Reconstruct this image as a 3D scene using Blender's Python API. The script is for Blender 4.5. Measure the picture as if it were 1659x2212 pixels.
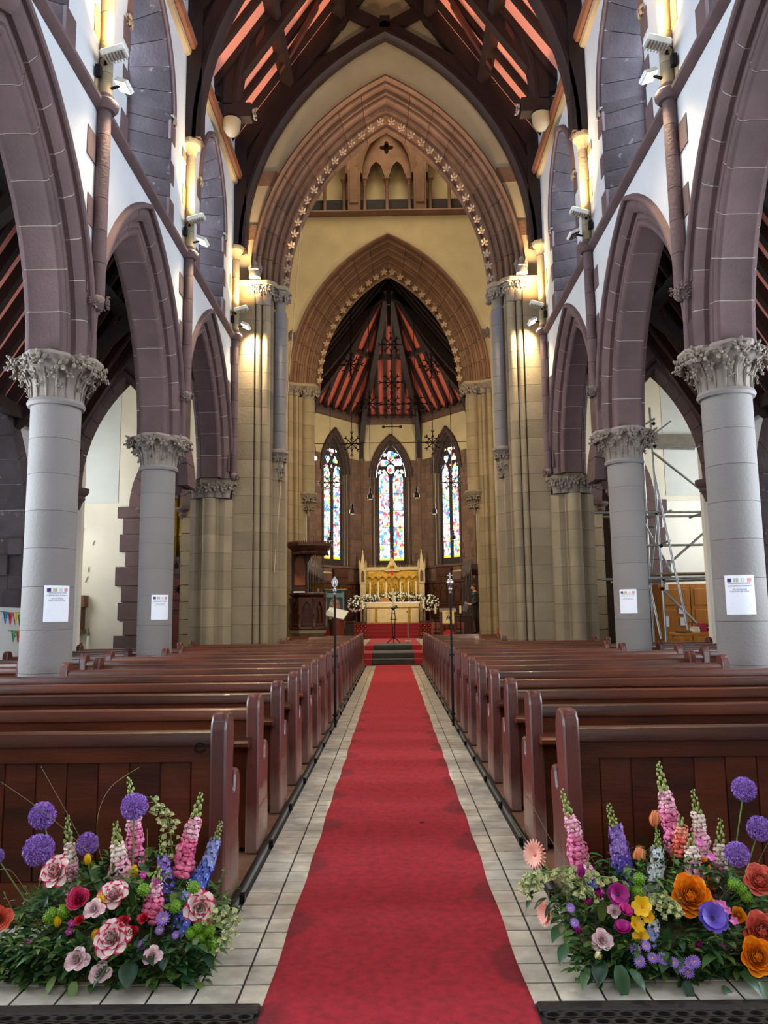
import bpy, math, random
import numpy as np
from mathutils import Vector, Matrix
from mathutils.geometry import tessellate_polygon
PI = math.pi
for o in list(bpy.data.objects): bpy.data.objects.remove(o)
S = bpy.context.scene; COL = S.collection
rnd = random.Random(7)
# ------------------------------------------------------------------ camera
IW, IH, FPX, CAMZ, ROLL = 1659, 2212, 1690.0, 1.35, 0.0125
PITCH, YAW = math.radians(7.524), math.radians(0.545)
FW = Vector((-math.sin(YAW)*math.cos(PITCH), math.cos(YAW)*math.cos(PITCH), math.sin(PITCH)))
RT = Vector((math.cos(YAW), math.sin(YAW), 0)); UP = RT.cross(FW)
cr, sr = math.cos(ROLL), math.sin(ROLL)
RC, UC = RT*cr-UP*sr, RT*sr+UP*cr
def at(u, v, Y):
    "point of the place seen at pixel (u,v) when it stands Y metres down the nave"
    d = FW+RC*((u-IW/2)/FPX)-UC*((v-IH/2)/FPX)
    return Vector((0, 0, CAMZ))+d*(Y/d.y)
cd = bpy.data.cameras.new('camera'); cam = bpy.data.objects.new('camera', cd); COL.objects.link(cam)
cd.sensor_fit = 'VERTICAL'; cd.sensor_height = 24; cd.lens = FPX/IH*24; cd.clip_start = .05; cd.clip_end = 200
cam.matrix_world = Matrix(((RC.x, UC.x, -FW.x, 0), (RC.y, UC.y, -FW.y, 0), (RC.z, UC.z, -FW.z, CAMZ), (0, 0, 0, 1)))
S.camera = cam
S.view_settings.view_transform = 'Standard'; S.view_settings.look = 'None'; S.view_settings.gamma = 1
S.view_settings.use_curve_mapping = False; S.view_settings.exposure = EXPO = 0.17
cy = S.cycles; cy.use_denoising = True; cy.use_adaptive_sampling = True; cy.adaptive_threshold = .03; cy.max_bounces = 5; cy.diffuse_bounces = 3; cy.glossy_bounces = 2; cy.transmission_bounces = 3
cy.sample_clamp_indirect = 6; cy.caustics_reflective = False; cy.caustics_refractive = False
# ------------------------------------------------------------------ world: overcast daylight
wd = bpy.data.worlds.new('overcast'); S.world = wd; wd.use_nodes = True
bg = wd.node_tree.nodes['Background']; bg.inputs[0].default_value = (.80, .88, 1, 1); bg.inputs[1].default_value = 1.5
def area(name, loc, rot, sx, sy, power, col, spread=None):
    l = bpy.data.lights.new(name, 'AREA'); l.shape = 'RECTANGLE'; l.size = sx; l.size_y = sy; l.energy = power; l.color = col
    if spread: l.spread = spread
    o = bpy.data.objects.new(name, l); COL.objects.link(o); o.location = loc; o.rotation_euler = rot
    return o
def aim(o, tgt):
    o.rotation_euler = (Vector(tgt)-Vector(o.location)).to_track_quat('-Z', 'Y').to_euler(); return o
BAY, COLY, CX = 3.92, (4.72, 8.64, 12.56, 16.48), 3.80
# daylight through the clerestory and aisle windows, then fill lamps out of view
for s in (-1, 1):
    for k in range(-1, 4):
        area('daylight_clerestory', (s*4.02, 2.76+BAY*k, 9.3), (0, s*PI/2, 0), 2.6, 1.15, 175, (.62, .80, 1))
        0 <= k < 2 and area('daylight_aisle', (s*6.82, 3.6+BAY*k, 3.0), (0, s*PI/2, 0), 2.6, 2.6, 300, (.78, .89, 1))
    area('transept_fill', (s*8.9, 18.2, 4.2), (0, s*PI/2, 0), 4, 2.2, 150, (.9, .95, 1))  # unseen area lamp inside each transept
area('west_fill', (0, -5.5, 6.4), (math.radians(90), 0, 0), 5.2, 7, 290, (1, .96, .90))  # added fill behind the camera, standing in for an unseen west window
area('tower_fill', (0, 20.4, 19.6), (0, 0, 0), 3.5, 3.5, 420, (1, .84, .58))  # added warm fill below the tower ceiling, out of view
for s in (-1, 1): aim(area('crossing_fill', (s*3.2, 18.3, 7.4), (0, 0, 0), .5, .5, 200, (1, .78, .45)), (-s*2.2, 24, 4.0))  # added lamps without fixtures, hidden behind the great arch to brighten the crossing
for s in (-1, 1):
    area('chancel_side_fill', (s*3.3, 29.5, 6.4), (0, s*PI/2, 0), 3.2, 2.5, 420, (1, .88, .68))  # added warm fill hidden beside the arch, brightens chancel and altar
# ------------------------------------------------------------------ mesh builder
class MB:
    def __init__(s): s.v = []; s.f = []; s.m = []
    def add(s, vs, fs, m=0):
        n = len(s.v); s.v += [tuple(p) for p in vs]; s.f += [tuple(i+n for i in f) for f in fs]; s.m += [m]*len(fs); return s
    def box(s, x0, x1, y0, y1, z0, z1, m=0):
        return s.add([(x, y, z) for x in (x0, x1) for y in (y0, y1) for z in (z0, z1)],
                     [(0, 1, 3, 2), (4, 6, 7, 5), (0, 4, 5, 1), (2, 3, 7, 6), (0, 2, 6, 4), (1, 5, 7, 3)], m)
    def obox(s, c, h, M, m=0):
        c = Vector(c); vs = [c+M@Vector((x*h[0], y*h[1], z*h[2])) for x in (-1, 1) for y in (-1, 1) for z in (-1, 1)]
        return s.add(vs, [(0, 1, 3, 2), (4, 6, 7, 5), (0, 4, 5, 1), (2, 3, 7, 6), (0, 2, 6, 4), (1, 5, 7, 3)], m)
    def bar(s, a, b, w, h, m=0, up=(0, 0, 1)):
        a, b = Vector(a), Vector(b); d = b-a; z = d.normalized(); x = Vector(up).cross(z)
        if x.length < 1e-4: x = Vector((1, 0, 0))
        x.normalize(); y = z.cross(x)
        M = Matrix((x, y, z)).transposed(); return s.obox((a+b)/2, (w/2, h/2, d.length/2), M, m)
    def tube(s, pts, r, n=6, m=0, cap=True):
        pts = [Vector(p) for p in pts]; k = len(pts); rs = r if isinstance(r, (list, tuple)) else [r]*k
        vs = []; fs = []; ref = None
        for i, p in enumerate(pts):
            t = (pts[min(i+1, k-1)]-pts[max(i-1, 0)]).normalized()
            if ref is None:
                ref = Vector((0, 0, 1)) if abs(t.z) < .9 else Vector((1, 0, 0))
            x = ref-t*ref.dot(t); x.normalize(); y = t.cross(x); ref = x
            for j in range(n):
                a = 2*PI*j/n; vs.append(p+(x*math.cos(a)+y*math.sin(a))*rs[i])
        for i in range(k-1):
            for j in range(n):
                j2 = (j+1) % n; fs.append((i*n+j, i*n+j2, (i+1)*n+j2, (i+1)*n+j))
        if cap: fs += [tuple(range(n))[::-1], tuple((k-1)*n+j for j in range(n))]
        return s.add(vs, fs, m)
    def cyl(s, a, b, r, r2=None, n=12, m=0): return s.tube([a, b], [r, r if r2 is None else r2], n, m)
    def lathe(s, prof, n=24, c=(0, 0, 0), m=0, a0=0, a1=2*PI, cap=True, sq=None):
        full = abs(a1-a0-2*PI) < 1e-6; k = n if full else n+1; vs = []; fs = []
        for r, z in prof:
            for j in range(k):
                a = a0+(a1-a0)*j/n; vs.append((c[0]+r*math.cos(a), c[1]+r*math.sin(a), c[2]+z))
        for i in range(len(prof)-1):
            for j in range(n):
                j2 = (j+1) % k; fs.append((i*k+j, i*k+j2, (i+1)*k+j2, (i+1)*k+j))
        if cap and full:
            fs += [tuple(range(k))[::-1], tuple((len(prof)-1)*k+j for j in range(k))]
        return s.add(vs, fs, m)
    def ell(s, c, r, n=8, k=5, M=None, m=0):
        c = Vector(c); vs = [Vector((0, 0, -1))]; fs = []
        for i in range(1, k):
            a = PI*i/k
            for j in range(n):
                b = 2*PI*j/n; vs.append(Vector((math.sin(a)*math.cos(b), math.sin(a)*math.sin(b), -math.cos(a))))
        vs.append(Vector((0, 0, 1)))
        for j in range(n):
            j2 = (j+1) % n; fs.append((0, 1+j2, 1+j))
            for i in range(k-2): fs.append((1+i*n+j, 1+i*n+j2, 1+(i+1)*n+j2, 1+(i+1)*n+j))
            fs.append((1+(k-2)*n+j, 1+(k-2)*n+j2, len(vs)-1))
        out = []
        for p in vs:
            q = Vector((p.x*r[0], p.y*r[1], p.z*r[2])); out.append(c+(M@q if M else q))
        return s.add(out, fs, m)
    def prism(s, poly, fn, t0, t1, holes=(), m=0):
        loops = [list(poly)]+[list(h) for h in holes]; flat = [p for l in loops for p in l]; n = len(flat)
        tris = tessellate_polygon([[Vector((a, b, 0)) for a, b in l] for l in loops])
        vs = [fn(a, b, t0) for a, b in flat]+[fn(a, b, t1) for a, b in flat]
        fs = [tuple(t) for t in tris]+[tuple(i+n for i in t)[::-1] for t in tris]; o = 0
        for l in loops:
            k = len(l)
            for i in range(k): j = (i+1) % k; fs.append((o+i, o+j, n+o+j, n+o+i))
            o += k
        return s.add(vs, fs, m)
    def sweep(s, prof, frames, m=0, closed=True):
        "prof: 2d loop, frames: list of functions (a,b)->xyz"
        k = len(prof); vs = [f(a, b) for f in frames for a, b in prof]; fs = []
        for i in range(len(frames)-1):
            for j in range(k if closed else k-1):
                j2 = (j+1) % k; fs.append((i*k+j, i*k+j2, (i+1)*k+j2, (i+1)*k+j))
        if closed:
            tr = tessellate_polygon([[Vector((a, b, 0)) for a, b in prof]]); e = (len(frames)-1)*k
            fs += [tuple(t) for t in tr]+[tuple(i+e for i in t)[::-1] for t in tr]
        return s.add(vs, fs, m)
    def mesh(s, name, mats, base=(0, 0, 0), sharp=35, bevel=0):
        me = bpy.data.meshes.new(name); b = base
        me.from_pydata([(p[0]-b[0], p[1]-b[1], p[2]-b[2]) for p in s.v], [], s.f)
        for mt in (mats if isinstance(mats, (list, tuple)) else [mats]): me.materials.append(mt)
        if any(s.m): me.polygons.foreach_set('material_index', s.m)
        import bmesh
        bm = bmesh.new(); bm.from_mesh(me)
        if bevel:
            bmesh.ops.remove_doubles(bm, verts=bm.verts, dist=1e-5); bmesh.ops.recalc_face_normals(bm, faces=bm.faces)
            ed = [e for e in bm.edges if len(e.link_faces) == 2 and e.calc_face_angle(0) > .6]
            bmesh.ops.bevel(bm, geom=ed, offset=bevel, segments=1, affect='EDGES', clamp_overlap=True)
        else: bmesh.ops.recalc_face_normals(bm, faces=bm.faces)
        bm.to_mesh(me); bm.free()
        if sharp:
            me.polygons.foreach_set('use_smooth', [True]*len(me.polygons)); me.set_sharp_from_angle(angle=math.radians(sharp))
        return me
def wl(o):
    p = Vector((0, 0, 0))
    while o: p += Vector(o.location); o = o.parent
    return p
def tag(o, label=None, cat=None, group=None, kind=None):
    for k, x in (('label', label), ('category', cat), ('group', group), ('kind', kind)):
        if x: o[k] = x
    return o
def thing(name, loc, label, cat, group=None, rz=0):
    o = bpy.data.objects.new(name, None); COL.objects.link(o); o.location = loc; o.rotation_euler = (0, 0, rz); o.empty_display_size = .1
    return tag(o, label, cat, group)
def put(name, me, parent=None, loc=(0, 0, 0), rot=None, sc=None):
    o = bpy.data.objects.new(name, me); COL.objects.link(o); o.parent = parent; o.location = loc
    if rot: o.rotation_euler = rot
    if sc: o.scale = sc
    return o
def part(name, mb, mats, parent, local=False, label=None, sharp=35, bevel=0):
    "a child built in world coordinates (or in its parent's when local)"
    me = mb.mesh(name, mats, (0, 0, 0) if local else wl(parent), sharp, bevel)
    return tag(put(name, me, parent), label)
def solo(name, mb, mats, base, label=None, cat=None, group=None, kind=None, sharp=35, bevel=0):
    me = mb.mesh(name, mats, base, sharp, bevel); return tag(put(name, me, None, base), label, cat, group, kind)
def struct(name, mb, mats, sharp=35, label=None): return solo(name, mb, mats, (0, 0, 0), label, None, None, 'structure', sharp)
def tree(o, parent=None):
    c = o.copy(); COL.objects.link(c); c.parent = parent
    for ch in o.children: tree(ch, c)
    return c
# ------------------------------------------------------------------ materials
def srgb(r, g, b): return tuple(((x/255/12.92) if x/255 < .04045 else ((x/255+.055)/1.055)**2.4) for x in (r, g, b))+(1,)
MATS = {}
def mat(name, rgb, rough=.6, var=.15, scale=4, bump=0, bscale=40, rand=0, rgb2=None, metal=0, spec=.5, stretch=(1, 1, 1), coat=0, emit=0, wear=None, sheen=0, scuff=None, detail=6):
    if name in MATS: return MATS[name]
    m = bpy.data.materials.new(name); m.use_nodes = True; MATS[name] = m; N = m.node_tree.nodes; L = m.node_tree.links
    b = N['Principled BSDF']; b.inputs['Roughness'].default_value = rough; b.inputs['Metallic'].default_value = metal
    b.inputs['Specular IOR Level'].default_value = spec; b.inputs['Coat Weight'].default_value = coat
    b.inputs['Sheen Weight'].default_value = sheen
    c1 = srgb(*rgb); c2 = srgb(*rgb2) if rgb2 else tuple(min(1, x*(1-var)) for x in c1[:3])+(1,)
    tc = N.new('ShaderNodeTexCoord'); mp = N.new('ShaderNodeMapping'); L.new(tc.outputs['Object'], mp.inputs[0])
    mp.inputs['Scale'].default_value = stretch
    oi = N.new('ShaderNodeObjectInfo')
    if rand:
        vm = N.new('ShaderNodeVectorMath'); vm.operation = 'ADD'; L.new(tc.outputs['Object'], vm.inputs[0])
        sc = N.new('ShaderNodeVectorMath'); sc.operation = 'SCALE'; sc.inputs[0].default_value = (31, 17, 23); L.new(oi.outputs['Random'], sc.inputs['Scale'])
        L.new(sc.outputs[0], vm.inputs[1]); L.new(vm.outputs[0], mp.inputs[0])
    ns = N.new('ShaderNodeTexNoise'); ns.inputs['Scale'].default_value = scale; ns.inputs['Detail'].default_value = detail; L.new(mp.outputs[0], ns.inputs['Vector'])
    rp = N.new('ShaderNodeValToRGB'); rp.color_ramp.elements[0].position = .32; rp.color_ramp.elements[1].position = .68
    rp.color_ramp.elements[0].color = c2; rp.color_ramp.elements[1].color = c1; L.new(ns.outputs['Fac'], rp.inputs[0])
    out = rp.outputs[0]
    if rand:
        hs = N.new('ShaderNodeHueSaturation'); mr = N.new('ShaderNodeMapRange'); mr.inputs[3].default_value = 1-rand; mr.inputs[4].default_value = 1+rand
        L.new(oi.outputs['Random'], mr.inputs[0]); L.new(mr.outputs[0], hs.inputs['Value']); L.new(out, hs.inputs['Color']); out = hs.outputs[0]
    if wear:   # pale scuffs with a shape of their own
        n2 = N.new('ShaderNodeTexNoise'); n2.inputs['Scale'].default_value = wear[1]; n2.inputs['Detail'].default_value = 9; n2.inputs['Roughness'].default_value = .7; L.new(mp.outputs[0], n2.inputs['Vector'])
        r2 = N.new('ShaderNodeValToRGB'); r2.color_ramp.elements[0].position = wear[2]; r2.color_ramp.elements[1].position = wear[2]+.06; L.new(n2.outputs['Fac'], r2.inputs[0])
        mx = N.new('ShaderNodeMix'); mx.data_type = 'RGBA'; L.new(r2.outputs[0], mx.inputs[0]); L.new(out, mx.inputs[6]); mx.inputs[7].default_value = srgb(*wear[0]); out = mx.outputs[2]
    L.new(out, b.inputs['Base Color'])
    if scuff:  # paint worn pale by feet near the floor
        sp_ = N.new('ShaderNodeSeparateXYZ'); L.new(tc.outputs['Object'], sp_.inputs[0]); n3 = N.new('ShaderNodeTexNoise'); n3.inputs['Scale'].default_value = 7; n3.inputs['Detail'].default_value = 6; L.new(mp.outputs[0], n3.inputs['Vector'])
        m1 = N.new('ShaderNodeMath'); m1.operation = 'MULTIPLY_ADD'; m1.inputs[1].default_value = .55; L.new(n3.outputs['Fac'], m1.inputs[0]); m3 = N.new('ShaderNodeMath'); m3.operation = 'MULTIPLY'; m3.inputs[1].default_value = -1; L.new(sp_.outputs[2], m3.inputs[0]); L.new(m3.outputs[0], m1.inputs[2])
        m4 = N.new('ShaderNodeMapRange'); m4.inputs[1].default_value = .0; m4.inputs[2].default_value = .22; m4.inputs[4].default_value = .75; L.new(m1.outputs[0], m4.inputs[0]); x4 = N.new('ShaderNodeMix'); x4.data_type = 'RGBA'; L.new(m4.outputs[0], x4.inputs[0]); L.new(out, x4.inputs[6]); x4.inputs[7].default_value = srgb(*scuff); out = x4.outputs[2]; L.new(out, b.inputs['Base Color'])
    if emit: L.new(out, b.inputs['Emission Color']); b.inputs['Emission Strength'].default_value = emit
    if bump:
        nb = N.new('ShaderNodeTexNoise'); nb.inputs['Scale'].default_value = bscale; nb.inputs['Detail'].default_value = 5; L.new(mp.outputs[0], nb.inputs['Vector'])
        bp = N.new('ShaderNodeBump'); bp.inputs['Strength'].default_value = bump; bp.inputs['Distance'].default_value = .02; L.new(nb.outputs['Fac'], bp.inputs['Height']); L.new(bp.outputs[0], b.inputs['Normal'])
    return m
PLASTER = mat('plaster_white', (196, 198, 200), .85, .10, 1.2, .15, 9, wear=None)
PLASTER2 = mat('plaster_cream', (196, 178, 138), .85, .16, 1.5, .25, 6)
PLASTER_E = mat('plaster_east', (178, 160, 130), .85, .16, 1.5, .25, 6)
STONE_S = mat('stone_shaft', (112, 107, 106), .7, .15, 2, .2, 30, rand=.05)
PLASTER3 = mat('plaster_stained', (232, 224, 204), .85, .18, .9, .2, 7)
STONE = mat('stone_purple', (98, 76, 76), .8, .28, 2.5, .35, 30, rand=.10, wear=((126, 106, 104), 5, .66))
STONE_D = mat('stone_dark', (74, 62, 64), .85, .4, 3, .5, 22, rand=.22, wear=((120, 108, 106), 4, .62))
STONE_B = mat('stone_brown', (128, 94, 72), .8, .32, 2.5, .4, 25, rand=.10)
STONE_T = mat('stone_tan', (146, 130, 104), .8, .25, 1.6, .3, 25, rand=.10)
STONE_G = mat('stone_grey', (128, 122, 119), .75, .12, 1.4, .25, 34, rand=.04)
STONE_C = mat('stone_carved', (136, 124, 112), .8, .22, 6, .5, 60)
MORTAR = mat('mortar', (176, 164, 152), .9, .2, 8)
MORTAR_D = mat('mortar_dark', (70, 62, 56), .9, .2, 8)
TIMBER = mat('timber_dark', (40, 25, 24), .55, .45, 3, .3, 18, stretch=(1, 1, .25), spec=.4)
PINK = mat('roof_board_pink', (240, 150, 128), .8, .10, 2)
RED_B = mat('apse_board_red', (196, 92, 72), .8, .2, 2)
WOOD = mat('pew_wood', (96, 43, 18), .34, .7, 3.2, .12, 26, rand=.08, stretch=(.3, 1.6, 1.6), spec=.45, coat=.12, wear=((158, 98, 58), 9, .70))
WOOD_E = mat('pew_end_wood', (92, 36, 24), .46, .5, 4, .15, 30, rand=.06, stretch=(1.6, 1.6, .3), coat=.1, wear=((150, 100, 72), 12, .69), scuff=(134, 104, 90))
WOOD_C = mat('carved_oak', (80, 42, 28), .45, .5, 5, .3, 30, stretch=(1.5, 1.5, .4), coat=.15)
OAK = mat('cupboard_oak', (188, 118, 40), .5, .25, 3, .1, 30, stretch=(2, 2, .3))
IRON = mat('black_iron', (24, 22, 24), .45, .4, 12, .2, 60, metal=.6)
BRASS = mat('brass', (196, 150, 70), .3, .25, 8, metal=1)
GOLD = mat('gilt', (214, 168, 66), .38, .45, 9, .6, 26, metal=.75)
SILVER = mat('silver', (190, 190, 192), .3, .3, 14, metal=.9)
STEEL = mat('galvanised_pipe', (178, 182, 186), .42, .3, 9, metal=.7)
CANDLE = mat('candle_wax', (240, 228, 190), .5, .05, 4)
WHITE = mat('white_paper', (238, 240, 248), .7, .03, 3)
INK = mat('printed_ink', (40, 40, 70), .8, .05)
WHITE_M = mat('white_enamel', (226, 224, 214), .4, .06, 4)
BLACK = mat('black_plastic', (10, 10, 11), .6, .2, 6, spec=.2)
# ------------------------------------------------------------------ pointed arches
def arc_par(a, h): c = (h*h-a*a)/(2*a); return c, a+c
def apt(c, R, r, s, side):
    th = s*math.acos(max(-1, min(1, c/(R+r)))); return side*((R+r)*math.cos(th)-c), (R+r)*math.sin(th)
def arch_pts(a, h, r=0, n=14, z0=0):
    "outline of a pointed opening, left spring to right spring"
    c, R = arc_par(a, h); L = [apt(c, R, r, i/n, -1) for i in range(n+1)]; return [(x, z+z0) for x, z in L]+[(-x, z+z0) for x, z in L[-2::-1]]
def arch_frames(c, R, s0, s1, n, side, fn):
    def mk(s): return lambda lat, r: fn(*apt(c, R, r, s, side), lat)
    return [mk(s0+(s1-s0)*i/n) for i in range(n+1)]
def shrink(prof, d):
    cx = sum(p[0] for p in prof)/len(prof); cz = sum(p[1] for p in prof)/len(prof)
    return [(p[0]-math.copysign(min(d, abs(p[0]-cx)), p[0]-cx), p[1]-math.copysign(min(d, abs(p[1]-cz)), p[1]-cz)) for p in prof]
def inset(poly, d):
    "true inward offset of a 2d polygon"
    A = sum(a[0]*b[1]-b[0]*a[1] for a, b in zip(poly, poly[1:]+poly[:1])); sg = 1 if A > 0 else -1; out = []; n = len(poly)
    for i in range(n):
        p0, p1, p2 = poly[i-1], poly[i], poly[(i+1) % n]; e1 = (p1[0]-p0[0], p1[1]-p0[1]); e2 = (p2[0]-p1[0], p2[1]-p1[1])
        l1 = math.hypot(*e1) or 1; l2 = math.hypot(*e2) or 1; nx = -e1[1]/l1-e2[1]/l2; ny = e1[0]/l1+e2[0]/l2; q = nx*nx+ny*ny
        k = 2*d*sg/max(q, .5); out.append((p1[0]+nx*k, p1[1]+ny*k))
    return out
def voussoir_meshes(prof, a, h, n, fn, m, gap=.006, seg=2):
    c, R = arc_par(a, h); out = []; ln = R*math.acos(c/R)
    for side in (-1, 1):
        for i in range(n):
            g = gap/ln; mb = MB(); mb.sweep(prof, arch_frames(c, R, i/n+(g if i else 0), (i+1)/n-(g if i < n-1 else 0), seg, side, fn)); out.append(mb.mesh('voussoir', m))
    return out
def full_arch(prof, a, h, fn, n=14, mb=None, m=0):
    mb = mb or MB(); c, R = arc_par(a, h)
    for side in (-1, 1): mb.sweep(prof, arch_frames(c, R, 0, 1, n, side, fn), m)
    return mb
def roll(cx, cz, r, a0, a1, n=5): return [(cx+r*math.cos(math.radians(a0+(a1-a0)*i/n)), cz+r*math.sin(math.radians(a0+(a1-a0)*i/n))) for i in range(n+1)]
# ------------------------------------------------------------------ carved leaf cluster, shared by the capitals
def leaf_cluster(name='leaf_cluster', r=.07, seed=1, m=STONE_C, petals=5):
    q = random.Random(seed); mb = MB(); mb.ell((0, -.03*r/.07, 0), (r*.28, r*.28, r*.28), 6, 4)
    for k in range(petals):
        a = 2*PI*k/petals+q.uniform(-.2, .2); M = Matrix.Rotation(a, 3, 'Y')@Matrix.Rotation(q.uniform(.1, .5), 3, 'X')
        d = M@Vector((0, 0, 1)); mb.ell(d*r*.62+Vector((0, -.1*r, 0)), (r*.34, r*.2, r*.5), 6, 4, M)
        mb.ell(d*r*.9+Vector((0, -.35*r, 0)), (r*.18, r*.18, r*.24), 5, 4, M)
    return mb.mesh(name, m)
LEAF = [leaf_cluster(seed=i) for i in range(3)]
LEAF_N = [leaf_cluster(seed=i+9, m=mat('stone_leaf_brown', (186, 158, 128), .8, .3, 9, .4, 60)) for i in range(2)]
LEAF_B = [leaf_cluster(seed=i+5, m=mat('boss_stone', (116, 98, 94), .85, .3, 8, .4, 50), petals=7) for i in range(2)]
def ring_leaves(parent, rows, jit=.02, a0=0, a1=2*PI, meshes=LEAF):
    "rows of (radius, z, count, scale), local to parent"
    for r, z, n, sc in rows:
        for k in range(n):
            a = a0+(a1-a0)*(k+.5)/n+rnd.uniform(-.06, .06)
            put('leaf_cluster', rnd.choice(meshes), parent, (r*math.cos(a), r*math.sin(a), z+rnd.uniform(-jit, jit)), (rnd.uniform(-.25, .05), 0, a+PI/2), (sc, sc*1.1, sc*rnd.uniform(.9, 1.2)))
# ------------------------------------------------------------------ floor
fl = MB(); fl.box(-9.5, 9.5, -6, 38, -.3, -.005)
floor = struct('floor', fl, mat('floor_grout', (52, 48, 44), .8, .3, 20))
TILE = mat('floor_tile', (214, 207, 188), .30, .5, 9, .25, 14, rand=.10, rgb2=(164, 158, 144), coat=.25, wear=((216, 208, 186), 7, .62))
T = .1616
def tile_mesh(w, d, name='tile'): return MB().box(.0045, w-.0045, .006, d-.006, -.006, .0).mesh(name, TILE, bevel=.0015)
tms = tile_mesh(T, T); tedge = tile_mesh(.09, T)
rows = int((21.6-2.95)/T); cells = []
for i in range(rows):
    y = 2.935+T*i
    for s in (-1, 1):
        xs = [.41+T*j for j in range(2)]
        if y < 3.75: xs = [.41+T*j for j in range(9)]
        for x in xs: cells.append((y, s, x))
far = MB()
for n, (y, s, x) in enumerate(cells):
    x0 = x if s > 0 else -x-T
    if y < 8.2: put('tile', tms, floor, (x0, y, 0))
    else: far.box(x0+.0045, x0+T-.0045, y+.007, y+T-.007, -.006, 0)
o = part('tile_field', far, TILE, floor, sharp=0); o['kind'] = 'stuff'
# ------------------------------------------------------------------ nave walls with arcade and clerestory
SPR, AA, AH = 4.27, 1.58, 2.536
BAYS = [-3.12+BAY*k for k in range(5)]
def YZ(xc): return lambda y, z, t: (t, y, z)
CLW = arch_pts(1.0, 1.5, 0, 8, 9.35)
inner = [(-.11, .015), (.11, .015)]+roll(.165, .055, .055, -120, 60)+[(.215, .12), (.215, .27), (-.215, .27), (-.215, .12)]+[(-a, b) for a, b in roll(.165, .055, .055, 60, -120)]
outer = [(-.27, .2), (.27, .2), (.335, .262), (.348, .30), (.348, .375), (-.348, .375), (-.348, .30), (-.335, .262)]
hoodp = [(.33, .36)]+roll(.385, .40, .04, -120, 100, 6)+[(.33, .46)]
afn = lambda x, z, lat: (lat, x, z)
v_in = voussoir_meshes(inner, AA, AH, 7, afn, STONE); v_out = voussoir_meshes(outer, AA, AH, 8, afn, STONE)
coremb = full_arch(inset(inner, .007), AA, AH, afn); full_arch(inset(outer, .007), AA, AH, afn, mb=coremb); core = coremb.mesh('arcade_arch', MORTAR)
hood = full_arch(hoodp, AA, AH, afn).mesh('hood_mould', STONE)
cl_hp = [(.0, 1.02-1.0)]+[(-.08, .03), (-.10, .07), (-.07, .12), (0, .13)]
walls = {}
for s, side in ((-1, 'left'), (1, 'right')):
    poly = [(-6, 12.4), (-6, SPR)]
    for y in BAYS: poly += [(y+BAY/2+a, b) for a, b in arch_pts(AA, AH, .372, 10, SPR)]
    poly += [(16.75, SPR), (16.75, 12.4)]
    holes = [[(y+BAY/2-1.0, 7.62)]+[(y+BAY/2+a, b) for a, b in CLW]+[(y+BAY/2+1.0, 7.62)] for y in BAYS]
    w = MB(); w.prism(poly, lambda a, b, t: (t, a, b), s*3.45, s*4.15, holes)
    wall = walls[s] = struct('wall_'+side, w, PLASTER, 0)
    for k, y in enumerate(BAYS):
        if k < 1: continue
        ym = y+BAY/2
        ar = put('arcade_arch', core, wall, (s*CX, ym, SPR))
        for me in v_in+v_out: put('voussoir', me, ar)
        put('hood_mould', hood, ar, rot=(0, 0, PI) if s > 0 else None)
    # string course with a collar at every wall shaft
    st = MB(); st.sweep([(3.47, 7.36), (3.40, 7.38), (3.35, 7.42), (3.35, 7.47), (3.40, 7.51), (3.47, 7.53)], [lambda a, b, yy=yy: (s*a, yy, b) for yy in (-6, 16.75)])
    part('string_course', st, STONE, wall)
    # cornice under the roof
    co = MB(); co.sweep([(3.47, 11.02), (3.38, 11.06), (3.36, 11.12), (3.47, 11.14)], [lambda a, b, yy=yy: (s*a, yy, b) for yy in (-6, 16.8)]); part('cornice', co, STONE_T, wall)
    co = MB(); co.sweep([(3.47, 11.14), (3.30, 11.16), (3.26, 11.26), (3.30, 11.36), (3.47, 11.36)], [lambda a, b, yy=yy: (s*a, yy, b) for yy in (-6, 16.8)]); part('wall_plate', co, mat('wall_plate', (110, 66, 46), .6, .3, 4), wall)
# clerestory window stonework
jst = []
for h in (.34, .28, .36):
    for sg in (1, -1):
        jst.append(MB().prism([(sg*1.02, -.36), (sg*.99, -.36), (sg*.66, .30), (sg*1.02, .30)], lambda a, b, t: (b, a, t), .004, h-.004).mesh('jamb_stone', STONE_D, bevel=.006))
revp = [(-.352, -.01), (.30, -.34), (.30, .03), (-.352, .03)]
rev = voussoir_meshes(revp, 1.0, 1.5, 5, afn, STONE_D)
clhood = full_arch([(-.34, .02), (-.40, .03), (-.42, .07), (-.39, .11), (-.34, .12)], 1.0, 1.5, afn).mesh('hood_mould', STONE)
GLASS = mat('leaded_glass', (220, 232, 240), .2, .15, 14, emit=1.2)
quoin = [MB().box(-.012, .05, -w/2, w/2, .004, h-.004).mesh('quoin', STONE, bevel=.004) for w, h in ((.26, .34), (.40, .3), (.2, .36), (.34, .32))]
wn = 0
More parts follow.
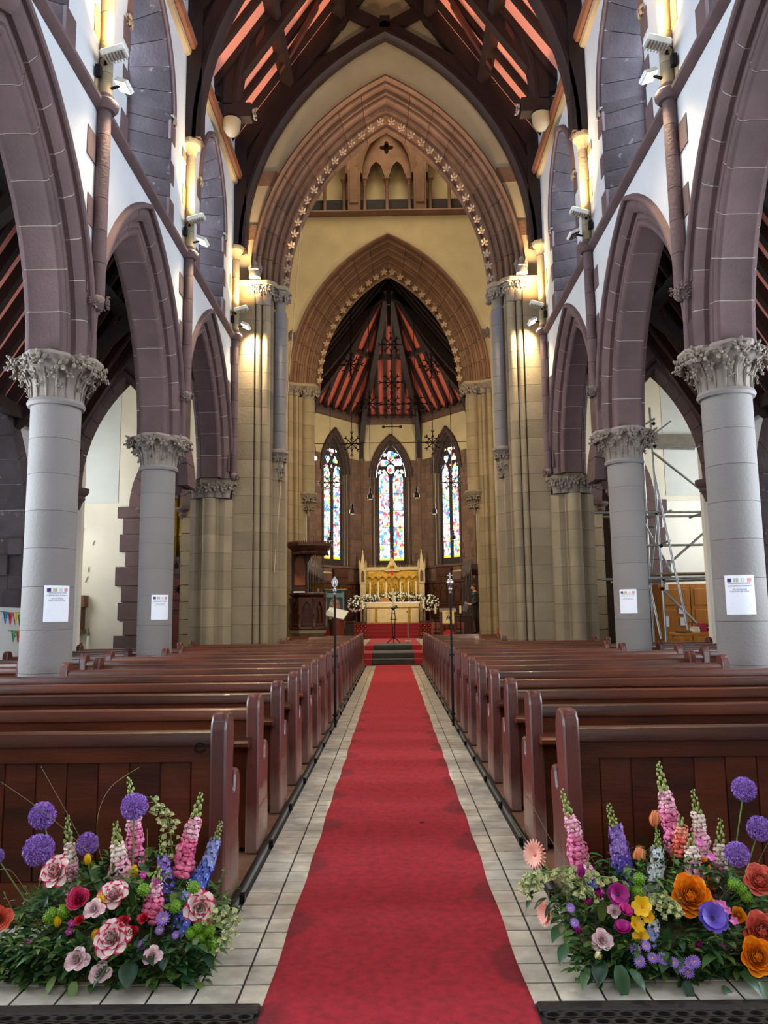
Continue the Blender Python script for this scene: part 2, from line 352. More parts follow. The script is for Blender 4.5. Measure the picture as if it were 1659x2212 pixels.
for s in (-1, 1):
    for k, y in enumerate(BAYS):
        wn += 1; ym = y+BAY/2; g = MB()
        g.prism([(ym-.62, 7.62)]+[(ym+a, b) for a, b in arch_pts(.62, 1.2, 0, 6, 9.35)]+[(ym+.62, 7.62)], lambda a, b, t: (t, a, b), s*4.06, s*4.08)
        wi = struct('window_%d' % wn, g, GLASS, 0)
        if k < 2: continue
        z = 7.62; q = 0
        while z < 9.3:
            h = (.34, .28, .36)[q % 3]
            for sg in (0, 1): put('jamb_stone', jst[2*(q % 3)+sg], wi, (s*3.80, ym, z), sc=(s, 1, 1))
            if q % 2 == 0:
                for sg in (-1, 1): put('quoin', quoin[q % 4], wi, (s*3.45, ym+sg*1.1, z), sc=(s, 1, 1))
            z += h; q += 1
        for me in rev: put('voussoir', me, wi, (s*3.80, ym, 9.35), sc=(s, 1, 1))
        put('hood_mould', clhood, wi, (s*3.80, ym, 9.35), sc=(s, 1, 1))
        mu = MB(); mu.box(3.95, 4.06, ym-.05, ym+.05, 7.62, 10.5); mu.v = [(s*a, b, c) for a, b, c in mu.v]; part('mullion', mu, STONE_D, wi)
        for sg in (-1, 1): put('head_stop', LEAF[0], wi, (s*3.38, ym+sg*1.07, 9.32), (0, 0, s*PI/2), (1.3, 1.5, 1.6))
# wall shafts between the bays
capo = [(.08, 0), (.085, .02), (.09, .04), (.10, .12), (.15, .2), (.16, .2), (.17, .24), (.17, .30)]
for s in (-1, 1):
    for k, y in enumerate(COLY[1:]):
        zb = 5.05 if k < 2 else 4.4
        z = zb; sh = thing('wall_shaft', (s*3.375, y, zb), '%s wall shaft with collar %s' % (('slender stone', 'slender stone', 'slender stone')[k], ('above the nearest %s column' % ('left', 'right')[s > 0], 'above the second %s column' % ('left', 'right')[s > 0], 'beside the great arch on the %s' % ('left', 'right')[s > 0])[k]), 'shaft', 'wall shafts of the nave')
        i = 0
        while z < 9.25:
            z1 = min(z+.40, 9.25)
            mb = MB(); mb.cyl((s*3.375, y, z+.003), (s*3.375, y, z1-.003), .08, n=16); part('drum', mb, STONE if z < 7.4 else STONE_T, sh)
            if i % 2 == 0:
                mb = MB(); w = .16+.07*((i//2) % 3); mb.box(3.438, 3.47, y-w, y+w, z+.02, z1-.02); mb.v = [(s*a, b, c) for a, b, c in mb.v]; part('quoin', mb, STONE if z < 7.4 else STONE_T, sh, bevel=.004)
            z = z1; i += 1
        mb = MB(); mb.lathe([(.08, -.09), (.12, -.08), (.16, -.03), (.165, .02), (.13, .06), (.10, .08), (.11, .11), (.08, .14)], 20, (s*3.375, y, 7.45)); part('collar', mb, STONE, sh)
        mb = MB(); mb.lathe(capo, 8, (s*3.375, y, 9.22)); part('capital', mb, STONE_T, sh)
        bo = part('boss', MB().ell((s*3.37, y, zb-.06), (.09, .1, .11), 10, 7), LEAF_B[0].materials[0], sh)
        for q in range(9):
            a, b = rnd.uniform(0, 2*PI), rnd.uniform(-.9, .5); put('leaf', rnd.choice(LEAF_B), bo, wl(bo)*0+Vector((s*3.37, y, zb-.06))-wl(sh)+Vector((math.cos(a)*math.cos(b)*.085, math.sin(a)*math.cos(b)*.095, math.sin(b)*.1)), (0, 0, a+PI/2), (.75, .75, .75))
# ------------------------------------------------------------------ arcade columns
DZ = [0, .35, .78, 1.24, 1.70, 2.12, 2.53, 2.94, 3.34, 3.73]
dr = [MB().cyl((0, 0, .002), (0, 0, b-a-.002), .27, n=40).mesh('drum', STONE_G) for a, b in zip(DZ, DZ[1:])]
joint = MB().cyl((0, 0, 0), (0, 0, 3.73), .266, n=32).mesh('mortar_core', MORTAR_D)
neck = MB().lathe([(.27, -.04), (.30, -.035), (.315, 0), (.30, .035), (.275, .04)], 40).mesh('neck_ring', STONE_G)
bell = MB(); bell.lathe([(.275, 0), (.275, .08), (.29, .2), (.33, .31), (.40, .39), (.43, .42), (.43, .46)], 32)
for q in range(16):
    a = 2*PI*q/16; d = Vector((math.cos(a), math.sin(a), 0)); bell.tube([d*.275+Vector((0, 0, .02)), d*.295+Vector((0, 0, .2)), d*.36+Vector((0, 0, .34))], [.012, .02, .012], 5)
bellm = bell.mesh('capital', mat('stone_capital', (136, 124, 114), .8, .2, 5, .4, 40))
ab = MB()
for dx, dy in ((.22, 0), (-.22, 0), (0, .22), (0, -.22), (0, 0)):
    rr = .285 if (dx or dy) else .36
    ab.lathe([(rr*.86, 0), (rr*.9, .02), (rr*.98, .05), (rr, .055), (rr, .085), (rr*.97, .095)], 8, (dx, dy, 0), a0=PI/8, a1=PI/8+2*PI)
abm = ab.mesh('abacus', mat('stone_abacus', (142, 130, 122), .8, .15, 5, .2, 40), sharp=25)
names = {(-1, 1): 'tall round grey stone column nearest on the left, wearing a notice', (1, 1): 'tall round grey stone column nearest on the right, wearing a notice',
         (-1, 2): 'round grey column in the second left bay, by the organ', (1, 2): 'round grey column in the second right bay, in front of the scaffold',
         (-1, 0): 'round grey stone column nearest the entrance in the left arcade', (1, 0): 'round grey stone column nearest the entrance in the right arcade'}
for s in (-1, 1):
    for k in (0, 1, 2):
        c = thing('column', (s*CX, COLY[k], 0), names[s, k], 'column', 'arcade columns')
        put('mortar_core', joint, c)
        for me, z in zip(dr, DZ): put('drum', me, c, (0, 0, z), (0, 0, rnd.uniform(0, 6)))
        put('neck_ring', neck, c, (0, 0, 3.755)); cp = put('capital', bellm, c, (0, 0, 3.77))
        if k: ring_leaves(cp, [(.43, .38, 14, 1.15), (.36, .26, 12, .85), (.47, .40, 6, 1.25), (.31, .14, 9, .55)])
        put('abacus', abm, c, (0, 0, 4.18))
# ------------------------------------------------------------------ clustered piers built in courses
def pier(name, prof, s, z0, z1, dz, m, label, cat, base, cm=MORTAR_D, group=None):
    t = thing(name, base, label, cat, group); n = max(1, round((z1-z0)/dz)); d = (z1-z0)/n
    for i in range(n):
        mb = MB(); mb.prism([(s*a, b) for a, b in prof], lambda a, b, q: (a, b, q), z0+d*i+.003, z0+d*(i+1)-.003); part('course', mb, m, t)
    mb = MB(); mb.prism([(s*a, b) for a, b in inset(prof, .007)], lambda a, b, q: (a, b, q), z0, z1); part('mortar_core', mb, cm, t)
    return t
resp = [(4.32, 16.8), (4.32, 16.6), (4.18, 16.5), (4.04, 16.5), (4.04, 16.40)]+[(3.86+.14*math.cos(a), 16.40-.14*math.sin(a)) for a in [PI*i/8 for i in range(9)]]+[(3.68, 16.40), (3.68, 16.5), (3.56, 16.5), (3.42, 16.62), (3.42, 16.8)]
jamb = [(3.45, 17.75), (3.45, 16.72), (3.0, 16.72), (3.0, 16.84)]+[(2.93+.07*math.cos(a), 16.83-.07*math.sin(a)) for a in [PI*i/7 for i in range(8)]]+[(2.855, 16.92)]+[(2.765+.09*math.cos(a), 16.89-.09*math.sin(a)) for a in [PI*i/7 for i in range(8)]]+[(2.67, 16.98), (2.63, 16.98), (2.63, 17.1), (2.52, 17.1), (2.52, 17.3), (2.38, 17.35), (2.38, 17.75)]
jamb2 = [(3.9, 24.3), (3.9, 23.15), (3.52, 23.15)]
for cx_, cy_, r_ in ((3.42, 23.2, .09), (3.22, 23.3, .07), (3.06, 23.42, .09), (2.88, 23.5, .06)): jamb2 += [(cx_+r_*math.cos(a), cy_-r_*math.sin(a)) for a in [PI*i/6 for i in range(7)]]+[(cx_-r_, cy_+.09)]
jamb2 += [(2.75, 23.6), (2.66, 23.7), (2.66, 24.3)]
def caps(t, s, pts, z, h, r):
    for x, y in pts:
        mb = MB(); mb.lathe([(r*.8, 0), (r*.85, h*.3), (r*1.1, h*.75), (r*1.45, h)], 12, (s*x, y, z)); o = part('capital', mb, STONE_C, t)
        q = Vector((s*x, y, z))-wl(t)
        for k in range(7):
            a = 2*PI*k/7+.3; put('leaf', rnd.choice(LEAF), o, q+Vector((math.cos(a)*r*1.15, math.sin(a)*r*1.15, h*rnd.uniform(.55, .85))), (0, 0, a+PI/2), (r*9, r*9, r*11))
for s, sd in ((-1, 'left'), (1, 'right')):
    t = pier('respond_pier', resp, s, 0, 3.86, .4, STONE_T, 'clustered tan stone half pier ending the %s arcade' % sd, 'pier', (s*CX, 16.6, 0))
    caps(t, s, ((3.86, 16.38), (4.15, 16.5), (3.55, 16.5), (3.70, 16.44), (4.02, 16.44)), 3.87, .3, .13)
    mb = MB(); mb.prism([(s*a, b) for a, b in [(4.4, 16.8), (4.4, 16.5), (4.25, 16.4), (4.08, 16.4), (4.02, 16.26), (3.72, 16.26), (3.64, 16.4), (3.5, 16.4), (3.34, 16.5), (3.34, 16.8)]], lambda a, b, q: (a, b, q), 4.17, 4.27); part('abacus', mb, STONE_T, t, bevel=.01)
    t = pier('arch_jamb', jamb, s, 0, 8.32, .4, STONE_T, 'tall tan stone jamb of the great arch on the %s' % sd, 'pier', (s*3.0, 17.2, 0))
    caps(t, s, ((2.765, 16.88), (2.92, 16.84)), 8.3, .42, .13); caps(t, s, ((2.50, 17.2),), 8.24, .48, .16)
    mb = MB(); mb.prism([(s*a, b) for a, b in [(3.45, 17.75), (3.45, 16.66), (2.72, 16.66), (2.55, 16.8), (2.5, 16.98), (2.34, 17.0), (2.26, 17.2), (2.3, 17.75)]], lambda a, b, q: (a, b, q), 8.74, 8.85); part('abacus', mb, STONE_T, t, bevel=.015)
    mb = MB(); mb.prism([(s*a, b) for a, b in jamb if a > 2.6], lambda a, b, q: (a, b, q), 8.32, 8.74); part('cap_block', mb, STONE_T, t)
    z = 5.05
    for i in range(8):
        mb = MB(); mb.cyl((s*2.50, 17.2, z+.003), (s*2.50, 17.2, z+.397), .155, n=20); part('drum', mb, STONE_S, t); z += .4
    mb = MB(); mb.lathe([(.03, -.62), (.06, -.5), (.09, -.36), (.11, -.2), (.16, -.1), (.20, -.06), (.24, -.03), (.24, .03), (.2, .05)], 12, (s*2.53, 17.22, 5.0)); o = part('corbel', mb, STONE_C, t)
    for z, r, n in ((4.84, .16, 8), (4.6, .10, 6), (4.42, .07, 5)):
        for k in range(n):
            a = 2*PI*k/n; put('leaf', rnd.choice(LEAF), o, Vector((s*2.53, 17.22, z))-wl(t)+Vector((math.cos(a)*r, math.sin(a)*r, 0)), (0, 0, a+PI/2), (1.1, 1.1, 1.1))
    t = pier('inner_arch_jamb', jamb2, s, 0, 8.1, .42, STONE_T, 'ribbed tan stone jamb of the inner chancel arch on the %s' % sd, 'pier', (s*3.2, 23.7, 0))
    caps(t, s, ((3.42, 23.18), (3.22, 23.3), (3.06, 23.4), (2.88, 23.5)), 8.1, .3, .12); caps(t, s, ((2.55, 23.75),), 8.0, .4, .22)
    mb = MB(); mb.prism([(s*a, b) for a, b in [(3.9, 24.3), (3.9, 23.05), (3.35, 23.05), (2.8, 23.4), (2.3, 23.5), (2.22, 23.8), (2.22, 24.3)]], lambda a, b, q: (a, b, q), 8.4, 8.5); part('abacus', mb, STONE_T, t, bevel=.015)
    z = 5.1
    for i in range(7):
        mb = MB(); mb.cyl((s*2.55, 23.75, z+.003), (s*2.55, 23.75, z+.417), .2, n=20); part('drum', mb, STONE_T, t); z += .42
    mb = MB(); mb.lathe([(.04, -.7), (.08, -.5), (.12, -.3), (.2, -.14), (.28, -.06), (.3, 0), (.28, .04)], 12, (s*2.55, 23.78, 5.06)); o = part('corbel', mb, STONE_C, t)
    for z, r, n in ((4.9, .2, 8), (4.65, .12, 6)):
        for k in range(n):
            a = 2*PI*k/n; put('leaf', rnd.choice(LEAF), o, Vector((s*2.55, 23.78, z))-wl(t)+Vector((math.cos(a)*r, math.sin(a)*r, 0)), (0, 0, a+PI/2), (1.5, 1.5, 1.5))
    # angel corbels above the great arch capitals
    an = thing('angel_carving', (s*2.98, 16.72, 8.86), 'small carved stone angel above the %s great arch capital' % sd, 'carving', 'angel carvings')
    mb = MB(); mb.lathe([(.13, 0), (.13, .08), (.10, .2), (.07, .26)], 12, (s*2.98, 16.62, 8.86)); part('body', mb, STONE_C, an)
    part('head', MB().ell((s*2.98, 16.6, 9.19), (.055, .06, .07), 10, 7), STONE_C, an)
    mb = MB()
    for q in (-1, 1): mb.prism([(0, 0), (q*.12, .06), (q*.16, .24), (q*.11, .36), (q*.05, .22)], lambda a, b, t_: (s*2.98+a, t_, 8.88+b), 16.66, 16.7)
    part('wings', mb, STONE_C, an); mb = MB(); mb.ell((s*2.98-.04, 16.52, 9.03), (.06, .03, .025), 6, 4); mb.ell((s*2.98+.04, 16.52, 9.03), (.06, .03, .025), 6, 4); part('hands', mb, STONE_C, an)
# ------------------------------------------------------------------ east wall of the nave with the great arch
GA, GH, GZ = 2.35, 4.15, 8.85
def XZ(y): return lambda a, b, t: (a, t, b)
ew = MB(); op = arch_pts(GA, GH, .69, 16, GZ)
ew.prism([(-4.2, 0), (-4.2, 11.9), (0, 17.3), (4.2, 11.9), (4.2, 0), (op[-1][0], 0)]+op[::-1]+[(op[0][0], 0)], XZ(0), 16.9, 17.7)
wall_e = struct('wall_east', ew, PLASTER_E, 0)
gfn = lambda x, z, lat: (x, lat, z+GZ)
def moulded(depth0, depth1, r1, steps):
    "stepped and rolled arch profile from inner edge to outer face"
    p = [(depth1, -.0)]
    for i in range(steps):
        y = depth1+(depth0-depth1)*i/steps; r = r1*i/steps; dy = (depth0-depth1)/steps; dr_ = r1/steps
        p += [(y, r)]+[(y+dy*.45-.0+.055*math.cos(math.radians(a)), r+dr_*.35+.055*math.sin(math.radians(a))) for a in (-60, -110, -160, -200)]+[(y+dy*.58, r+dr_*.62), (y+dy*.62, r+dr_*1.05), (y+dy*.8, r+dr_*1.15), (y+dy*.86, r+dr_), (y+dy, r+dr_)]
    return p+[(depth0, r1+.02), (depth1, r1+.02)]
orders = [(17.18, 17.70, .24, 2), (16.98, 17.3, .24, 2), (16.84, 17.1, .22, 2)]
r0 = 0
ga = part('great_arch', full_arch([(17.66, .06), (17.62, .06), (17.16, .6), (17.16, .68), (17.66, .68)], GA, GH, gfn, 16), MORTAR_D, wall_e)
for q, (d0, d1, dr_, st) in enumerate(orders):
    pr = [(a, b+r0) for a, b in moulded(d0, d1, dr_, st)]
    for me in voussoir_meshes(pr, GA, GH, 9, gfn, STONE_B, .005, 2): put('voussoir', me, ga)
    r0 += dr_
part('hood_mould', full_arch([(16.92, .68), (16.80, .69), (16.76, .73), (16.80, .78), (16.92, .79)], GA, GH, gfn, 16), STONE_B, wall_e)
c_, R_ = arc_par(GA, GH)
for side in (-1, 1):
    for i in range(17):
        x, z = apt(c_, R_, -.02, (i+.5)/17, side); put('leaf_ornament', rnd.choice(LEAF_N), ga, (x, 17.14, z+GZ), (0, 0, rnd.uniform(-.4, .4)), (1.25, 1.2, 1.4))
for z in (9.9, 11.2):
    for s in (-1, 1):
        x = 3.2 if z < 10 else 2.75; part('quoin', MB().box(s*x-.22, s*x+.22, 16.88, 16.95, z, z+.36), STONE_B, wall_e)
# ------------------------------------------------------------------ crossing and the inner chancel arch
SA, SH, SZ = 2.2, 3.75, 8.5
for s, sd in ((-1, 'left'), (1, 'right')):
    cw = MB(); cw.box(s*3.98-.08, s*3.98+.08, 17.7, 23.14, 8.3, 19.8); cw.box(s*3.98-.08, s*3.98+.08, 17.75, 19.0, 0, 8.3); cw.box(s*3.98-.08, s*3.98+.08, 22.6, 23.14, 0, 8.3); struct('wall_crossing_'+sd, cw, STONE_T, 0)
cw = MB(); cw.box(-4, 4, 17.7, 24.3, 19.8, 20.0); struct('ceiling_crossing', cw, PLASTER2, 0)
cw = MB(); cw.box(-4, 4, 17.72, 17.9, 15, 19.8); struct('wall_tower_west', cw, PLASTER2, 0)
op = arch_pts(SA, SH, .815, 16, SZ); w2 = MB()
w2.prism([(-3.9, 8.5), (-3.9, 13.86), (3.9, 13.86), (3.9, 8.5), (op[-1][0], 8.5)]+op[::-1]+[(op[0][0], 8.5)], XZ(0), 23.3, 24.2)
wall_c = struct('wall_chancel_arch', w2, PLASTER2, 0)
sfn = lambda x, z, lat: (x, lat, z+SZ)
ga2 = part('inner_arch', full_arch([(24.16, .06), (24.12, .06), (23.66, .7), (23.66, .8), (24.16, .8)], SA, SH, sfn, 16), MORTAR_D, wall_c)
r0 = 0
for d0, d1, dr_, st in ((23.72, 24.2, .26, 2), (23.5, 23.85, .28, 2), (23.26, 23.6, .28, 2)):
    pr = [(a, b+r0) for a, b in moulded(d0, d1, dr_, st)]
    for me in voussoir_meshes(pr, SA, SH, 9, sfn, STONE_B, .006, 2): put('voussoir', me, ga2)
    r0 += dr_
part('hood_mould', full_arch([(23.32, .80), (23.2, .81), (23.16, .85), (23.2, .9), (23.32, .91)], SA, SH, sfn, 16), STONE_B, wall_c)
c_, R_ = arc_par(SA, SH)
for side in (-1, 1):
    for i in range(15):
        x, z = apt(c_, R_, -.02, (i+.5)/15, side); put('leaf_ornament', rnd.choice(LEAF_N), ga2, (x, 23.68, z+SZ), None, (1.4, 1.2, 1.5))
for s in (-1, 1): put('hood_stop', LEAF_B[0], wall_c, (s*3.02, 23.2, 9.9), None, (2.6, 2.2, 2.6))
# gallery above
gl = MB(); gl.sweep([(23.34, 13.86), (23.2, 13.9), (23.14, 13.97), (23.2, 14.04), (23.34, 14.06)], [lambda a, b, x=x: (x, a, b) for x in (-3.8, 3.8)]); part('ledge', gl, STONE_B, wall_c)
gal = thing('gallery_arcade', (0, 23.4, 14.06), 'small blind stone gallery of columns and cusped arches above the inner arch', 'gallery')
mb = MB(); mb.box(-3.85, 3.85, 24.0, 24.15, 14.07, 19.7); part('back_wall', mb, PLASTER2, gal)
mb = MB(); mb.box(-3.85, 3.85, 23.36, 23.9, 14.062, 14.075); mb.box(-3.85, 3.85, 23.72, 24.0, 14.075, 14.66); part('sill', mb, mat('gallery_floor', (40, 36, 36), .8), gal)
qf = [(.17*math.cos(a)*(1+.35*math.cos(4*a)), 16.35+.17*math.sin(a)*(1+.35*math.cos(4*a))) for a in [2*PI*i/32 for i in range(32)]]
def cusp(cx):
    L = arch_pts(.27, .52, 0, 8, 15.35); out = []
    for i, (x, z) in enumerate(L):
        k = .055*max(0, math.sin(PI*3*i/(len(L)-1)))**2 if 0 < i < len(L)-1 else 0
        out.append((cx+x*(1-k*1.5), z-(k if abs(x) > .05 else 0)))
    return out
mb = MB(); hol = [qf]+[[(cx-.27, 14.9)]+cusp(cx)+[(cx+.27, 14.9)] for cx in (-.34, .34)]
poly = [(-.78, 15.35)]; tp = arch_pts(.78, 1.6, 0, 12, 15.35)
mb.prism([(a, b) for a, b in tp]+[(.70, 15.1), (.66, 15.3)]+cusp(.34)[::-1]+[(.03, 15.1), (-.03, 15.1)]+cusp(-.34)[::-1]+[(-.66, 15.3), (-.70, 15.1)], XZ(0), 23.55, 23.7, [qf]); part('tracery', mb, STONE_B, gal)
for cx in (0, -2.1, 2.1):
    m2 = full_arch([(23.35, 0), (23.3, .08), (23.35, .2), (23.75, .2), (23.75, 0)], .78, 1.6, lambda x, z, lat, cx=cx: (x+cx, lat, z+15.35), 8); part('arch', m2, STONE_B, gal)
m2 = MB(); m2.prism([(-3.8, 17.6), (3.8, 17.6), (3.8, 15.4), (2.98, 15.4)]+[(2.1+a, b) for a, b in arch_pts(.86, 1.7, 0, 8, 15.4)[::-1]]+[(1.1, 15.4)]+arch_pts(.86, 1.7, 0, 8, 15.4)[::-1]+[(-1.1, 15.4)]+[(-2.1+a, b) for a, b in arch_pts(.86, 1.7, 0, 8, 15.4)[::-1]]+[(-3.8, 15.4)], XZ(0), 23.45, 23.9); part('spandrel', m2, STONE_B, gal)
for x in (-1.05, 1.05): part('pilaster', MB().box(x-.2, x+.2, 23.28, 23.6, 14.06, 15.45).box(x-.14, x+.14, 23.24, 23.3, 14.3, 15.5), STONE_B, gal, bevel=.01)
for x in (-.72, 0, .72, -1.38, 1.38, -2.0, 2.0, -2.62, 2.62):
    mb = MB(); mb.lathe([(.1, 0), (.1, .06), (.07, .1), (.055, .14), (.055, .95), (.07, .98), (.06, 1.0), (.09, 1.12), (.12, 1.16), (.12, 1.22)], 12, (x, 23.6, 14.1)); part('colonnette', mb, STONE_B, gal)
# ------------------------------------------------------------------ nave roof
RZ = lambda x: 17.05-1.42*abs(x)
rf = MB()
for s in (-1, 1): rf.prism([(0, RZ(0)), (s*3.75, RZ(3.75)), (s*3.75, RZ(3.75)+.2), (0, RZ(0)+.2)], XZ(0), -6, 17.2)
ceil_ = struct('ceiling', rf, PINK, 0)
dn = Vector((3.6, 0, -1.42*3.6)).normalized(); nn = Vector((-dn.z, 0, dn.x))*-1
def rafter(s, y, w, d, x0=.05, x1=3.6, off=0):
    a = Vector((s*x0, y, RZ(x0)-off)); b = Vector((s*x1, y, RZ(x1)-off)); n = Vector((s*-.817, 0, -.576))
    mb = MB(); ww = Vector((0, w/2, 0)); vs = [a-ww, a+ww, b+ww, b-ww]; vs += [p+n*d for p in vs]
    return mb.add(vs, [(0, 1, 2, 3), (4, 7, 6, 5), (0, 4, 5, 1), (1, 5, 6, 2), (2, 6, 7, 3), (3, 7, 4, 0)])
for s in (-1, 1):
    me = rafter(s, 0, .12, .12).mesh('rafter', TIMBER)
    for i in range(40):
        y = -5.8+.58*i
        put('rafter', me, ceil_, (0, y, 0))
    for x in (1.15, 2.35):
        mb = MB(); p = Vector((s*x, 0, RZ(x))); n = Vector((s*-.817, 0, -.576)); d = Vector((s*.576, 0, -.817))
        mb.sweep([(0, 0), (0, .3), (.16, .3), (.16, 0)], [lambda a, b, yy=yy: tuple(p+d*a+n*b+Vector((0, yy, 0))) for yy in (-6, 16.9)]); part('purlin', mb, TIMBER, ceil_)
part('ridge_beam', MB().box(-.1, .1, -6, 17, 16.6, 17.05), TIMBER, ceil_)
BA, BH, BZ = 3.22, 5.2, 9.5
brace = [(-.07, -.03), (.07, -.03), (.09, 0), (.15, .05), (.15, .12), (.12, .14), (.12, .34), (-.12, .34), (-.12, .14), (-.15, .12), (-.15, .05), (-.09, 0)]
def truss(y, label):
    t = thing('roof_truss', (0, y, 9.5), label, 'roof truss', 'nave roof trusses'); fn = lambda x, z, lat: (x, y+lat, z+BZ)
    c, R = arc_par(BA, BH)
    for side in (-1, 1):
        mb = MB(); mb.sweep(brace, arch_frames(c, R, 0, 1, 16, side, fn)); part('arched_brace', mb, TIMBER, t)
        part('principal_rafter', rafter(side, y, .24, .34), TIMBER, t)
        ex = [apt(c, R, .3, i/14, side) for i in range(15)]; pl = [(x, z+BZ) for x, z in ex]+[(0, RZ(0)), (side*3.5, RZ(3.5))]
        lo = [(x, z) for x, z in pl if z < 14.0]+[(side*1.75, RZ(1.75)), (side*3.45, RZ(3.45))]
        mb = MB(); mb.prism(lo, XZ(0), y-.06, y+.06); part('spandrel_panel', mb, TIMBER, t)
        mb = MB(); mb.box(3.18, 3.44, y-.15, y+.15, 9.52, 11.9); mb.v = [(side*a, b, c_) for a, b, c_ in mb.v]; part('wall_post', mb, TIMBER, t)
        mb = MB(); mb.bar((side*-2.35, y+.02*side, 13.6), (side*1.3, y+.02*side, 15.65), .16, .26); part('scissor_brace', mb, TIMBER, t)
    mb = MB(); mb.box(-.12, .12, y-.12, y+.12, 14.9, 15.2); part('king_block', mb, TIMBER, t)
    return t
def truss_mid(y):
    t = thing('roof_truss', (0, y, 11.5), 'dark intermediate roof truss springing from the stone corbels', 'roof truss', 'nave roof trusses'); c, R = arc_par(2.95, 4.0)
    for side in (-1, 1):
        mb = MB(); mb.sweep(brace, arch_frames(c, R, 0, 1, 14, side, lambda x, z, lat: (x, y+lat, z+11.6))); part('arched_brace', mb, TIMBER, t); part('principal_rafter', rafter(side, y, .22, .4), TIMBER, t)
        mb = MB(); mb.bar((side*-2.0, y+.02*side, 14.0), (side*1.2, y+.02*side, 15.5), .14, .2); part('scissor_brace', mb, TIMBER, t)
truss_mid(14.62)
truss(8.64, 'dark arched roof truss above the nearest columns'); truss(12.56, 'dark arched roof truss above the second columns'); truss(16.66, 'dark arched roof truss framing the great arch')
# curved wind braces from purlin to rafter
for s in (-1, 1):
    for y in (10.6, 13.6, 14.9, 15.9):
        mb = MB(); pts = []
        for i in range(7):
            q = i/6; x = 2.35-.9*q if y != 14.9 else 3.3-.85*q; pts.append(Vector((s*x, y-.35*math.sin(q*PI/2), RZ(x)-.32-.12*math.sin(q*PI))))
        mb.sweep([(-.06, -.1), (.06, -.1), (.06, .1), (-.06, .1)], [lambda a, b, p=p: (p.x, p.y+a, p.z+b) for p in pts]); part('wind_brace', mb, mat('timber_brown', (84, 44, 36), .55, .4, 4), ceil_)
    cb = thing('roof_corbel', (s*3.35, 14.6, 10.8), 'timber stub on a rounded stone corbel under the %s roof edge' % ('left', 'right')[s > 0], 'corbel', 'roof corbels')
    mb = MB(); mb.box(2.72, 3.4, 14.5, 14.75, 11.32, 11.62); mb.v = [(s*a, b, c) for a, b, c in mb.v]; part('timber_stub', mb, TIMBER, cb)
    mb = MB(); mb.lathe([(.02, -.34), (.1, -.3), (.17, -.18), (.19, 0)], 14, (s*3.12, 14.62, 11.30)); part('stone_corbel', mb, STONE_T, cb)
    put('leaf', LEAF[1], cb, Vector((s*2.70, 14.62, 11.45))-wl(cb), (0, 0, s*-PI/2), (1.6, 1.6, 1.8))
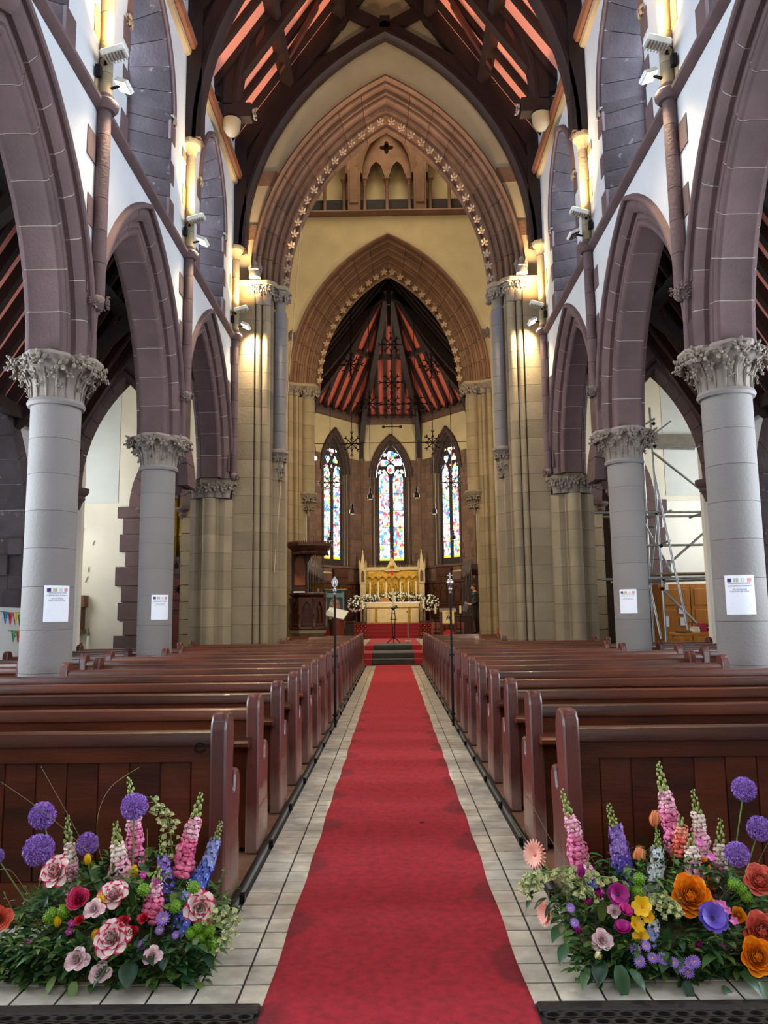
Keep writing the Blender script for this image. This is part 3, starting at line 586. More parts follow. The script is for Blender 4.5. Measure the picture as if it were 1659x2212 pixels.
# ------------------------------------------------------------------ aisles: outer wall, lean-to roof, transverse arch
TA, TH, TZ = .92, 2.15, 3.9
wnum = 20
for s, sd in ((-1, 'left'), (1, 'right')):
    holes = []
    for k in range(4):
        ym = 3.6+BAY*(k-1); holes.append([(ym-1.6, 1.55)]+[(ym+a, b) for a, b in arch_pts(1.6, 2.4, 0, 10, 2.75)]+[(ym+1.6, 1.55)])
    w = MB(); w.prism([(-6, 0), (-6, 5.2), (15.45, 5.2), (15.45, 0)], lambda a, b, t: (t, a, b), s*6.2, s*6.9, holes)
    wa = struct('wall_aisle_'+sd, w, PLASTER, 0)
    # far window: ashlar splay, the part in view
    ym = 3.6+BAY*2
    wnum += 1; g = MB(); g.prism(holes[3], lambda a, b, t: (t, a, b), s*6.88, s*6.9); wi = struct('window_%d' % wnum, g, GLASS, 0)
    z = 1.55; q = 0
    bkm = MB(); bkm.box(6.2, 6.9, ym+1.588, ym+1.61, 1.55, 2.76); bkm.v = [(s*a, b, c_) for a, b, c_ in bkm.v]; part('mortar', bkm, MORTAR_D, wi)
    while z < 2.75:
        h = (.3, .24, .34, .28)[q % 4]; xx = [6.19, 6.42, 6.66, 6.9]
        edge = 1.6 if z < 2.75 else 1.6-.42*((z-2.75)/1.15)**2
        for i in range(3):
            mb = MB(); mb.box(xx[i]+.003, xx[i+1]-.003, ym+edge-.02-(.05 if (q+i) % 3 == 0 else 0), ym+edge+.12, z+.004, z+h-.004); mb.v = [(s*a, b, c) for a, b, c in mb.v]; part('stone', mb, STONE_D, wi)
        mb = MB(); mb.box(6.17, 6.21, ym+edge, ym+edge+(.16, .3, .2, .34)[q % 4], z+.004, min(z+h, 2.78)-.004); mb.v = [(s*a, b, c) for a, b, c in mb.v]; part('quoin', mb, STONE, wi, bevel=.006)
        z += h; q += 1
    ht = lambda x, z, lat: (s*lat, ym+x, z+2.75)
    for me in voussoir_meshes([(6.17, -.02), (6.17, .26), (6.3, .26), (6.3, .03), (6.9, .03), (6.9, -.02)], 1.6, 2.4, 7, ht, STONE_D): put('voussoir', me, wi)
    # lean-to roof
    rf = MB(); zo, zi = 4.75, 8.3
    rf.prism([(6.3, zo), (4.1, zi), (4.1, zi+.15), (6.3, zo+.15)], lambda a, b, t: (s*a, t, b), -6, 15.4); ca = struct('ceiling_aisle_'+sd, rf, PINK, 0)
    me = MB().bar((s*6.25, 0, zo-.07), (s*4.1, 0, zi-.07), .16, .12, up=(0, 1, 0)).mesh('rafter', TIMBER)
    for i in range(51): put('rafter', me, ca, (0, -5.8+.41*i, 0))
    for q in (.66,): 
        mb = MB(); x = 6.3-2.2*q; z = zo+(zi-zo)*q-.2; mb.box(min(s*x-.08, s*x+.08), max(s*x-.08, s*x+.08), -6, 15.0, z-.12, z+.1); part('purlin', mb, TIMBER, ca)
    for y in COLY[:3]:
        mb = MB(); mb.bar((s*6.2, y, 4.55), (s*4.15, y, 6.5), .16, .2, up=(0, 1, 0)); part('strut', mb, TIMBER, ca)
    mb = MB(); mb.box(6.02, 6.2, -6, 15.0, 4.62, 4.82); mb.v = [(s*a, b, c) for a, b, c in mb.v]; part('wall_plate', mb, TIMBER, ca)
    # transverse arch at the east end of the aisle
    xc = 5.25; op = [(s*xc+a, b) for a, b in arch_pts(TA, TH, .25, 10, TZ)]
    w = MB(); w.prism([(s*xc-1.2, TZ), (s*xc-1.2, 8.6), (s*xc+1.2, 8.6), (s*xc+1.2, TZ), (op[-1][0], TZ)]+op[::-1]+[(op[0][0], TZ)], XZ(0), 15.0, 15.45)
    wt = struct('wall_transverse_'+sd, w, mat('aisle_end_stone', (96, 76, 66), .85, .3, 4, .4, 20), 0)
    tf = lambda x, z, lat: (s*xc+x, 15.2+lat, z+TZ)
    for pr, n in (([(-.14, .0), (.14, 0), (.2, .06), (.2, .17), (-.2, .17), (-.2, .06)], 7), ([(-.26, .165), (.26, .165), (.3, .22), (.3, .4), (-.3, .4), (-.3, .22)], 7)):
        for me in voussoir_meshes(pr, TA, TH, n, tf, STONE): put('voussoir', me, wt)
    for q in (-1, 1):
        mb = MB(); mb.lathe([(.03, -.42), (.07, -.3), (.1, -.24), (.13, -.22), (.12, -.16), (.17, -.12), (.2, -.06), (.2, 0)], 14, (s*xc+q*TA, 15.2, TZ)); part('corbel', mb, STONE, wt)
    # transept: side walls, end wall, ceiling
    tw = MB(); tw.box(min(s*6.2, s*9.2), max(s*6.2, s*9.2), 15.45, 15.6, 0, 8.6); tw.box(min(s*9.0, s*9.2), max(s*9.0, s*9.2), 15.6, 20.6, 0, 8.6)
    tw.box(min(s*3.9, s*9.2), max(s*3.9, s*9.2), 15.45, 20.6, 8.6, 8.8); struct('wall_transept_'+sd, tw, PLASTER3, 0)
    ye = 20.2; lo, hi = 5.42, 6.5; xo = (lo+hi)/2; op = [(s*xo+a, b) for a, b in arch_pts(.54, 1.4, 0, 8, 4.2)]
    w = MB(); w.prism([(min(s*3.6, s*9.2), 0), (min(s*3.6, s*9.2), 8.6), (max(s*3.6, s*9.2), 8.6), (max(s*3.6, s*9.2), 0), (op[-1][0], 0)]+op[::-1]+[(op[0][0], 0)], XZ(0), ye, ye+.4)
    we = struct('wall_transept_end_'+sd, w, PLASTER3, 0)
    z = 0; q = 0
    while z < 4.2:
        h = (.42, .5, .38, .46)[q % 4]
        for sg in (-1, 1):
            wd_ = .3+(.18, .34, .1, .26)[q % 4]; x0 = s*xo+sg*.54; x1 = s*xo+sg*(.54+wd_)
            mb = MB(); mb.box(min(x0, x1), max(x0, x1), ye-.06-.015*(q % 3), ye+.05, z+.006, min(z+h, 4.25)-.006)
            mb.box(min(x0, x0-sg*.06), max(x0, x0-sg*.06), ye-.02, ye+.4, z+.006, min(z+h, 4.25)-.006); part('quoin', mb, STONE_T if sg == -s else STONE, we, bevel=.01)
        z += h; q += 1
    ef = lambda x, z_, lat: (s*xo+x, ye+lat, z_+4.2)
    for me in voussoir_meshes([(-.07, -.05), (.3, -.05), (.3, .34), (-.07, .34)], .54, 1.4, 5, ef, STONE): put('voussoir', me, we)
    mb = MB(); mb.lathe([(.05, -.3), (.12, -.2), (.1, -.14), (.2, -.06), (.2, 0)], 12, (s*(xo-.52), ye-.02, 4.2)); mb.lathe([(.05, -.3), (.12, -.2), (.1, -.14), (.2, -.06), (.2, 0)], 12, (s*(xo+.52), ye-.02, 4.2)); part('imposts', mb, STONE, we)
    up_ = MB(); up_.box(min(s*7.15, s*9.0), max(s*7.15, s*9.0), ye-.012, ye+.01, 4.35, 8.5); part('upper_plaster', up_, mat('plaster_greenish', (206, 210, 204), .85, .08, 2), we, sharp=0)
    bk = MB(); bk.box(min(s*3.6, s*7.4), max(s*3.6, s*7.4), 22.3, 22.5, 0, 8); bk.box(min(s*7.2, s*7.4), max(s*7.2, s*7.4), 20.6, 22.4, 0, 8); bk.box(min(s*3.6, s*7.4), max(s*3.6, s*7.4), 20.6, 22.4, 7.8, 8); struct('wall_chamber_'+sd, bk, mat('chamber_dark', (70, 62, 58), .9), 0)
# west wall behind the camera, outer closing
w = MB(); w.box(-7, 7, -6.2, -6, 0, 17.2); struct('wall_west', w, PLASTER, 0)
# ------------------------------------------------------------------ chancel and apse
AP = [(-3.6, 24.2), (-3.6, 33.2), (-1.36, 36.0), (1.36, 36.0), (3.6, 33.2), (3.6, 24.2)]
APST = mat('apse_stone', (112, 86, 70), .85, .35, 3, .4, 20, rand=.2)
def facet(p, q):
    p, q = Vector((*p, 0)), Vector((*q, 0)); d = q-p; L = d.length; d.normalize(); n = Vector((-d.y, d.x, 0))
    return (lambda a, b, t: tuple(p+d*a+n*t+Vector((0, 0, b)))), L
w = MB()
for s in (-1, 1): w.box(s*3.75-.15, s*3.75+.15, 24.2, 33.3, 0, 10.5)
struct('wall_chancel', w, PLASTER2, 0)
# stained glass: leaded pieces in many colours, lit from outside
def stained(name, sc, seed):
    m = bpy.data.materials.new(name); m.use_nodes = True; N = m.node_tree.nodes; L = m.node_tree.links; b = N['Principled BSDF']
    tc = N.new('ShaderNodeTexCoord'); mp = N.new('ShaderNodeMapping'); mp.inputs['Location'].default_value = (seed, seed*.7, seed*.3); mp.inputs['Scale'].default_value = (1.25, 1, .9); L.new(tc.outputs['Object'], mp.inputs[0])
    def vor(s_, f):
        v = N.new('ShaderNodeTexVoronoi'); v.inputs['Scale'].default_value = s_; v.feature = f; L.new(mp.outputs[0], v.inputs['Vector']); return v
    v1 = vor(sc, 'F1'); ve = vor(sc, 'DISTANCE_TO_EDGE'); sx = N.new('ShaderNodeSeparateColor'); L.new(v1.outputs['Color'], sx.inputs[0])
    rp = N.new('ShaderNodeValToRGB'); cr_ = rp.color_ramp; cr_.interpolation = 'CONSTANT'; cols = [(0, (1, 1, 1)), (.30, (.35, .75, 1)), (.40, (.05, .25, .75)), (.55, (1, .93, .7)), (.66, (.85, .06, .08)), (.76, (1, .62, .08)), (.83, (.95, .98, 1)), (.92, (.12, .5, .22)), (.96, (.75, .15, .4))]
    cr_.elements[0].color = (*cols[0][1], 1)
    cr_.elements.remove(cr_.elements[1])
    for p_, c_ in cols[1:]: e = cr_.elements.new(p_); e.color = (*c_, 1)
    L.new(sx.outputs[0], rp.inputs[0])
    # large pale figures
    v2 = N.new('ShaderNodeTexNoise'); v2.inputs['Scale'].default_value = 1.6; L.new(mp.outputs[0], v2.inputs['Vector']); r2 = N.new('ShaderNodeValToRGB'); r2.color_ramp.elements[0].position = .60; r2.color_ramp.elements[1].position = .66; L.new(v2.outputs['Fac'], r2.inputs[0])
    mx = N.new('ShaderNodeMix'); mx.data_type = 'RGBA'; L.new(r2.outputs[0], mx.inputs[0]); L.new(rp.outputs[0], mx.inputs[6]); mx.inputs[7].default_value = (.95, .98, 1, 1)
    ld = N.new('ShaderNodeMath'); ld.operation = 'GREATER_THAN'; ld.inputs[1].default_value = .035; L.new(ve.outputs['Distance'], ld.inputs[0])
    m2 = N.new('ShaderNodeMix'); m2.data_type = 'RGBA'; L.new(ld.outputs[0], m2.inputs[0]); m2.inputs[6].default_value = (.02, .02, .03, 1); L.new(mx.outputs[2], m2.inputs[7])
    L.new(m2.outputs[2], b.inputs['Base Color']); L.new(m2.outputs[2], b.inputs['Emission Color']); b.inputs['Emission Strength'].default_value = 1.7; b.inputs['Roughness'].default_value = .3
    return m
SG = [stained('stained_glass_%d' % i, 9, 3.7*i) for i in range(3)]; SGT = stained('stained_glass_tracery', 5, 9)
ZS, ZSP, ZT = 3.86, 7.75, 8.4
def light_hole(cx, w, z0, zs, h): return [(cx-w, z0)]+[(cx+a, b) for a, b in arch_pts(w, h, 0, 6, zs)]+[(cx+w, z0)]
def lobes(cx, cz, r, n, a0):
    out = []
    for i in range(n*7):
        a = a0+2*PI*i/(n*7); rr = r*(.55+.45*abs(math.cos(n/2*(a-a0)))); out.append((cx+rr*math.cos(a), cz+rr*math.sin(a)))
    return out
fac = [((AP[1], AP[2]), 'left apse'), ((AP[2], AP[3]), 'centre apse'), ((AP[3], AP[4]), 'right apse')]
hw = .66; sq = [-1.36, .0, 0]
for i, ((p, q), nm) in enumerate(fac):
    fn, L_ = facet(p, q); cx = L_/2 if i == 1 else (L_-1.83 if i == 0 else 1.83)
    hole = [(cx-hw-.12, 3.5)]+[(cx+a, b) for a, b in arch_pts(hw+.12, 1.75, 0, 10, ZSP)]+[(cx+hw+.12, 3.5)]
    w = MB(); w.prism([(0, 0), (L_, 0), (L_, 10.6), (0, 10.6)], fn, 0, .5, [hole]); wa = struct('wall_apse_%d' % (i+1), w, PLASTER2, 0, label=None)
    # ashlar below the springing
    z = 3.2; r = 0
    while z < 8.3:
        h = (.32, .27, .36, .3)[r % 4]; x = 0
        while x < L_-.02:
            wdt = min(rnd.uniform(.3, .55), L_-x); e = hw+.14+(max(0, .0) if z < ZSP else -.0)
            if z+h > ZSP: e -= .35*((z+h-ZSP)/1.75)**2
            for a, b in ((x, min(x+wdt, cx-e)), (max(x, cx+e), x+wdt)):
                if b-a > .06: mb = MB(); mb.prism([(a+.005, z+.005), (b-.005, z+.005), (b-.005, z+h-.005), (a+.005, z+h-.005)], fn, -.025-rnd.uniform(0, .012), .01); part('stone', mb, APST, wa, sharp=0)
            x += wdt
        z += h; r += 1
    mb = MB(); mb.prism([(0, 0), (L_, 0), (L_, 3.2), (0, 3.2)], fn, -.03, .0); part('dado', mb, APST, wa, sharp=0)
    # moulded frame, hood and tracery
    wi = struct('window_%d' % (11+i), MB().prism([(cx-hw-.16, 3.3), (cx+hw+.16, 3.3), (cx+hw+.16, 3.52), (cx-hw-.16, 3.52)], fn, -.06, .3), APST, 0)
    afn2 = lambda x, z_, lat: fn(cx+x, z_+ZSP, lat)
    for pr in ([(-.10, .14), (-.13, .2), (-.08, .26), (0, .26), (0, .14)], [(-.05, .02), (-.05, .12), (.15, .12), (.15, .02)], [(.08, -.06), (.08, .03), (.3, .03), (.3, -.06)]):
        part('arch_mould', full_arch(pr, hw+.1, 1.72, afn2, 10), mat('apse_mould', (72, 54, 48), .8, .3, 5), wi)
    for sg in (-1, 1):
        mb = MB()
        for o_, dpt, r_ in ((.2, -.04, .05), (.08, .05, .05), (.0, .16, .045)): mb.cyl(fn(cx+sg*(hw+o_), 3.52, dpt), fn(cx+sg*(hw+o_), ZSP, dpt), r_, n=8)
        part('jamb_shaft', mb, MATS['apse_mould'], wi)
    tr = [light_hole(cx-.325, .235, ZS, 7.62, .55), light_hole(cx+.325, .235, ZS, 7.62, .55)]
    if i == 1: tr += [lobes(cx, 8.78, .27, 2, PI/2), lobes(cx, 8.2, .27, 2, PI/2), lobes(cx-.31, 8.48, .27, 2, 0), lobes(cx+.31, 8.48, .27, 2, 0), lobes(cx-.5, 8.02, .13, 3, PI/2), lobes(cx+.5, 8.02, .13, 3, PI/2), lobes(cx-.25, 8.84, .11, 3, 0), lobes(cx+.25, 8.84, .11, 3, 0)]
    else: tr += [lobes(cx, 8.72, .2, 3, -PI/2), lobes(cx-.25, 8.36, .2, 3, PI/6), lobes(cx+.25, 8.36, .2, 3, -PI/6), lobes(cx-.5, 8.0, .1, 3, PI/2), lobes(cx+.5, 8.0, .1, 3, PI/2), lobes(cx-.3, 8.78, .09, 3, 0), lobes(cx+.3, 8.78, .09, 3, 0), lobes(cx, 8.06, .1, 3, PI/2)]
    ol = [(cx-hw, 3.5)]+[(cx+a, b) for a, b in arch_pts(hw, 1.62, 0, 10, ZSP)]+[(cx+hw, 3.5)]
    mb = MB(); mb.prism(ol, fn, .2, .3, tr); part('tracery', mb, mat('tracery_stone', (52, 44, 44), .85, .2, 6), wi, sharp=0)
    for j, hpoly in enumerate(tr):
        mb = MB(); mb.prism(hpoly, fn, .25, .27); part('pane', mb, SG[i] if j < 2 else SGT, wi, sharp=0)
    for z_ in (4.6, 5.4, 6.2, 7.0):
        mb = MB(); mb.bar(fn(cx-.6, z_, .22), fn(cx+.6, z_, .22), .018, .018); part('saddle_bar', mb, IRON, wi)
    # gold border at the foot of each light
    for c2 in (-.325, .325):
        mb = MB(); mb.prism([(cx+c2-.23, ZS), (cx+c2+.23, ZS), (cx+c2+.23, ZS+.1), (cx+c2-.23, ZS+.1)], fn, .235, .249); part('border_pane', mb, mat('gold_glass', (255, 196, 40), .3, .4, 20, emit=1.4), wi, sharp=0)
    mb = MB(); mb.sweep([(0, 10.25), (-.08, 10.27), (-.12, 10.36), (-.18, 10.42), (-.2, 10.55), (-.16, 10.64), (0, 10.64)], [lambda a, b, x=x: fn(x, b, a) for x in (-.05, L_+.05)]); part('cornice', mb, mat('cornice_wood', (86, 62, 50), .6, .3, 6), wa)
    for x in ((0.0,) if i == 0 else (0.0, L_)):
        mb = MB(); mb.bar(fn(x, 8.6, -.06), fn(x, 10.4, -.06), .2, .2); part('wall_post', mb, TIMBER, wa)
        mb = MB(); mb.cyl(fn(x, 3.3, -.05), fn(x, 8.3, -.05), .07, n=10); mb.lathe([(.07, 0), (.08, .1), (.14, .22), (.14, .3)], 12, fn(x, 8.3, -.05)); part('corner_shaft', mb, APST, wa)
# apse and chancel roof
AZ = 10.6; apex = Vector((0, 31.0, 15.3)); sp = MB()
def tri(mb, a, b, c, t=.1):
    a, b, c = Vector(a), Vector(b), Vector(c); n = Vector((0, 0, t)); return mb.add([a, b, c, a+n, b+n, c+n], [(0, 1, 2), (3, 5, 4), (0, 3, 4, 1), (1, 4, 5, 2), (2, 5, 3, 0)])
PA = [(-3.75, 31.0), (-3.75, 33.1), (-1.42, 36.2), (1.42, 36.2), (3.75, 33.1), (3.75, 31.0)]
for p, q in zip(PA, PA[1:]): tri(sp, (*p, AZ), (*q, AZ), apex)
ca = struct('ceiling_apse', sp, RED_B, 0)
def along(p, q, n):
    for i in range(n): yield i/(n-1)
for fi, (p, q) in enumerate(zip(PA, PA[1:])):
    P, Q = Vector((*p, AZ)), Vector((*q, AZ)); n = 7 if 0 < fi < 4 else 5
    for i in range(1, n):
        b = P.lerp(Q, i/n); d = (Q-P).normalized(); mid = P.lerp(Q, .5)
        # rafters run parallel up the facet until they meet the hips
        up = (apex-mid); off = (b-mid); k = 1-abs((b-mid).length/((Q-P).length/2)); top = b+up*max(.12, k)
        nrm = (Q-P).cross(up).normalized(); nrm = nrm if nrm.z < 0 else -nrm
        mb = MB(); mb.bar(b+nrm*.09+Vector((0, 0, -.05)), top+nrm*.09, .09, .16, up=tuple(d)); part('rafter', mb, TIMBER, ca)
        # ashlar piece standing at the wall head
        ins = b+(Vector((0, 31, AZ))-Vector((b.x, b.y, AZ))).normalized()*.38; mb = MB(); mb.bar(ins+Vector((0, 0, -.1)), ins+Vector((0, 0, .72)), .1, .1); part('ashlar_post', mb, TIMBER, ca)
for p in PA:
    a = Vector((*p, 9.0)); e = apex; c0 = Vector((0, 31, 0)); pts = []
    for i in range(15):
        q = i/14; h = math.cos(q*PI/2*.92); h = 1-.95*q; z = 10.6+4.7*(1-h)-.34-.25*math.sin(PI*q)-.9*max(0, .12-q)/.12; pts.append(Vector((p[0]*h*.96, 31+(p[1]-31)*h*.96, z)))
    d = Vector((p[0], p[1]-31, 0)).normalized(); sd_ = Vector((-d.y, d.x, 0))
    mb = MB(); mb.sweep([(-.12, -.12), (.12, -.12), (.12, .26), (-.12, .26)], [lambda a_, b_, P=P, j=j: tuple(P+sd_*a_+(d*math.cos(j*PI/28)+Vector((0, 0, 1))*math.sin(j*PI/28))*b_) for j, P in enumerate(pts)]); part('arched_rib', mb, TIMBER, ca)
    mb = MB(); mb.bar(Vector((*p, AZ-.02)), apex-Vector((0, 0, .1)), .16, .3); part('hip_rafter', mb, TIMBER, ca)
PB = [Vector((0, 31, 0))+(Vector((*p, 0))-Vector((0, 31, 0)))*.52+Vector((0, 0, 12.75)) for p in PA]
for a, b in zip(PB, PB[1:]): mb = MB(); mb.bar(a, b, .16, .2); part('collar_purlin', mb, mat('timber_grey', (66, 54, 50), .6), ca)
mb = MB(); mb.lathe([(.05, -.4), (.16, -.3), (.2, -.1), (.28, 0), (.2, .4), (.1, .8)], 8, (0, 31, 14.6)); part('boss', mb, TIMBER, ca)
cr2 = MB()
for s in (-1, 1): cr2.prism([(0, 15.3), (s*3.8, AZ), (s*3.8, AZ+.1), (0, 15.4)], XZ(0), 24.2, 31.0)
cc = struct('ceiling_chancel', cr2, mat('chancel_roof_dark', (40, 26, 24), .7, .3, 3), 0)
for i in range(13):
    for s in (-1, 1): mb = MB(); mb.bar((s*3.7, 24.5+.52*i, AZ-.08), (0, 24.5+.52*i, 15.2), .1, .16, up=(0, 1, 0)); part('rafter', mb, TIMBER, cc)
for y in (26.4, 28.8, 31.0):
    mb = full_arch([(-.12, 0), (.12, 0), (.12, .3), (-.12, .3)], 3.3, 5.2, lambda x, z, lat: (x, y+lat, z+9.2), 12); part('arched_rib', mb, TIMBER, cc)
    mb = MB(); mb.bar((0, y, 13.2), (0, y, 15.2), .16, .16); part('king_post', mb, TIMBER, cc)
# ------------------------------------------------------------------ steps up to the chancel
REDC = mat('red_carpet', (172, 28, 44), .95, .22, 30, .7, 220, sheen=.1)
zs = [0, .15, .30, .44]; ys = [21.75, 22.05, 23.9]
st = MB()
for i in range(3): st.box(-3.5, 3.5, ys[i], 31.5, zs[i]-.01 if i else -.01, zs[i+1])
stp = struct('trim_1', st, mat('step_stone', (150, 140, 120), .7, .2, 5), 0)
cp = MB()
for i in range(3):
    for a_, b_ in ((-.86, -.6), (.58, .86)): cp.box(a_, b_, ys[i]-.015, (ys+[31.2])[i+1], zs[i]+.001, zs[i+1]+.008)
cp.box(-.6, .58, 26.32, 31.2, .45, .449)
solo('step_carpet', cp, REDC, (0, 21.75, 0), 'red carpet covering the chancel steps and the landing', 'carpet')
bk = MB(); zz = [0, .16, .31, .45]
for i in range(3): bk.box(-.599, .579, ys[i]-.015, (ys+[26.3])[i+1], zz[i]+.005, zz[i+1]+.012)
solo('step_cover', bk, mat('black_rubber_cover', (44, 44, 44), .45, .5, 4), (0, 21.7, 0), 'black rubber cover laid over the middle of the red chancel steps', 'step cover', bevel=.02)
az = [.44, .58, .72, .86, 1.0]; ay = [31.2, 31.7, 32.2, 32.7]
st = MB()
for i in range(4): st.box(-3.5, 3.5, ay[i], 36, az[i]-.01, az[i+1])
struct('trim_2', st, mat('altar_step_red', (140, 26, 38), .95, .2, 30, .5, 200), 0)
# ------------------------------------------------------------------ text as flat mesh
def text_mb(body, size, fn, m=0, mb=None, align='CENTER'):
    cu = bpy.data.curves.new('t', 'FONT'); cu.body = body; cu.size = size; cu.align_x = align; cu.resolution_u = 2
    ob = bpy.data.objects.new('t', cu); me = bpy.data.meshes.new_from_object(ob); mb = mb or MB()
    mb.add([fn(v.co.x, v.co.y) for v in me.vertices], [tuple(p.vertices) for p in me.polygons], m)
    bpy.data.objects.remove(ob); bpy.data.curves.remove(cu); bpy.data.meshes.remove(me); return mb
# ------------------------------------------------------------------ floodlights and their light
SHN = {1: 'nearest', 2: 'second', 3: 'third'}
LAMP_ON = mat('lamp_lit', (255, 236, 200), .3, .0, emit=14)
for s in (-1, 1):
    sd = ('left', 'right')[s > 0]
    for k in (1, 2, 3):
        y = COLY[k]; x = s*3.30
        t = thing('floodlight', (x, y, 8.0), 'white %s floodlight tilted upward on the %s %s wall shaft' % ('ribbed', SHN[k], sd), 'floodlight', 'uplights on the wall shafts')
        M = Matrix.Rotation(s*.28, 3, 'Y')@Matrix.Rotation(.15, 3, 'X')
        mb = MB(); c = Vector((s*3.22, y-.16, 8.02)); mb.obox(c, (.15, .10, .035), M); part('housing', mb, WHITE_M, t, bevel=.012)
        mb = MB()
        for q in range(-3, 4): mb.obox(c+M@Vector((q*.038, 0, -.048)), (.006, .09, .016), M)
        part('cooling_fins', mb, mat('fin_grey', (170, 168, 160), .5, .1), t)
        mb = MB(); mb.obox(c+M@Vector((0, 0, .037)), (.13, .085, .003), M); part('lens', mb, mat('uplight_lens', (255, 214, 140), .3, .0, emit=5), t)
        mb = MB(); mb.bar(c+Vector((s*.1, 0, -.03)), (s*3.40, y, 7.9), .03, .03); part('bracket', mb, IRON, t)
        mb = MB(); mb.box(s*3.40-.03, s*3.40+.03, y-.20, y-.13, 7.72, 7.86); mb.tube([(s*3.40, y-.16, 7.86), (s*3.38, y-.19, 7.93), (s*3.33, y-.17, 8.0)], .008, 5); part('driver_box', mb, BLACK, t)
        lit = not (s > 0 and k == 2)
        t2 = thing('floodlight', (x, y, 7.62), '%s square floodlight under the uplight on the %s %s shaft' % ('glaring lit' if lit else 'switched-off', SHN[k], sd), 'floodlight', 'downlights on the wall shafts')
        c2 = Vector((s*3.13, y-.05, 7.68)); M2 = Matrix.Rotation(s*-.5, 3, 'Y')@Matrix.Rotation(-.35, 3, 'X'); M2 = Matrix.Rotation(s*.35, 3, 'Z')@M2
        mb = MB(); mb.obox(c2, (.10, .085, .03), M2); part('housing', mb, WHITE_M, t2, bevel=.01)
        mb = MB(); mb.obox(c2+M2@Vector((0, 0, -.032)), (.088, .072, .004), M2); pl = part('lamp_panel', mb, LAMP_ON if lit else BLACK, t2)
        if not lit:
            mb = MB()
            for a in range(3):
                for b in range(2): mb.ell(c2+M2@Vector(((a-1)*.055, (b-.5)*.06, -.036)), (.02, .02, .008), 8, 4, M2)
            part('led_dots', mb, SILVER, t2)
        mb = MB(); mb.bar(c2+Vector((s*.05, 0, 0)), (s*3.36, y, 7.66), .03, .02); part('bracket', mb, IRON, t2)
        # the lamps' own light
        def spot(loc, tgt, w, col, ang, blend=.9, r=.08):
            l = bpy.data.lights.new('floodlight_beam', 'SPOT'); l.energy = w; l.color = col; l.spot_size = math.radians(ang); l.spot_blend = blend; l.shadow_soft_size = r
            o = bpy.data.objects.new('floodlight_beam', l); COL.objects.link(o); o.location = loc; aim(o, tgt)
        spot(c+Vector((0, 0, .1)), (s*2.9, y+.1, 11), 200 if k < 3 else 150, (1, .62, .22), 130)
        spot(c+Vector((0, 0, .12)), (s*1.3, y+.9, 15), 620, (1, .74, .42), 84)
        if lit: spot(c2+M2@Vector((0, 0, -.06)), (-s*1.2, y+.4, 1.5), 560, (1, .79, .48), 140, .8)
# ------------------------------------------------------------------ carpet runner, rubber mat, iron rails
nx, ny, Y0, Y1 = 36, 620, 2.62, 21.72
cp = bpy.data.meshes.new('carpet'); vs = []; fs = []; stv = []
stains = [(sg*.47+rnd.uniform(-.03, .03), y, rnd.uniform(.075, .12)) for sg in (-1, 1) for y in [3.0+.42*i+.2*math.sin(i*3.1+sg) for i in range(20)]]
for j in range(ny+1):
    y = Y0+(Y1-Y0)*j/ny
    for i in range(nx+1):
        u = i/nx*2-1; e = .47+.003*math.sin(y*2.3+(u > 0)*2)+.004*math.sin(y*7.1); x = u*e
        z = .010+.0022*math.sin(y*9+x*3)*max(0, math.sin(y*1.3))+.0012*math.sin(y*31+2*x)
        if i in (0, nx): z = .001
        vs.append((x, y-Y0, z))
        d = min(((abs(x)-abs(sx))**2+(y-sy)**2*.55)**.5/sr_ for sx, sy, sr_ in stains if (sx > 0) == (x > 0))
        stv.append(max(0, min(1, (1.08-d)/.2)))
fs = [(j*(nx+1)+i, j*(nx+1)+i+1, (j+1)*(nx+1)+i+1, (j+1)*(nx+1)+i) for j in range(ny) for i in range(nx)]
cp.from_pydata(vs, [], fs); cp.polygons.foreach_set('use_smooth', [True]*len(fs))
at_ = cp.attributes.new('stain', 'FLOAT', 'POINT'); at_.data.foreach_set('value', stv)
RUN = mat('red_runner', (188, 28, 48), .92, .2, 26, .8, 190, rgb2=(150, 20, 36)).copy(); N = RUN.node_tree.nodes; L = RUN.node_tree.links
an = N.new('ShaderNodeAttribute'); an.attribute_name = 'stain'; b = N['Principled BSDF']; src = b.inputs['Base Color'].links[0].from_socket
mx = N.new('ShaderNodeMix'); mx.data_type = 'RGBA'; ml = N.new('ShaderNodeMath'); ml.operation = 'MULTIPLY'; ml.inputs[1].default_value = .55; L.new(an.outputs['Fac'], ml.inputs[0]); L.new(ml.outputs[0], mx.inputs[0]); L.new(src, mx.inputs[6]); mx.inputs[7].default_value = srgb(96, 14, 26); L.new(mx.outputs[2], b.inputs['Base Color'])
cp.materials.append(RUN)
tag(put('carpet_runner', cp, None, (0, Y0, 0)), 'long red carpet runner with damp round stains along its edges', 'carpet')
leafm = MB(); leafm.ell((.17, 5.3, .016), (.02, .008, .004), 6, 4); solo('dry_leaf', leafm, mat('dry_leaf', (60, 40, 24), .8), (.17, 5.3, .012), 'tiny dark dry leaf lying on the red carpet', 'leaf')
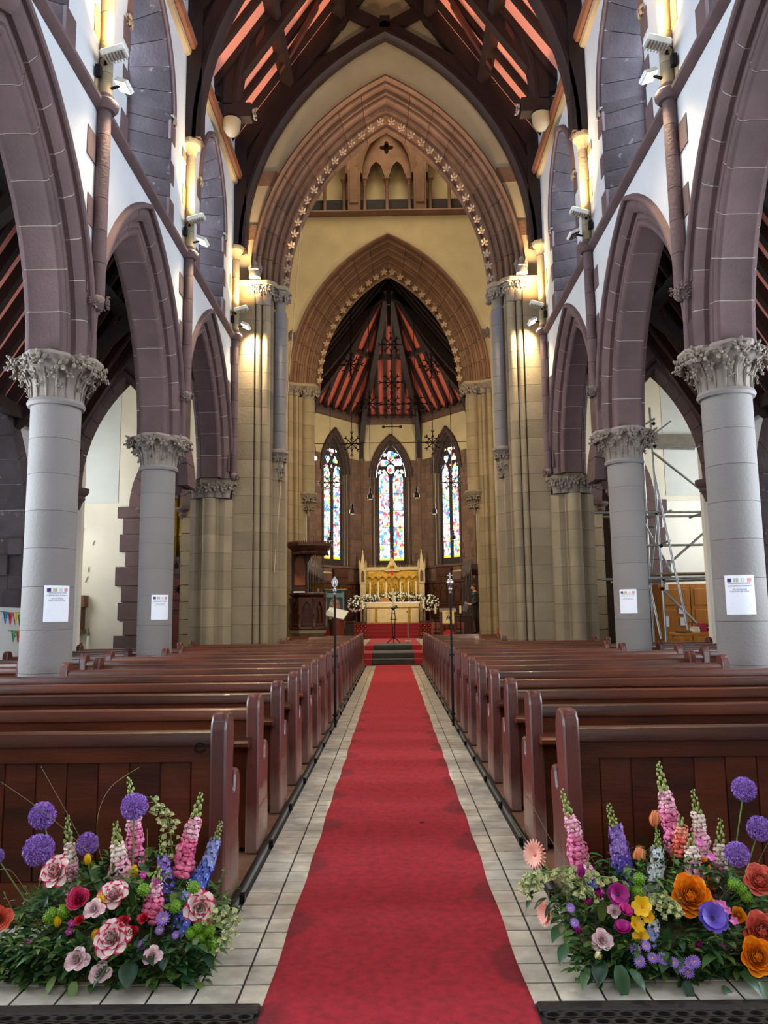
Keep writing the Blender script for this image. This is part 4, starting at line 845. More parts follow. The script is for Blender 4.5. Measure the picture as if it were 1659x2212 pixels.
for s in (-1, 1):
    mb = MB(); x0, px, py = .49, .062, .046
    for r in range(7):
        for c in range(23):
            cx = x0+px*(c+.5+(r % 2)*.5); cyy = 2.86-py*(r+.5); ho = [(s*(cx+.024*math.cos(a)), cyy+.0165*math.sin(a)) for a in [2*PI*i/10 for i in range(10)]]
            bx = [(s*(cx+.031*math.cos(a)/max(abs(math.cos(a)), abs(math.sin(a)))), cyy+.023*math.sin(a)/max(abs(math.cos(a)), abs(math.sin(a)))) for a in [2*PI*i/10 for i in range(10)]]
            n = len(ho); vsq = [(x, y, .012) for x, y in ho]+[(x, y, .012) for x, y in bx]+[(x, y, .0) for x, y in ho]
            mb.add(vsq, [(i, (i+1) % n, n+(i+1) % n, n+i) for i in range(n)]+[(i, 2*n+i, 2*n+(i+1) % n, (i+1) % n) for i in range(n)])
    mt = thing('door_mat', (s*1.2, 2.7, 0), 'black rubber ring mat across the floor to the %s of the red carpet' % ('left', 'right')[s > 0], 'mat', 'rubber ring mats')
    part('ring_grid', mb, mat('black_rubber', (30, 26, 24), .55, .4, 20, .2, 60), mt, sharp=25)
    mb = MB(); xa, xb = sorted((s*.48, s*1.95)); mb.box(xa, xb, 2.862, 2.925, 0, .016); part('edge_strip', mb, MATS['black_rubber'], mt, bevel=.005)
    rl = thing('heating_rail', (s*.76, 3.8, 0), 'low black iron rail on the floor beside the %s pew ends' % ('left', 'right')[s > 0], 'rail', 'iron floor rails')
    xa, xb = sorted((s*.745, s*.765)); mb = MB(); mb.box(xa, xb, 3.74, 21.5, .035, .058); part('bar', mb, IRON, rl, bevel=.004)
    mb = MB(); xa2, xb2 = sorted((s*.75, s*.775)); mb.box(xa2, xb2, 3.74, 21.5, .0, .03); part('kerb', mb, mat('kerb_stone', (120, 118, 112), .7, .3, 8), rl)
    fm = MB().box(-.02, .02, -.02, .02, 0, .036).mesh('foot', IRON)
    for i in range(20): put('foot', fm, rl, (s*-.015, .15+.893*i, 0), sc=(1, 1, 1))
    pf = MB(); xa, xb = sorted((s*.78, s*4.0)); pf.box(xa, xb, 3.68, 16.3, -.01, .028); xa, xb = sorted((s*.78, s*2.3)); pf.box(xa, xb, 16.3, 21.6, -.01, .028)
    struct('trim_%d' % (3 if s < 0 else 4), pf, mat('pew_floor', (128, 86, 58), .7, .35, 4, .2, 20, stretch=(.3, 3, 1)), 0)
# ------------------------------------------------------------------ pews
ENDP = [(0, 0), (0, .80), (.012, .84), (.05, .878), (.125, .878), (.165, .85), (.185, .80), (.187, .73), (.172, .66), (.168, .55), (.178, .50), (.20, .488), (.222, .50), (.232, .56), (.262, .588), (.305, .585), (.34, .55), (.348, .50), (.345, .42), (.325, .33), (.33, .28), (.345, .2), (.345, 0)]
pew_cache = {}
def pew_meshes(s, L, planks):
    key = (s, L, planks)
    if key in pew_cache: return pew_cache[key]
    X = lambda a, b, c, d, e, f, mb: mb.box(min(s*a, s*b), max(s*a, s*b), c, d, e, f)
    out = []
    def add(n, mb, m, bev=.006): out.append((n, mb.mesh(n, m, bevel=bev)))
    for x0 in (0, L-.075):
        mb = MB(); mb.prism(ENDP, lambda a, b, t: (s*t, a, b), x0, x0+.075); add('pew_end', mb, WOOD_E, .010)
    a, b = .075, L-.075
    mb = MB(); mb.sweep([(.02, .735), (.02, .765), (.032, .79), (.06, .80), (.10, .795), (.118, .775), (.115, .735)], [lambda p, q, x=x: (s*x, p, q) for x in (a, b)]); add('top_rail', mb, WOOD, 0)
    mb = MB(); X(a, b, .06, .075, .08, .74, mb); add('backrest', mb, WOOD, 0)
    mb = MB(); X(a, b, .035, .06, .66, .735, mb); X(a, b, .035, .06, .03, .13, mb); X(a, a+.09, .035, .06, .13, .66, mb); X(b-.09, b, .035, .06, .13, .66, mb); X(a+L/2-.12, a+L/2-.04, .035, .06, .13, .66, mb); add('back_frame', mb, WOOD, 0)
    mb = MB(); mb.sweep([(.035, .60), (-.085, .592), (-.10, .602), (-.10, .622), (-.085, .63), (.035, .645)], [lambda p, q, x=x: (s*x, p, q) for x in (a-.03, b)])
    if not planks: add('book_ledge', mb, WOOD, 0)
    mb = MB(); X(a, b, .07, .36, .40, .43, mb); add('seat', mb, WOOD, .006)
    mb = MB(); X(a, b, .30, .32, .05, .40, mb); add('seat_front', mb, WOOD, 0)
    if planks:
        x = a+.095; 
        while x < b-.2:
            mb = MB(); X(x+.003, x+.142, .05, .062, .13, .66, mb); add('plank', mb, WOOD, .003); x += .145
    pew_cache[key] = out; return out
ORD = ['first', 'second', 'third', 'fourth', 'fifth', 'sixth', 'seventh', 'eighth', 'ninth', 'tenth', 'eleventh', 'twelfth', 'thirteenth', 'fourteenth', 'fifteenth', 'sixteenth', 'seventeenth', 'eighteenth', 'nineteenth', 'twentieth']
for s in (-1, 1):
    sd = ('left', 'right')[s > 0]
    for k in range(20):
        y = 3.70+.893*k; xo = 3.95
        if min(abs(y+.17-c) for c in COLY[:3]) < .75: xo = 3.44
        if y > 15.5: xo = 2.32
        if y > 17.7: xo = 2.95
        t = thing('pew', (s*.775, y, .028), 'dark polished wooden pew %s of the red carpet, %s row from the camera' % (sd, ORD[k]), 'pew', 'nave pews')
        for n, me in pew_meshes(s, round(xo-.775, 3), k == 0): put(n, me, t)
    for k in range(8):
        y = 8.2+.92*k; t = thing('pew', (s*4.28, y, 0), 'dark wooden pew in the %s side aisle behind the columns, %s row' % (sd, ORD[k]), 'pew', 'side aisle pews')
        for n, me in pew_meshes(s, 1.6, False): put(n, me, t)
# iron umbrella ring on the nearest left pew
mb = MB(); mb.tube([(-.90+.025*math.cos(a), 3.715+.0*a, .755+.02*math.sin(a)) for a in [PI*.2+1.7*PI*i/12 for i in range(13)]], .004, 6); solo('umbrella_hook', mb, IRON, (-.9, 3.715, .73), 'small black iron hook on the nearest left pew', 'hook')
# ------------------------------------------------------------------ staves fixed to the pew ends
for s in (-1, 1):
    x, y = s*.705, 9.6; t = thing('warden_staff', (x, y, .03), 'thin black warden staff with a silver %s head, clipped beside the %s pews' % (('leaf-shaped', 'left') if s < 0 else ('orb and cross', 'right')), 'staff', 'warden staves')
    mb = MB(); mb.cyl((x, y, .03), (x, y, 1.62), .014, n=12); part('pole', mb, BLACK, t)
    mb = MB(); mb.lathe([(.014, 0), (.02, .015), (.014, .03), (.024, .05), (.024, .07), (.014, .085)], 12, (x, y, 1.60)); part('knop', mb, SILVER, t)
    mb = MB()
    if s < 0:
        mb.prism([(0, 0), (.03, .03), (.042, .07), (.035, .10), (0, .15), (-.035, .10), (-.042, .07), (-.03, .03)], lambda a, b, q: (x+a, q, 1.685+b), y-.008, y+.008); mb.ell((x, y-.01, 1.755), (.018, .008, .05), 8, 5)
    else:
        mb.ell((x, y, 1.74), (.045, .045, .048), 14, 9); mb.bar((x, y, 1.78), (x, y, 1.86), .014, .014); mb.bar((x-.035, y, 1.825), (x+.035, y, 1.825), .014, .014)
    part('head', mb, SILVER, t, bevel=.002)
    mb = MB()
    for z in (.16, .86): mb.box(x-.03, x+.03, y-.02, y+.02, z, z+.02)
    part('clips', mb, IRON, t)
# ------------------------------------------------------------------ notices on the columns
PUR, OLV, PNK = mat('print_purple', (110, 60, 150), .7, .1), mat('print_olive', (190, 190, 130), .7, .1), mat('print_pink', (235, 150, 160), .7, .1)
for s, k, ph, w, nm in ((-1, 1, .36, .28, 'nearest left'), (-1, 2, .30, .28, 'second left'), (1, 1, 0, .30, 'nearest right'), (1, 2, -.2, .27, 'second right')):
    cx, cyy = s*CX, COLY[k]; th = math.atan2(-cyy, -cx)+ph; h = w*1.39; zc = 1.52; R = .2725
    fn = lambda a, b, r=0: (cx+(R+r)*math.cos(th+a/R), cyy+(R+r)*math.sin(th+a/R), zc+b)
    t = thing('notice', (cx+R*math.cos(th), cyy+R*math.sin(th), zc-h/2), 'white printed notice on the %s column' % nm, 'notice', 'notices on the columns')
    mb = MB(); n = 8
    vs = [fn((i/n-.5)*w, b, r) for r in (0, .0015) for b in (-h/2, h/2) for i in range(n+1)]; m_ = n+1
    mb.add(vs, [(2*m_+i, 2*m_+i+1, 3*m_+i+1, 3*m_+i) for i in range(n)]+[(i, m_+i, m_+i+1, i+1) for i in range(n)]+[(i, i+1, 2*m_+i+1, 2*m_+i) for i in range(n)]+[(m_+i, 3*m_+i, 3*m_+i+1, m_+i+1) for i in range(n)]); part('sheet', mb, WHITE, t)
    g = lambda a, b: fn(a*w, b*w, .0022)
    for x, m_ in ((-.33, PUR), (-.11, OLV), (.33, PNK)):
        mb = MB(); mb.add([g(x-.075, .45), g(x+.075, .45), g(x+.075, .585), g(x-.075, .585)], [(0, 1, 2, 3)]); part('logo', mb, m_, t, sharp=0)
    mb = MB()
    for i in range(6):
        a = 2*PI*i/6; q = [(.11+.062*math.cos(a), .517+.062*math.sin(a)), (.11+.062*math.cos(a+.8), .517+.062*math.sin(a+.8)), (.11+.036*math.cos(a+.55), .517+.036*math.sin(a+.55)), (.11+.036*math.cos(a+.2), .517+.036*math.sin(a+.2))]
        mb.add([g(*p) for p in q], [(0, 1, 2, 3)], 0)
    part('logo', mb, mat('print_gold', (150, 130, 70), .7), t, sharp=0)
    mb = MB(); mb.add([fn(a*w, b*w, .003) for a, b in [(-.33+.045*math.cos(q)*(1+.4*math.cos(4*q)), .517+.045*math.sin(q)*(1+.4*math.cos(4*q))) for q in [2*PI*i/24 for i in range(24)]]], [tuple(range(24))]); part('emblem', mb, INK, t, sharp=0)
    for txt, sz, yy in (('PARISHGIVINGSCHEME', .072, .385), ("SUPPORTING ST MARY'S", .074, .285), ('SET UP ONLINE', .066, .165), ('SCAN THIS QR CODE...', .066, .095)):
        part('lettering', text_mb(txt, sz, lambda a, b, yy=yy: g(a, yy+b)), INK, t, sharp=0)
    mb = MB()
    for yy, ww in ((-.29, .74), (-.325, .62), (-.40, .66), (-.435, .74), (-.47, .5), (-.56, .72)): mb.add([g(-ww/2, yy), g(ww/2, yy), g(ww/2, yy+.012), g(-ww/2, yy+.012)], [(0, 1, 2, 3)])
    part('small_print', mb, mat('print_grey', (110, 110, 130), .8), t, sharp=0)
# ------------------------------------------------------------------ pulpit
PX, PY, PZ = -2.42, 22.62, .30
pu = thing('pulpit', (PX, PY, PZ), 'carved dark oak pulpit on a stone base under a wide canopy', 'pulpit')
oc = lambda r, k: (PX+r*math.cos(PI/8+k*PI/4), PY+r*math.sin(PI/8+k*PI/4))
mb = MB(); mb.lathe([(.52, 0), (.52, .12), (.40, .16), (.34, .3), (.36, .42), (.48, .52), (.54, .58), (.54, .66)], 8, (PX, PY, PZ), a0=PI/8, a1=PI/8+2*PI); part('stone_base', mb, STONE_T, pu, sharp=20)
mb = MB(); mb.lathe([(.54, .66), (.56, .70), (.54, .76), (.47, .78), (.47, 1.58), (.50, 1.62), (.56, 1.66), (.56, 1.70), (.50, 1.71)], 8, (PX, PY, PZ), a0=PI/8, a1=PI/8+2*PI); part('drum', mb, WOOD_C, pu, sharp=20)
for k in range(8):
    a = Vector((*oc(.475, k), 0)); b = Vector((*oc(.475, k+1), 0)); n = Vector(((a+b)/2-Vector((PX, PY, 0)))); n.normalize(); d = (b-a).normalized(); L_ = (b-a).length
    if n.y > .5: continue
    f3 = lambda p, z, t: tuple(a+d*p+n*t+Vector((0, 0, PZ+z))); hole = [(.06, .86)]+[(L_/2+x, z) for x, z in arch_pts(L_/2-.06, .3, 0, 5, 1.18)]+[(L_-.06, .86)]
    mb = MB(); mb.prism([(0, .79), (L_, .79), (L_, 1.57), (0, 1.57)], f3, 0, .05, [hole]); pn = part('panel', mb, WOOD_C, pu, sharp=0)
    mb = MB(); mb.prism(lobes(L_/2, 1.30, .07, 4, 0), f3, .0, .03); mb.prism([(L_/2-.012, .86), (L_/2+.012, .86), (L_/2+.012, 1.22), (L_/2-.012, 1.22)], f3, 0, .03); part('tracery', mb, WOOD_C, pn)
    mb = MB(); x, y = oc(.53, k); mb.lathe([(.05, .74), (.05, .8), (.028, .84), (.022, 1.1), (.035, 1.12), (.022, 1.16), (.022, 1.42), (.045, 1.5), (.045, 1.58)], 8, (x, y, PZ)); part('colonnette', mb, WOOD_C, pu)
mb = MB(); mb.box(PX-.48, PX-.10, PY+.36, PY+.44, PZ+1.5, PZ+2.95); part('back_board', mb, WOOD_C, pu)
for q in (-.30, ):
    mb = MB(); mb.prism([(-.16, 1.95)]+[(x, z) for x, z in arch_pts(.16, .36, 0, 6, 2.5)]+[(.16, 1.95)], lambda p, z, t: (PX-.29+p, t, PZ+z), PY+.33, PY+.36); part('niche_panel', mb, mat('light_oak', (150, 84, 48), .5, .3, 4), pu)
for x in (-.5, -.08): mb = MB(); mb.cyl((PX+x, PY+.34, PZ+1.6), (PX+x, PY+.34, PZ+2.95), .03, n=8); part('post', mb, WOOD_C, pu)
mb = MB(); mb.prism([(-.08, 2.2), (-.06, 2.6), (.05, 2.82), (.28, 2.93), (-.08, 2.95)], lambda p, z, t: (PX+p, t, PZ+z), PY+.36, PY+.42); part('curved_bracket', mb, WOOD_C, pu)
cn = MB(); CXc = PX+.04; cn.lathe([(.50, 2.86), (.56, 2.93), (.60, 2.97), (.66, 3.02), (.70, 3.04), (.70, 3.12), (.3, 3.14)], 8, (CXc, PY, PZ), a0=PI/8, a1=PI/8+2*PI); can = part('canopy', cn, WOOD_C, pu, sharp=20)
mb = MB()
for k in range(8):
    a = Vector((CXc+.69*math.cos(PI/8+k*PI/4), PY+.69*math.sin(PI/8+k*PI/4), PZ+3.12)); b = Vector((CXc+.69*math.cos(PI/8+(k+1)*PI/4), PY+.69*math.sin(PI/8+(k+1)*PI/4), PZ+3.12))
    for i in range(9): p = a.lerp(b, (i+.5)/9); mb.ell(p+Vector((0, 0, .02)), (.022, .022, .04), 5, 4); mb.ell(p.lerp(Vector((CXc, PY, p.z)), .2)+Vector((0, 0, -.27)), (.02, .02, .05), 5, 4)
part('cresting', mb, WOOD_C, can)
mb = MB(); mb.box(PX-.36, PX-.06, PY-.56, PY-.4, PZ+1.71, PZ+1.75); part('open_book', mb, WHITE, pu)
mb = MB(); mb.bar((PX+.30, PY-.2, PZ+1.74), (PX+.30, PY-.2, PZ+1.86), .04, .04); mb.obox((PX+.30, PY-.22, PZ+1.92), (.2, .13, .012), Matrix.Rotation(.6, 3, 'X')); part('book_rest', mb, BRASS, pu)
# ------------------------------------------------------------------ white flowers, used by several arrangements
WFL = mat('white_petal', (246, 246, 236), .6, .06, 6); GRN = mat('leaf_green', (62, 96, 44), .55, .4, 6); GRN_D = mat('leaf_dark', (34, 62, 34), .45, .4, 6)
def white_flowers(name, c, r, n, label, cat='flowers', stand=None, cascade=False):
    c = Vector(c); t = thing(name, (c.x, c.y, stand[0] if stand else c.z-r[2]), label, cat); q = random.Random(n); fo = MB()
    for i in range(int(n*2.2)):
        d = Vector((q.gauss(0, 1), q.gauss(0, 1), q.gauss(0, 1))).normalized(); p = c+Vector((d.x*r[0], d.y*r[1], d.z*r[2]))*q.uniform(.7, 1.12)
        M = d.to_track_quat('Z', 'Y').to_matrix()@Matrix.Rotation(q.uniform(0, 6), 3, 'Z'); fo.add([p+M@Vector(v) for v in ((0, 0, 0), (.022, .05, .02), (0, .11, .01), (-.022, .05, .02))], [(0, 1, 2, 3)])
    o = part('foliage', fo, GRN, t); o['kind'] = 'stuff'
    mes = [MB().ell((0, 0, 0), (.04, .04, .025), 7, 4).ell((0, 0, .02), (.022, .022, .02), 6, 4).mesh('blossom', WFL), MB().ell((0, 0, 0), (.03, .03, .03), 6, 4).mesh('blossom', WFL)]
    for i in range(n):
        d = Vector((q.gauss(0, 1), -abs(q.gauss(0, 1)) if q.random() < .75 else q.gauss(0, 1), q.gauss(0, 1))).normalized(); p = c+Vector((d.x*r[0], d.y*r[1], d.z*r[2]))*q.uniform(.9, 1.05)
        s_ = q.uniform(.8, 1.5); put('blossom', q.choice(mes), t, p-wl(t), d.to_track_quat('Z', 'Y').to_euler(), (s_, s_, s_))
    if stand:
        mb = MB(); mb.lathe([(.16, 0), (.16, .04), (.04, .1), (.03, .5), (.04, c.z-r[2]*.6-stand[0]), (.12, c.z-r[2]*.4-stand[0])], 10, (c.x, c.y, stand[0])); part('pedestal', mb, WOOD_C, t)
    return t
# ------------------------------------------------------------------ altar, reredos, candles
AY = 34.0
al = thing('altar', (0, AY, 1.0), 'stone altar under a cream and gold embroidered frontal', 'altar')
CREAM = mat('cream_silk', (232, 212, 160), .6, .15, 6, .2, 20); mb = MB(); mb.box(-1.12, 1.12, AY, AY+.75, 1.0, 1.86); part('body', mb, CREAM, al)
mb = MB(); mb.box(-1.18, 1.18, AY-.04, AY+.8, 1.86, 1.92); part('fair_linen', mb, WFL, al)
mb = MB(); mb.box(-1.13, 1.13, AY-.03, AY, 1.70, 1.86); part('superfrontal', mb, CREAM, al); mb = MB(); mb.box(-1.14, 1.14, AY-.035, AY-.005, 1.67, 1.70); mb.box(-1.13, 1.13, AY-.015, AY, 1.0, 1.04)
for x in (-.72, .72): mb.box(x-.05, x+.05, AY-.012, AY, 1.04, 1.67)
part('gold_orphrey', mb, GOLD, al)
q = MB()
for i in range(26): x = -1.08+i*.085; q.box(x, x+.04, AY-.01, AY, 1.05, 1.66)
part('folds', q, CREAM, al)
rr = thing('reredos', (0, 35.3, 1.0), 'gilded carved reredos of arched niches between two pinnacled towers', 'reredos')
mb = MB(); mb.box(-1.15, 1.15, 35.2, 35.6, 1.0, 2.1); part('base', mb, APST, rr)
mb = MB(); mb.box(-1.2, 1.2, 35.28, 35.5, 2.1, 3.35); part('gold_field', mb, GOLD, rr)
for i in range(8):
    x = -1.05+.3*i
    if abs(x) < 1.2:
        mb = full_arch([(-.05, 0), (-.06, .03), (0, .05), (.04, .03), (.04, 0)], .12, .2, lambda a, z, lat, x=x: (x+a, 35.24+lat, z+2.85), 6); mb.cyl((x-.14, 35.24, 2.2), (x-.14, 35.24, 2.85), .02, n=6); ni = part('niche', mb, GOLD, rr)
        mb = MB(); mb.lathe([(.06, 0), (.07, .1), (.05, .3), (.045, .42), (.02, .44)], 8, (x, 35.24, 2.25)); mb.ell((x, 35.24, 2.75), (.04, .04, .05), 7, 5); part('figure', mb, GOLD, ni)
mb = MB(); mb.box(-1.22, 1.22, 35.18, 35.55, 3.35, 3.5)
part('cornice', mb, mat('alabaster', (214, 190, 140), .5, .25, 6), rr); mb = MB()
for i in range(34): mb.ell((-1.16+i*.07, 35.25, 3.55), (.025, .03, .06), 5, 4)
part('cresting', mb, mat('cresting_dark', (120, 92, 56), .6), rr)
mb = MB(); mb.prism([(-.34, 3.3), (0, 3.95), (.34, 3.3)], XZ(0), 35.14, 35.3); part('gable', mb, MATS['alabaster'], rr); mb = MB(); mb.lathe([(.1, 0), (.1, .02), (.1, .02)], 12, (0, 35.1, 3.5)); mb.prism(lobes(0, 3.5, .12, 3, PI/2), XZ(0), 35.1, 35.14); part('trefoil', mb, GOLD, rr)
mb = MB(); mb.bar((0, 35.2, 3.95), (0, 35.2, 4.3), .05, .05); mb.bar((-.1, 35.2, 4.18), (.1, 35.2, 4.18), .05, .05); part('cross', mb, mat('rose_cross', (150, 90, 70), .5), rr)
for s in (-1, 1):
    x = s*1.32; mb = MB(); mb.box(x-.13, x+.13, 35.15, 35.5, 1.0, 2.75); mb.box(x-.15, x+.15, 35.12, 35.5, 2.75, 3.45); tw = part('tower', mb, MATS['alabaster'], rr, bevel=.01)
    mb = MB(); mb.lathe([(.17, 3.45), (.15, 3.55), (.02, 4.2), (.05, 4.22), (.0, 4.3)], 4, (x, 35.3, 0), a0=PI/4, a1=PI/4+2*PI)
    for dx in (-.14, .14): mb.lathe([(.04, 3.4), (.04, 3.65), (.005, 3.85)], 4, (x+dx, 35.16, 0))
    part('spire', mb, MATS['alabaster'], tw, sharp=15); mb = MB(); mb.prism([(x-.07, 2.85)]+[(x+a, b) for a, b in arch_pts(.07, .16, 0, 4, 3.2)]+[(x+.07, 2.85)], XZ(0), 35.105, 35.12); part('niche', mb, APST, tw)
mb = MB(); mb.lathe([(.02, 0), (.05, .03), (.05, .12), (.03, .15)], 10, (0, 34.95, 3.12)); mb.cyl((0, 34.95, 3.27), (0, 35.2, 3.4), .008, n=4); solo('sanctuary_lamp', mb, mat('ruby_glass', (190, 20, 24), .2, .1, emit=.6), (0, 34.95, 3.12), 'small red sanctuary lamp hanging before the gold reredos', 'lamp')
for i, x in enumerate((-.98, -.62, -.28, .36, .70, 1.04)):
    y = 34.55; t = thing('altar_candle', (x, y, 1.92), 'tall cream candle on the altar, %s from the left' % ORD[i], 'candle', 'altar candles'); mb = MB(); mb.lathe([(.07, 0), (.06, .03), (.02, .05), (.03, .1), (.02, .16), (.05, .2)], 10, (x, y, 1.92)); part('candlestick', mb, BRASS, t); mb = MB(); mb.cyl((x, y, 2.12), (x, y, 2.82), .025, n=8); part('candle', mb, CANDLE, t)
white_flowers('flower_garland', (0, 34.98, 2.15), (1.35, .13, .2), 150, 'long white flower garland along the back of the altar')
white_flowers('pedestal_flowers', (-1.55, 33.6, 1.85), (.36, .3, .36), 70, 'white flower pedestal left of the altar', stand=(.86,)); white_flowers('pedestal_flowers', (1.6, 33.6, 1.85), (.36, .3, .36), 70, 'white flower pedestal right of the altar', stand=(.86,))
white_flowers('pedestal_flowers', (3.36, 21.4, 1.1), (.17, .2, .42), 60, 'white flower stand half hidden behind the right pier', stand=(0,))
for i, (x, zt) in enumerate(((-1.25, 1.66), (1.3, 1.66))):
    y = 33.1; t = thing('pavement_candle', (x, y, 1.0), 'low pavement candle at the %s of the altar' % ('left', 'right')[i], 'candle', 'pavement candles'); mb = MB(); mb.lathe([(.1, 0), (.03, .06), (.02, .4), (.05, .62)], 8, (x, y, 1.0)); part('stand', mb, WOOD_C, t); mb = MB(); mb.cyl((x, y, 1.62), (x, y, 1.95), .03, n=8); part('candle', mb, CANDLE, t)
t = thing('missal_stand', (-.35, 34.25, 1.92), 'wooden book stand holding a missal on the altar', 'book stand'); mb = MB(); mb.obox((-.35, 34.3, 2.02), (.17, .02, .11), Matrix.Rotation(-.7, 3, 'X')); part('book', mb, OAK, t); mb = MB(); mb.box(-.5, -.2, 34.22, 34.42, 1.92, 1.95); part('foot', mb, OAK, t)
# wainscot round the apse
for i, (p, q) in enumerate(((AP[1], AP[2]), (AP[3], AP[4]))):
    fn, L_ = facet(p, q); t = thing('wainscot', fn(L_/2, 1.0, -.2), 'dark carved oak panelling on the %s side of the apse' % ('left', 'right')[i], 'panelling', 'apse panelling')
    mb = MB(); mb.prism([(.05, 1.0), (L_-.02, 1.0), (L_-.02, 2.75), (.05, 2.75)], fn, -.12, -.04); part('board', mb, WOOD_C, t); n = 8
    mb = MB(); mb.prism([(.05, 2.75), (L_-.02, 2.75), (L_-.02, 2.86), (.05, 2.86)], fn, -.2, -.04); part('rail', mb, WOOD_C, t)
    mb = MB(); mb.prism([(.05, 1.78), (L_-.02, 1.78), (L_-.02, 1.86), (.05, 1.86)], fn, -.17, -.04); part('rail', mb, WOOD_C, t)
    for k in range(n):
        x0, x1 = .05+(L_-.07)*k/n+.02, .05+(L_-.07)*(k+1)/n-.02; cx = (x0+x1)/2; w_ = (x1-x0)/2
        mb = MB(); mb.prism([(x0, 1.9), (x1, 1.9), (x1, 2.72), (x0, 2.72)], fn, -.155, -.12, [[(x0+.03, 1.95)]+[(cx+a, b) for a, b in arch_pts(w_-.03, .24, 0, 4, 2.35)]+[(x1-.03, 1.95)]]); part('panel', mb, WOOD_C, t, sharp=0); mb = MB(); mb.prism(lobes(cx, 2.42, .07, 4, 0), fn, -.14, -.12); part('tracery', mb, WOOD_C, t)
    mb = MB(); c0 = L_*.55 if i == 0 else L_*.45; mb.prism([(c0-.45, 2.86), (c0+.45, 2.86), (c0+.45, 3.3), (c0+.5, 3.34), (c0+.5, 3.42), (c0-.5, 3.42), (c0-.5, 3.34), (c0-.45, 3.3)], fn, -.16, -.04); part('carved_head', mb, WOOD_C, t); mb = MB()
    for k in range(9): mb.prism(lobes(c0-.36+.09*k, 3.08, .07, 4, .4), fn, -.19, -.16)
    part('carving', mb, WOOD_C, t)
    mb = MB(); mb.sweep([(-.03, 3.42), (-.12, 3.46), (-.12, 3.52), (-.03, 3.56)], [lambda a, b, x=x: fn(x, b, a) for x in (0, L_)]); part('string_course', mb, APST, t)
# ------------------------------------------------------------------ choir stalls and canopied seats
def desk(x, y, w, h, z, label, ry=0):
    t = thing('choir_desk', (x, y, z), label, 'choir stall', 'choir stalls'); mb = MB(); mb.box(x-w/2, x+w/2, y, y+.08, z, z+h); part('front', mb, WOOD_C, t); mb = MB(); mb.box(x-w/2-.03, x+w/2+.03, y-.04, y+.3, z+h, z+h+.04); part('book_board', mb, WOOD_C, t, bevel=.01)
    for k in range(max(1, int(w/.22))):
        x0 = x-w/2+.03+k*.22; mb = MB(); mb.prism([(x0, z+.06), (x0+.18, z+.06), (x0+.18, z+h-.04), (x0, z+h-.04)], XZ(0), y-.03, y, [[(x0+.03, z+.1)]+[(x0+.09+a, b) for a, b in arch_pts(.06, .12, 0, 4, z+h-.22)]+[(x0+.15, z+.1)]]); part('panel', mb, WOOD_C, t, sharp=0)
    for q in (-1, 1): mb = MB(); mb.box(x+q*w/2-.03, x+q*w/2+.03, y-.05, y+.4, z, z+h+.06); part('end', mb, WOOD_C, t, bevel=.01)
    return t
desk(-1.52, 26.0, .45, .68, .44, 'dark oak choir desk left of the chancel steps'); desk(1.52, 26.2, .4, .7, .44, 'dark oak choir desk right of the chancel steps'); desk(2.3, 26.8, .8, .85, .44, 'tall dark carved choir desk in front of the standing man')
for s, sd in ((-1, 'left'), (1, 'right')):
    t = thing('canopied_stall', (s*3.3, 29, .44), 'row of canopied dark oak choir seats along the %s chancel wall' % sd, 'choir stall', 'canopied choir stalls')
    xa, xb = sorted((s*3.1, s*3.58)); mb = MB(); Y0s = 28.4 if s > 0 else 25.6; mb.box(xa, xb, Y0s, 32.6, .44, 1.1); part('seats', mb, WOOD_C, t); xa, xb = sorted((s*3.45, s*3.58)); mb = MB(); mb.box(xa, xb, Y0s, 32.6, 1.1, 3.0); part('back', mb, WOOD_C, t); xa, xb = sorted((s*2.85, s*3.58)); mb = MB(); mb.box(xa, xb, Y0s, 32.6, 2.95, 3.15); part('canopy', mb, mat('canopy_grey_oak', (70, 60, 60), .5, .3, 6), t)
    for k in range(12):
        y = 25.7+.6*k
        if y < Y0s or y > 32.3: continue
        mb = MB(); mb.cyl((s*2.9, y, 1.1), (s*2.9, y, 2.95), .03, n=6); mb.lathe([(.06, 3.15), (.05, 3.25), (.005, 3.42)], 5, (s*2.92, y, 0)); mb.ell((s*2.88, y+.3, 2.88), (.06, .2, .1), 6, 4); part('shaft', mb, MATS['canopy_grey_oak'], t)
    bx = thing('altar_rail', (s*1.35, 30.6, .44), 'dark openwork altar rail with gilt roses on the %s' % sd, 'altar rail', 'altar rails'); xa, xb = sorted((s*1.0, s*1.75)); mb = MB(); mb.box(xa, xb, 30.5, 30.62, 1.05, 1.12); mb.box(xa, xb, 30.52, 30.6, .44, .5); part('rail', mb, WOOD_C, bx); mb = MB()
    for k in range(5):
        for j in range(3): mb.tube([(min(xa, xb)+.08+.15*k+.055*math.cos(a), 30.55, .6+.17*j+.055*math.sin(a)) for a in [2*PI*i/8 for i in range(9)]], .012, 4)
    part('ironwork', mb, IRON, bx); mb = MB()
    for k in range(5):
        for j in range(3): mb.ell((xa+.08+.15*k, 30.53, .6+.17*j), (.03, .02, .03), 6, 4)
    part('roses', mb, BRASS, bx)
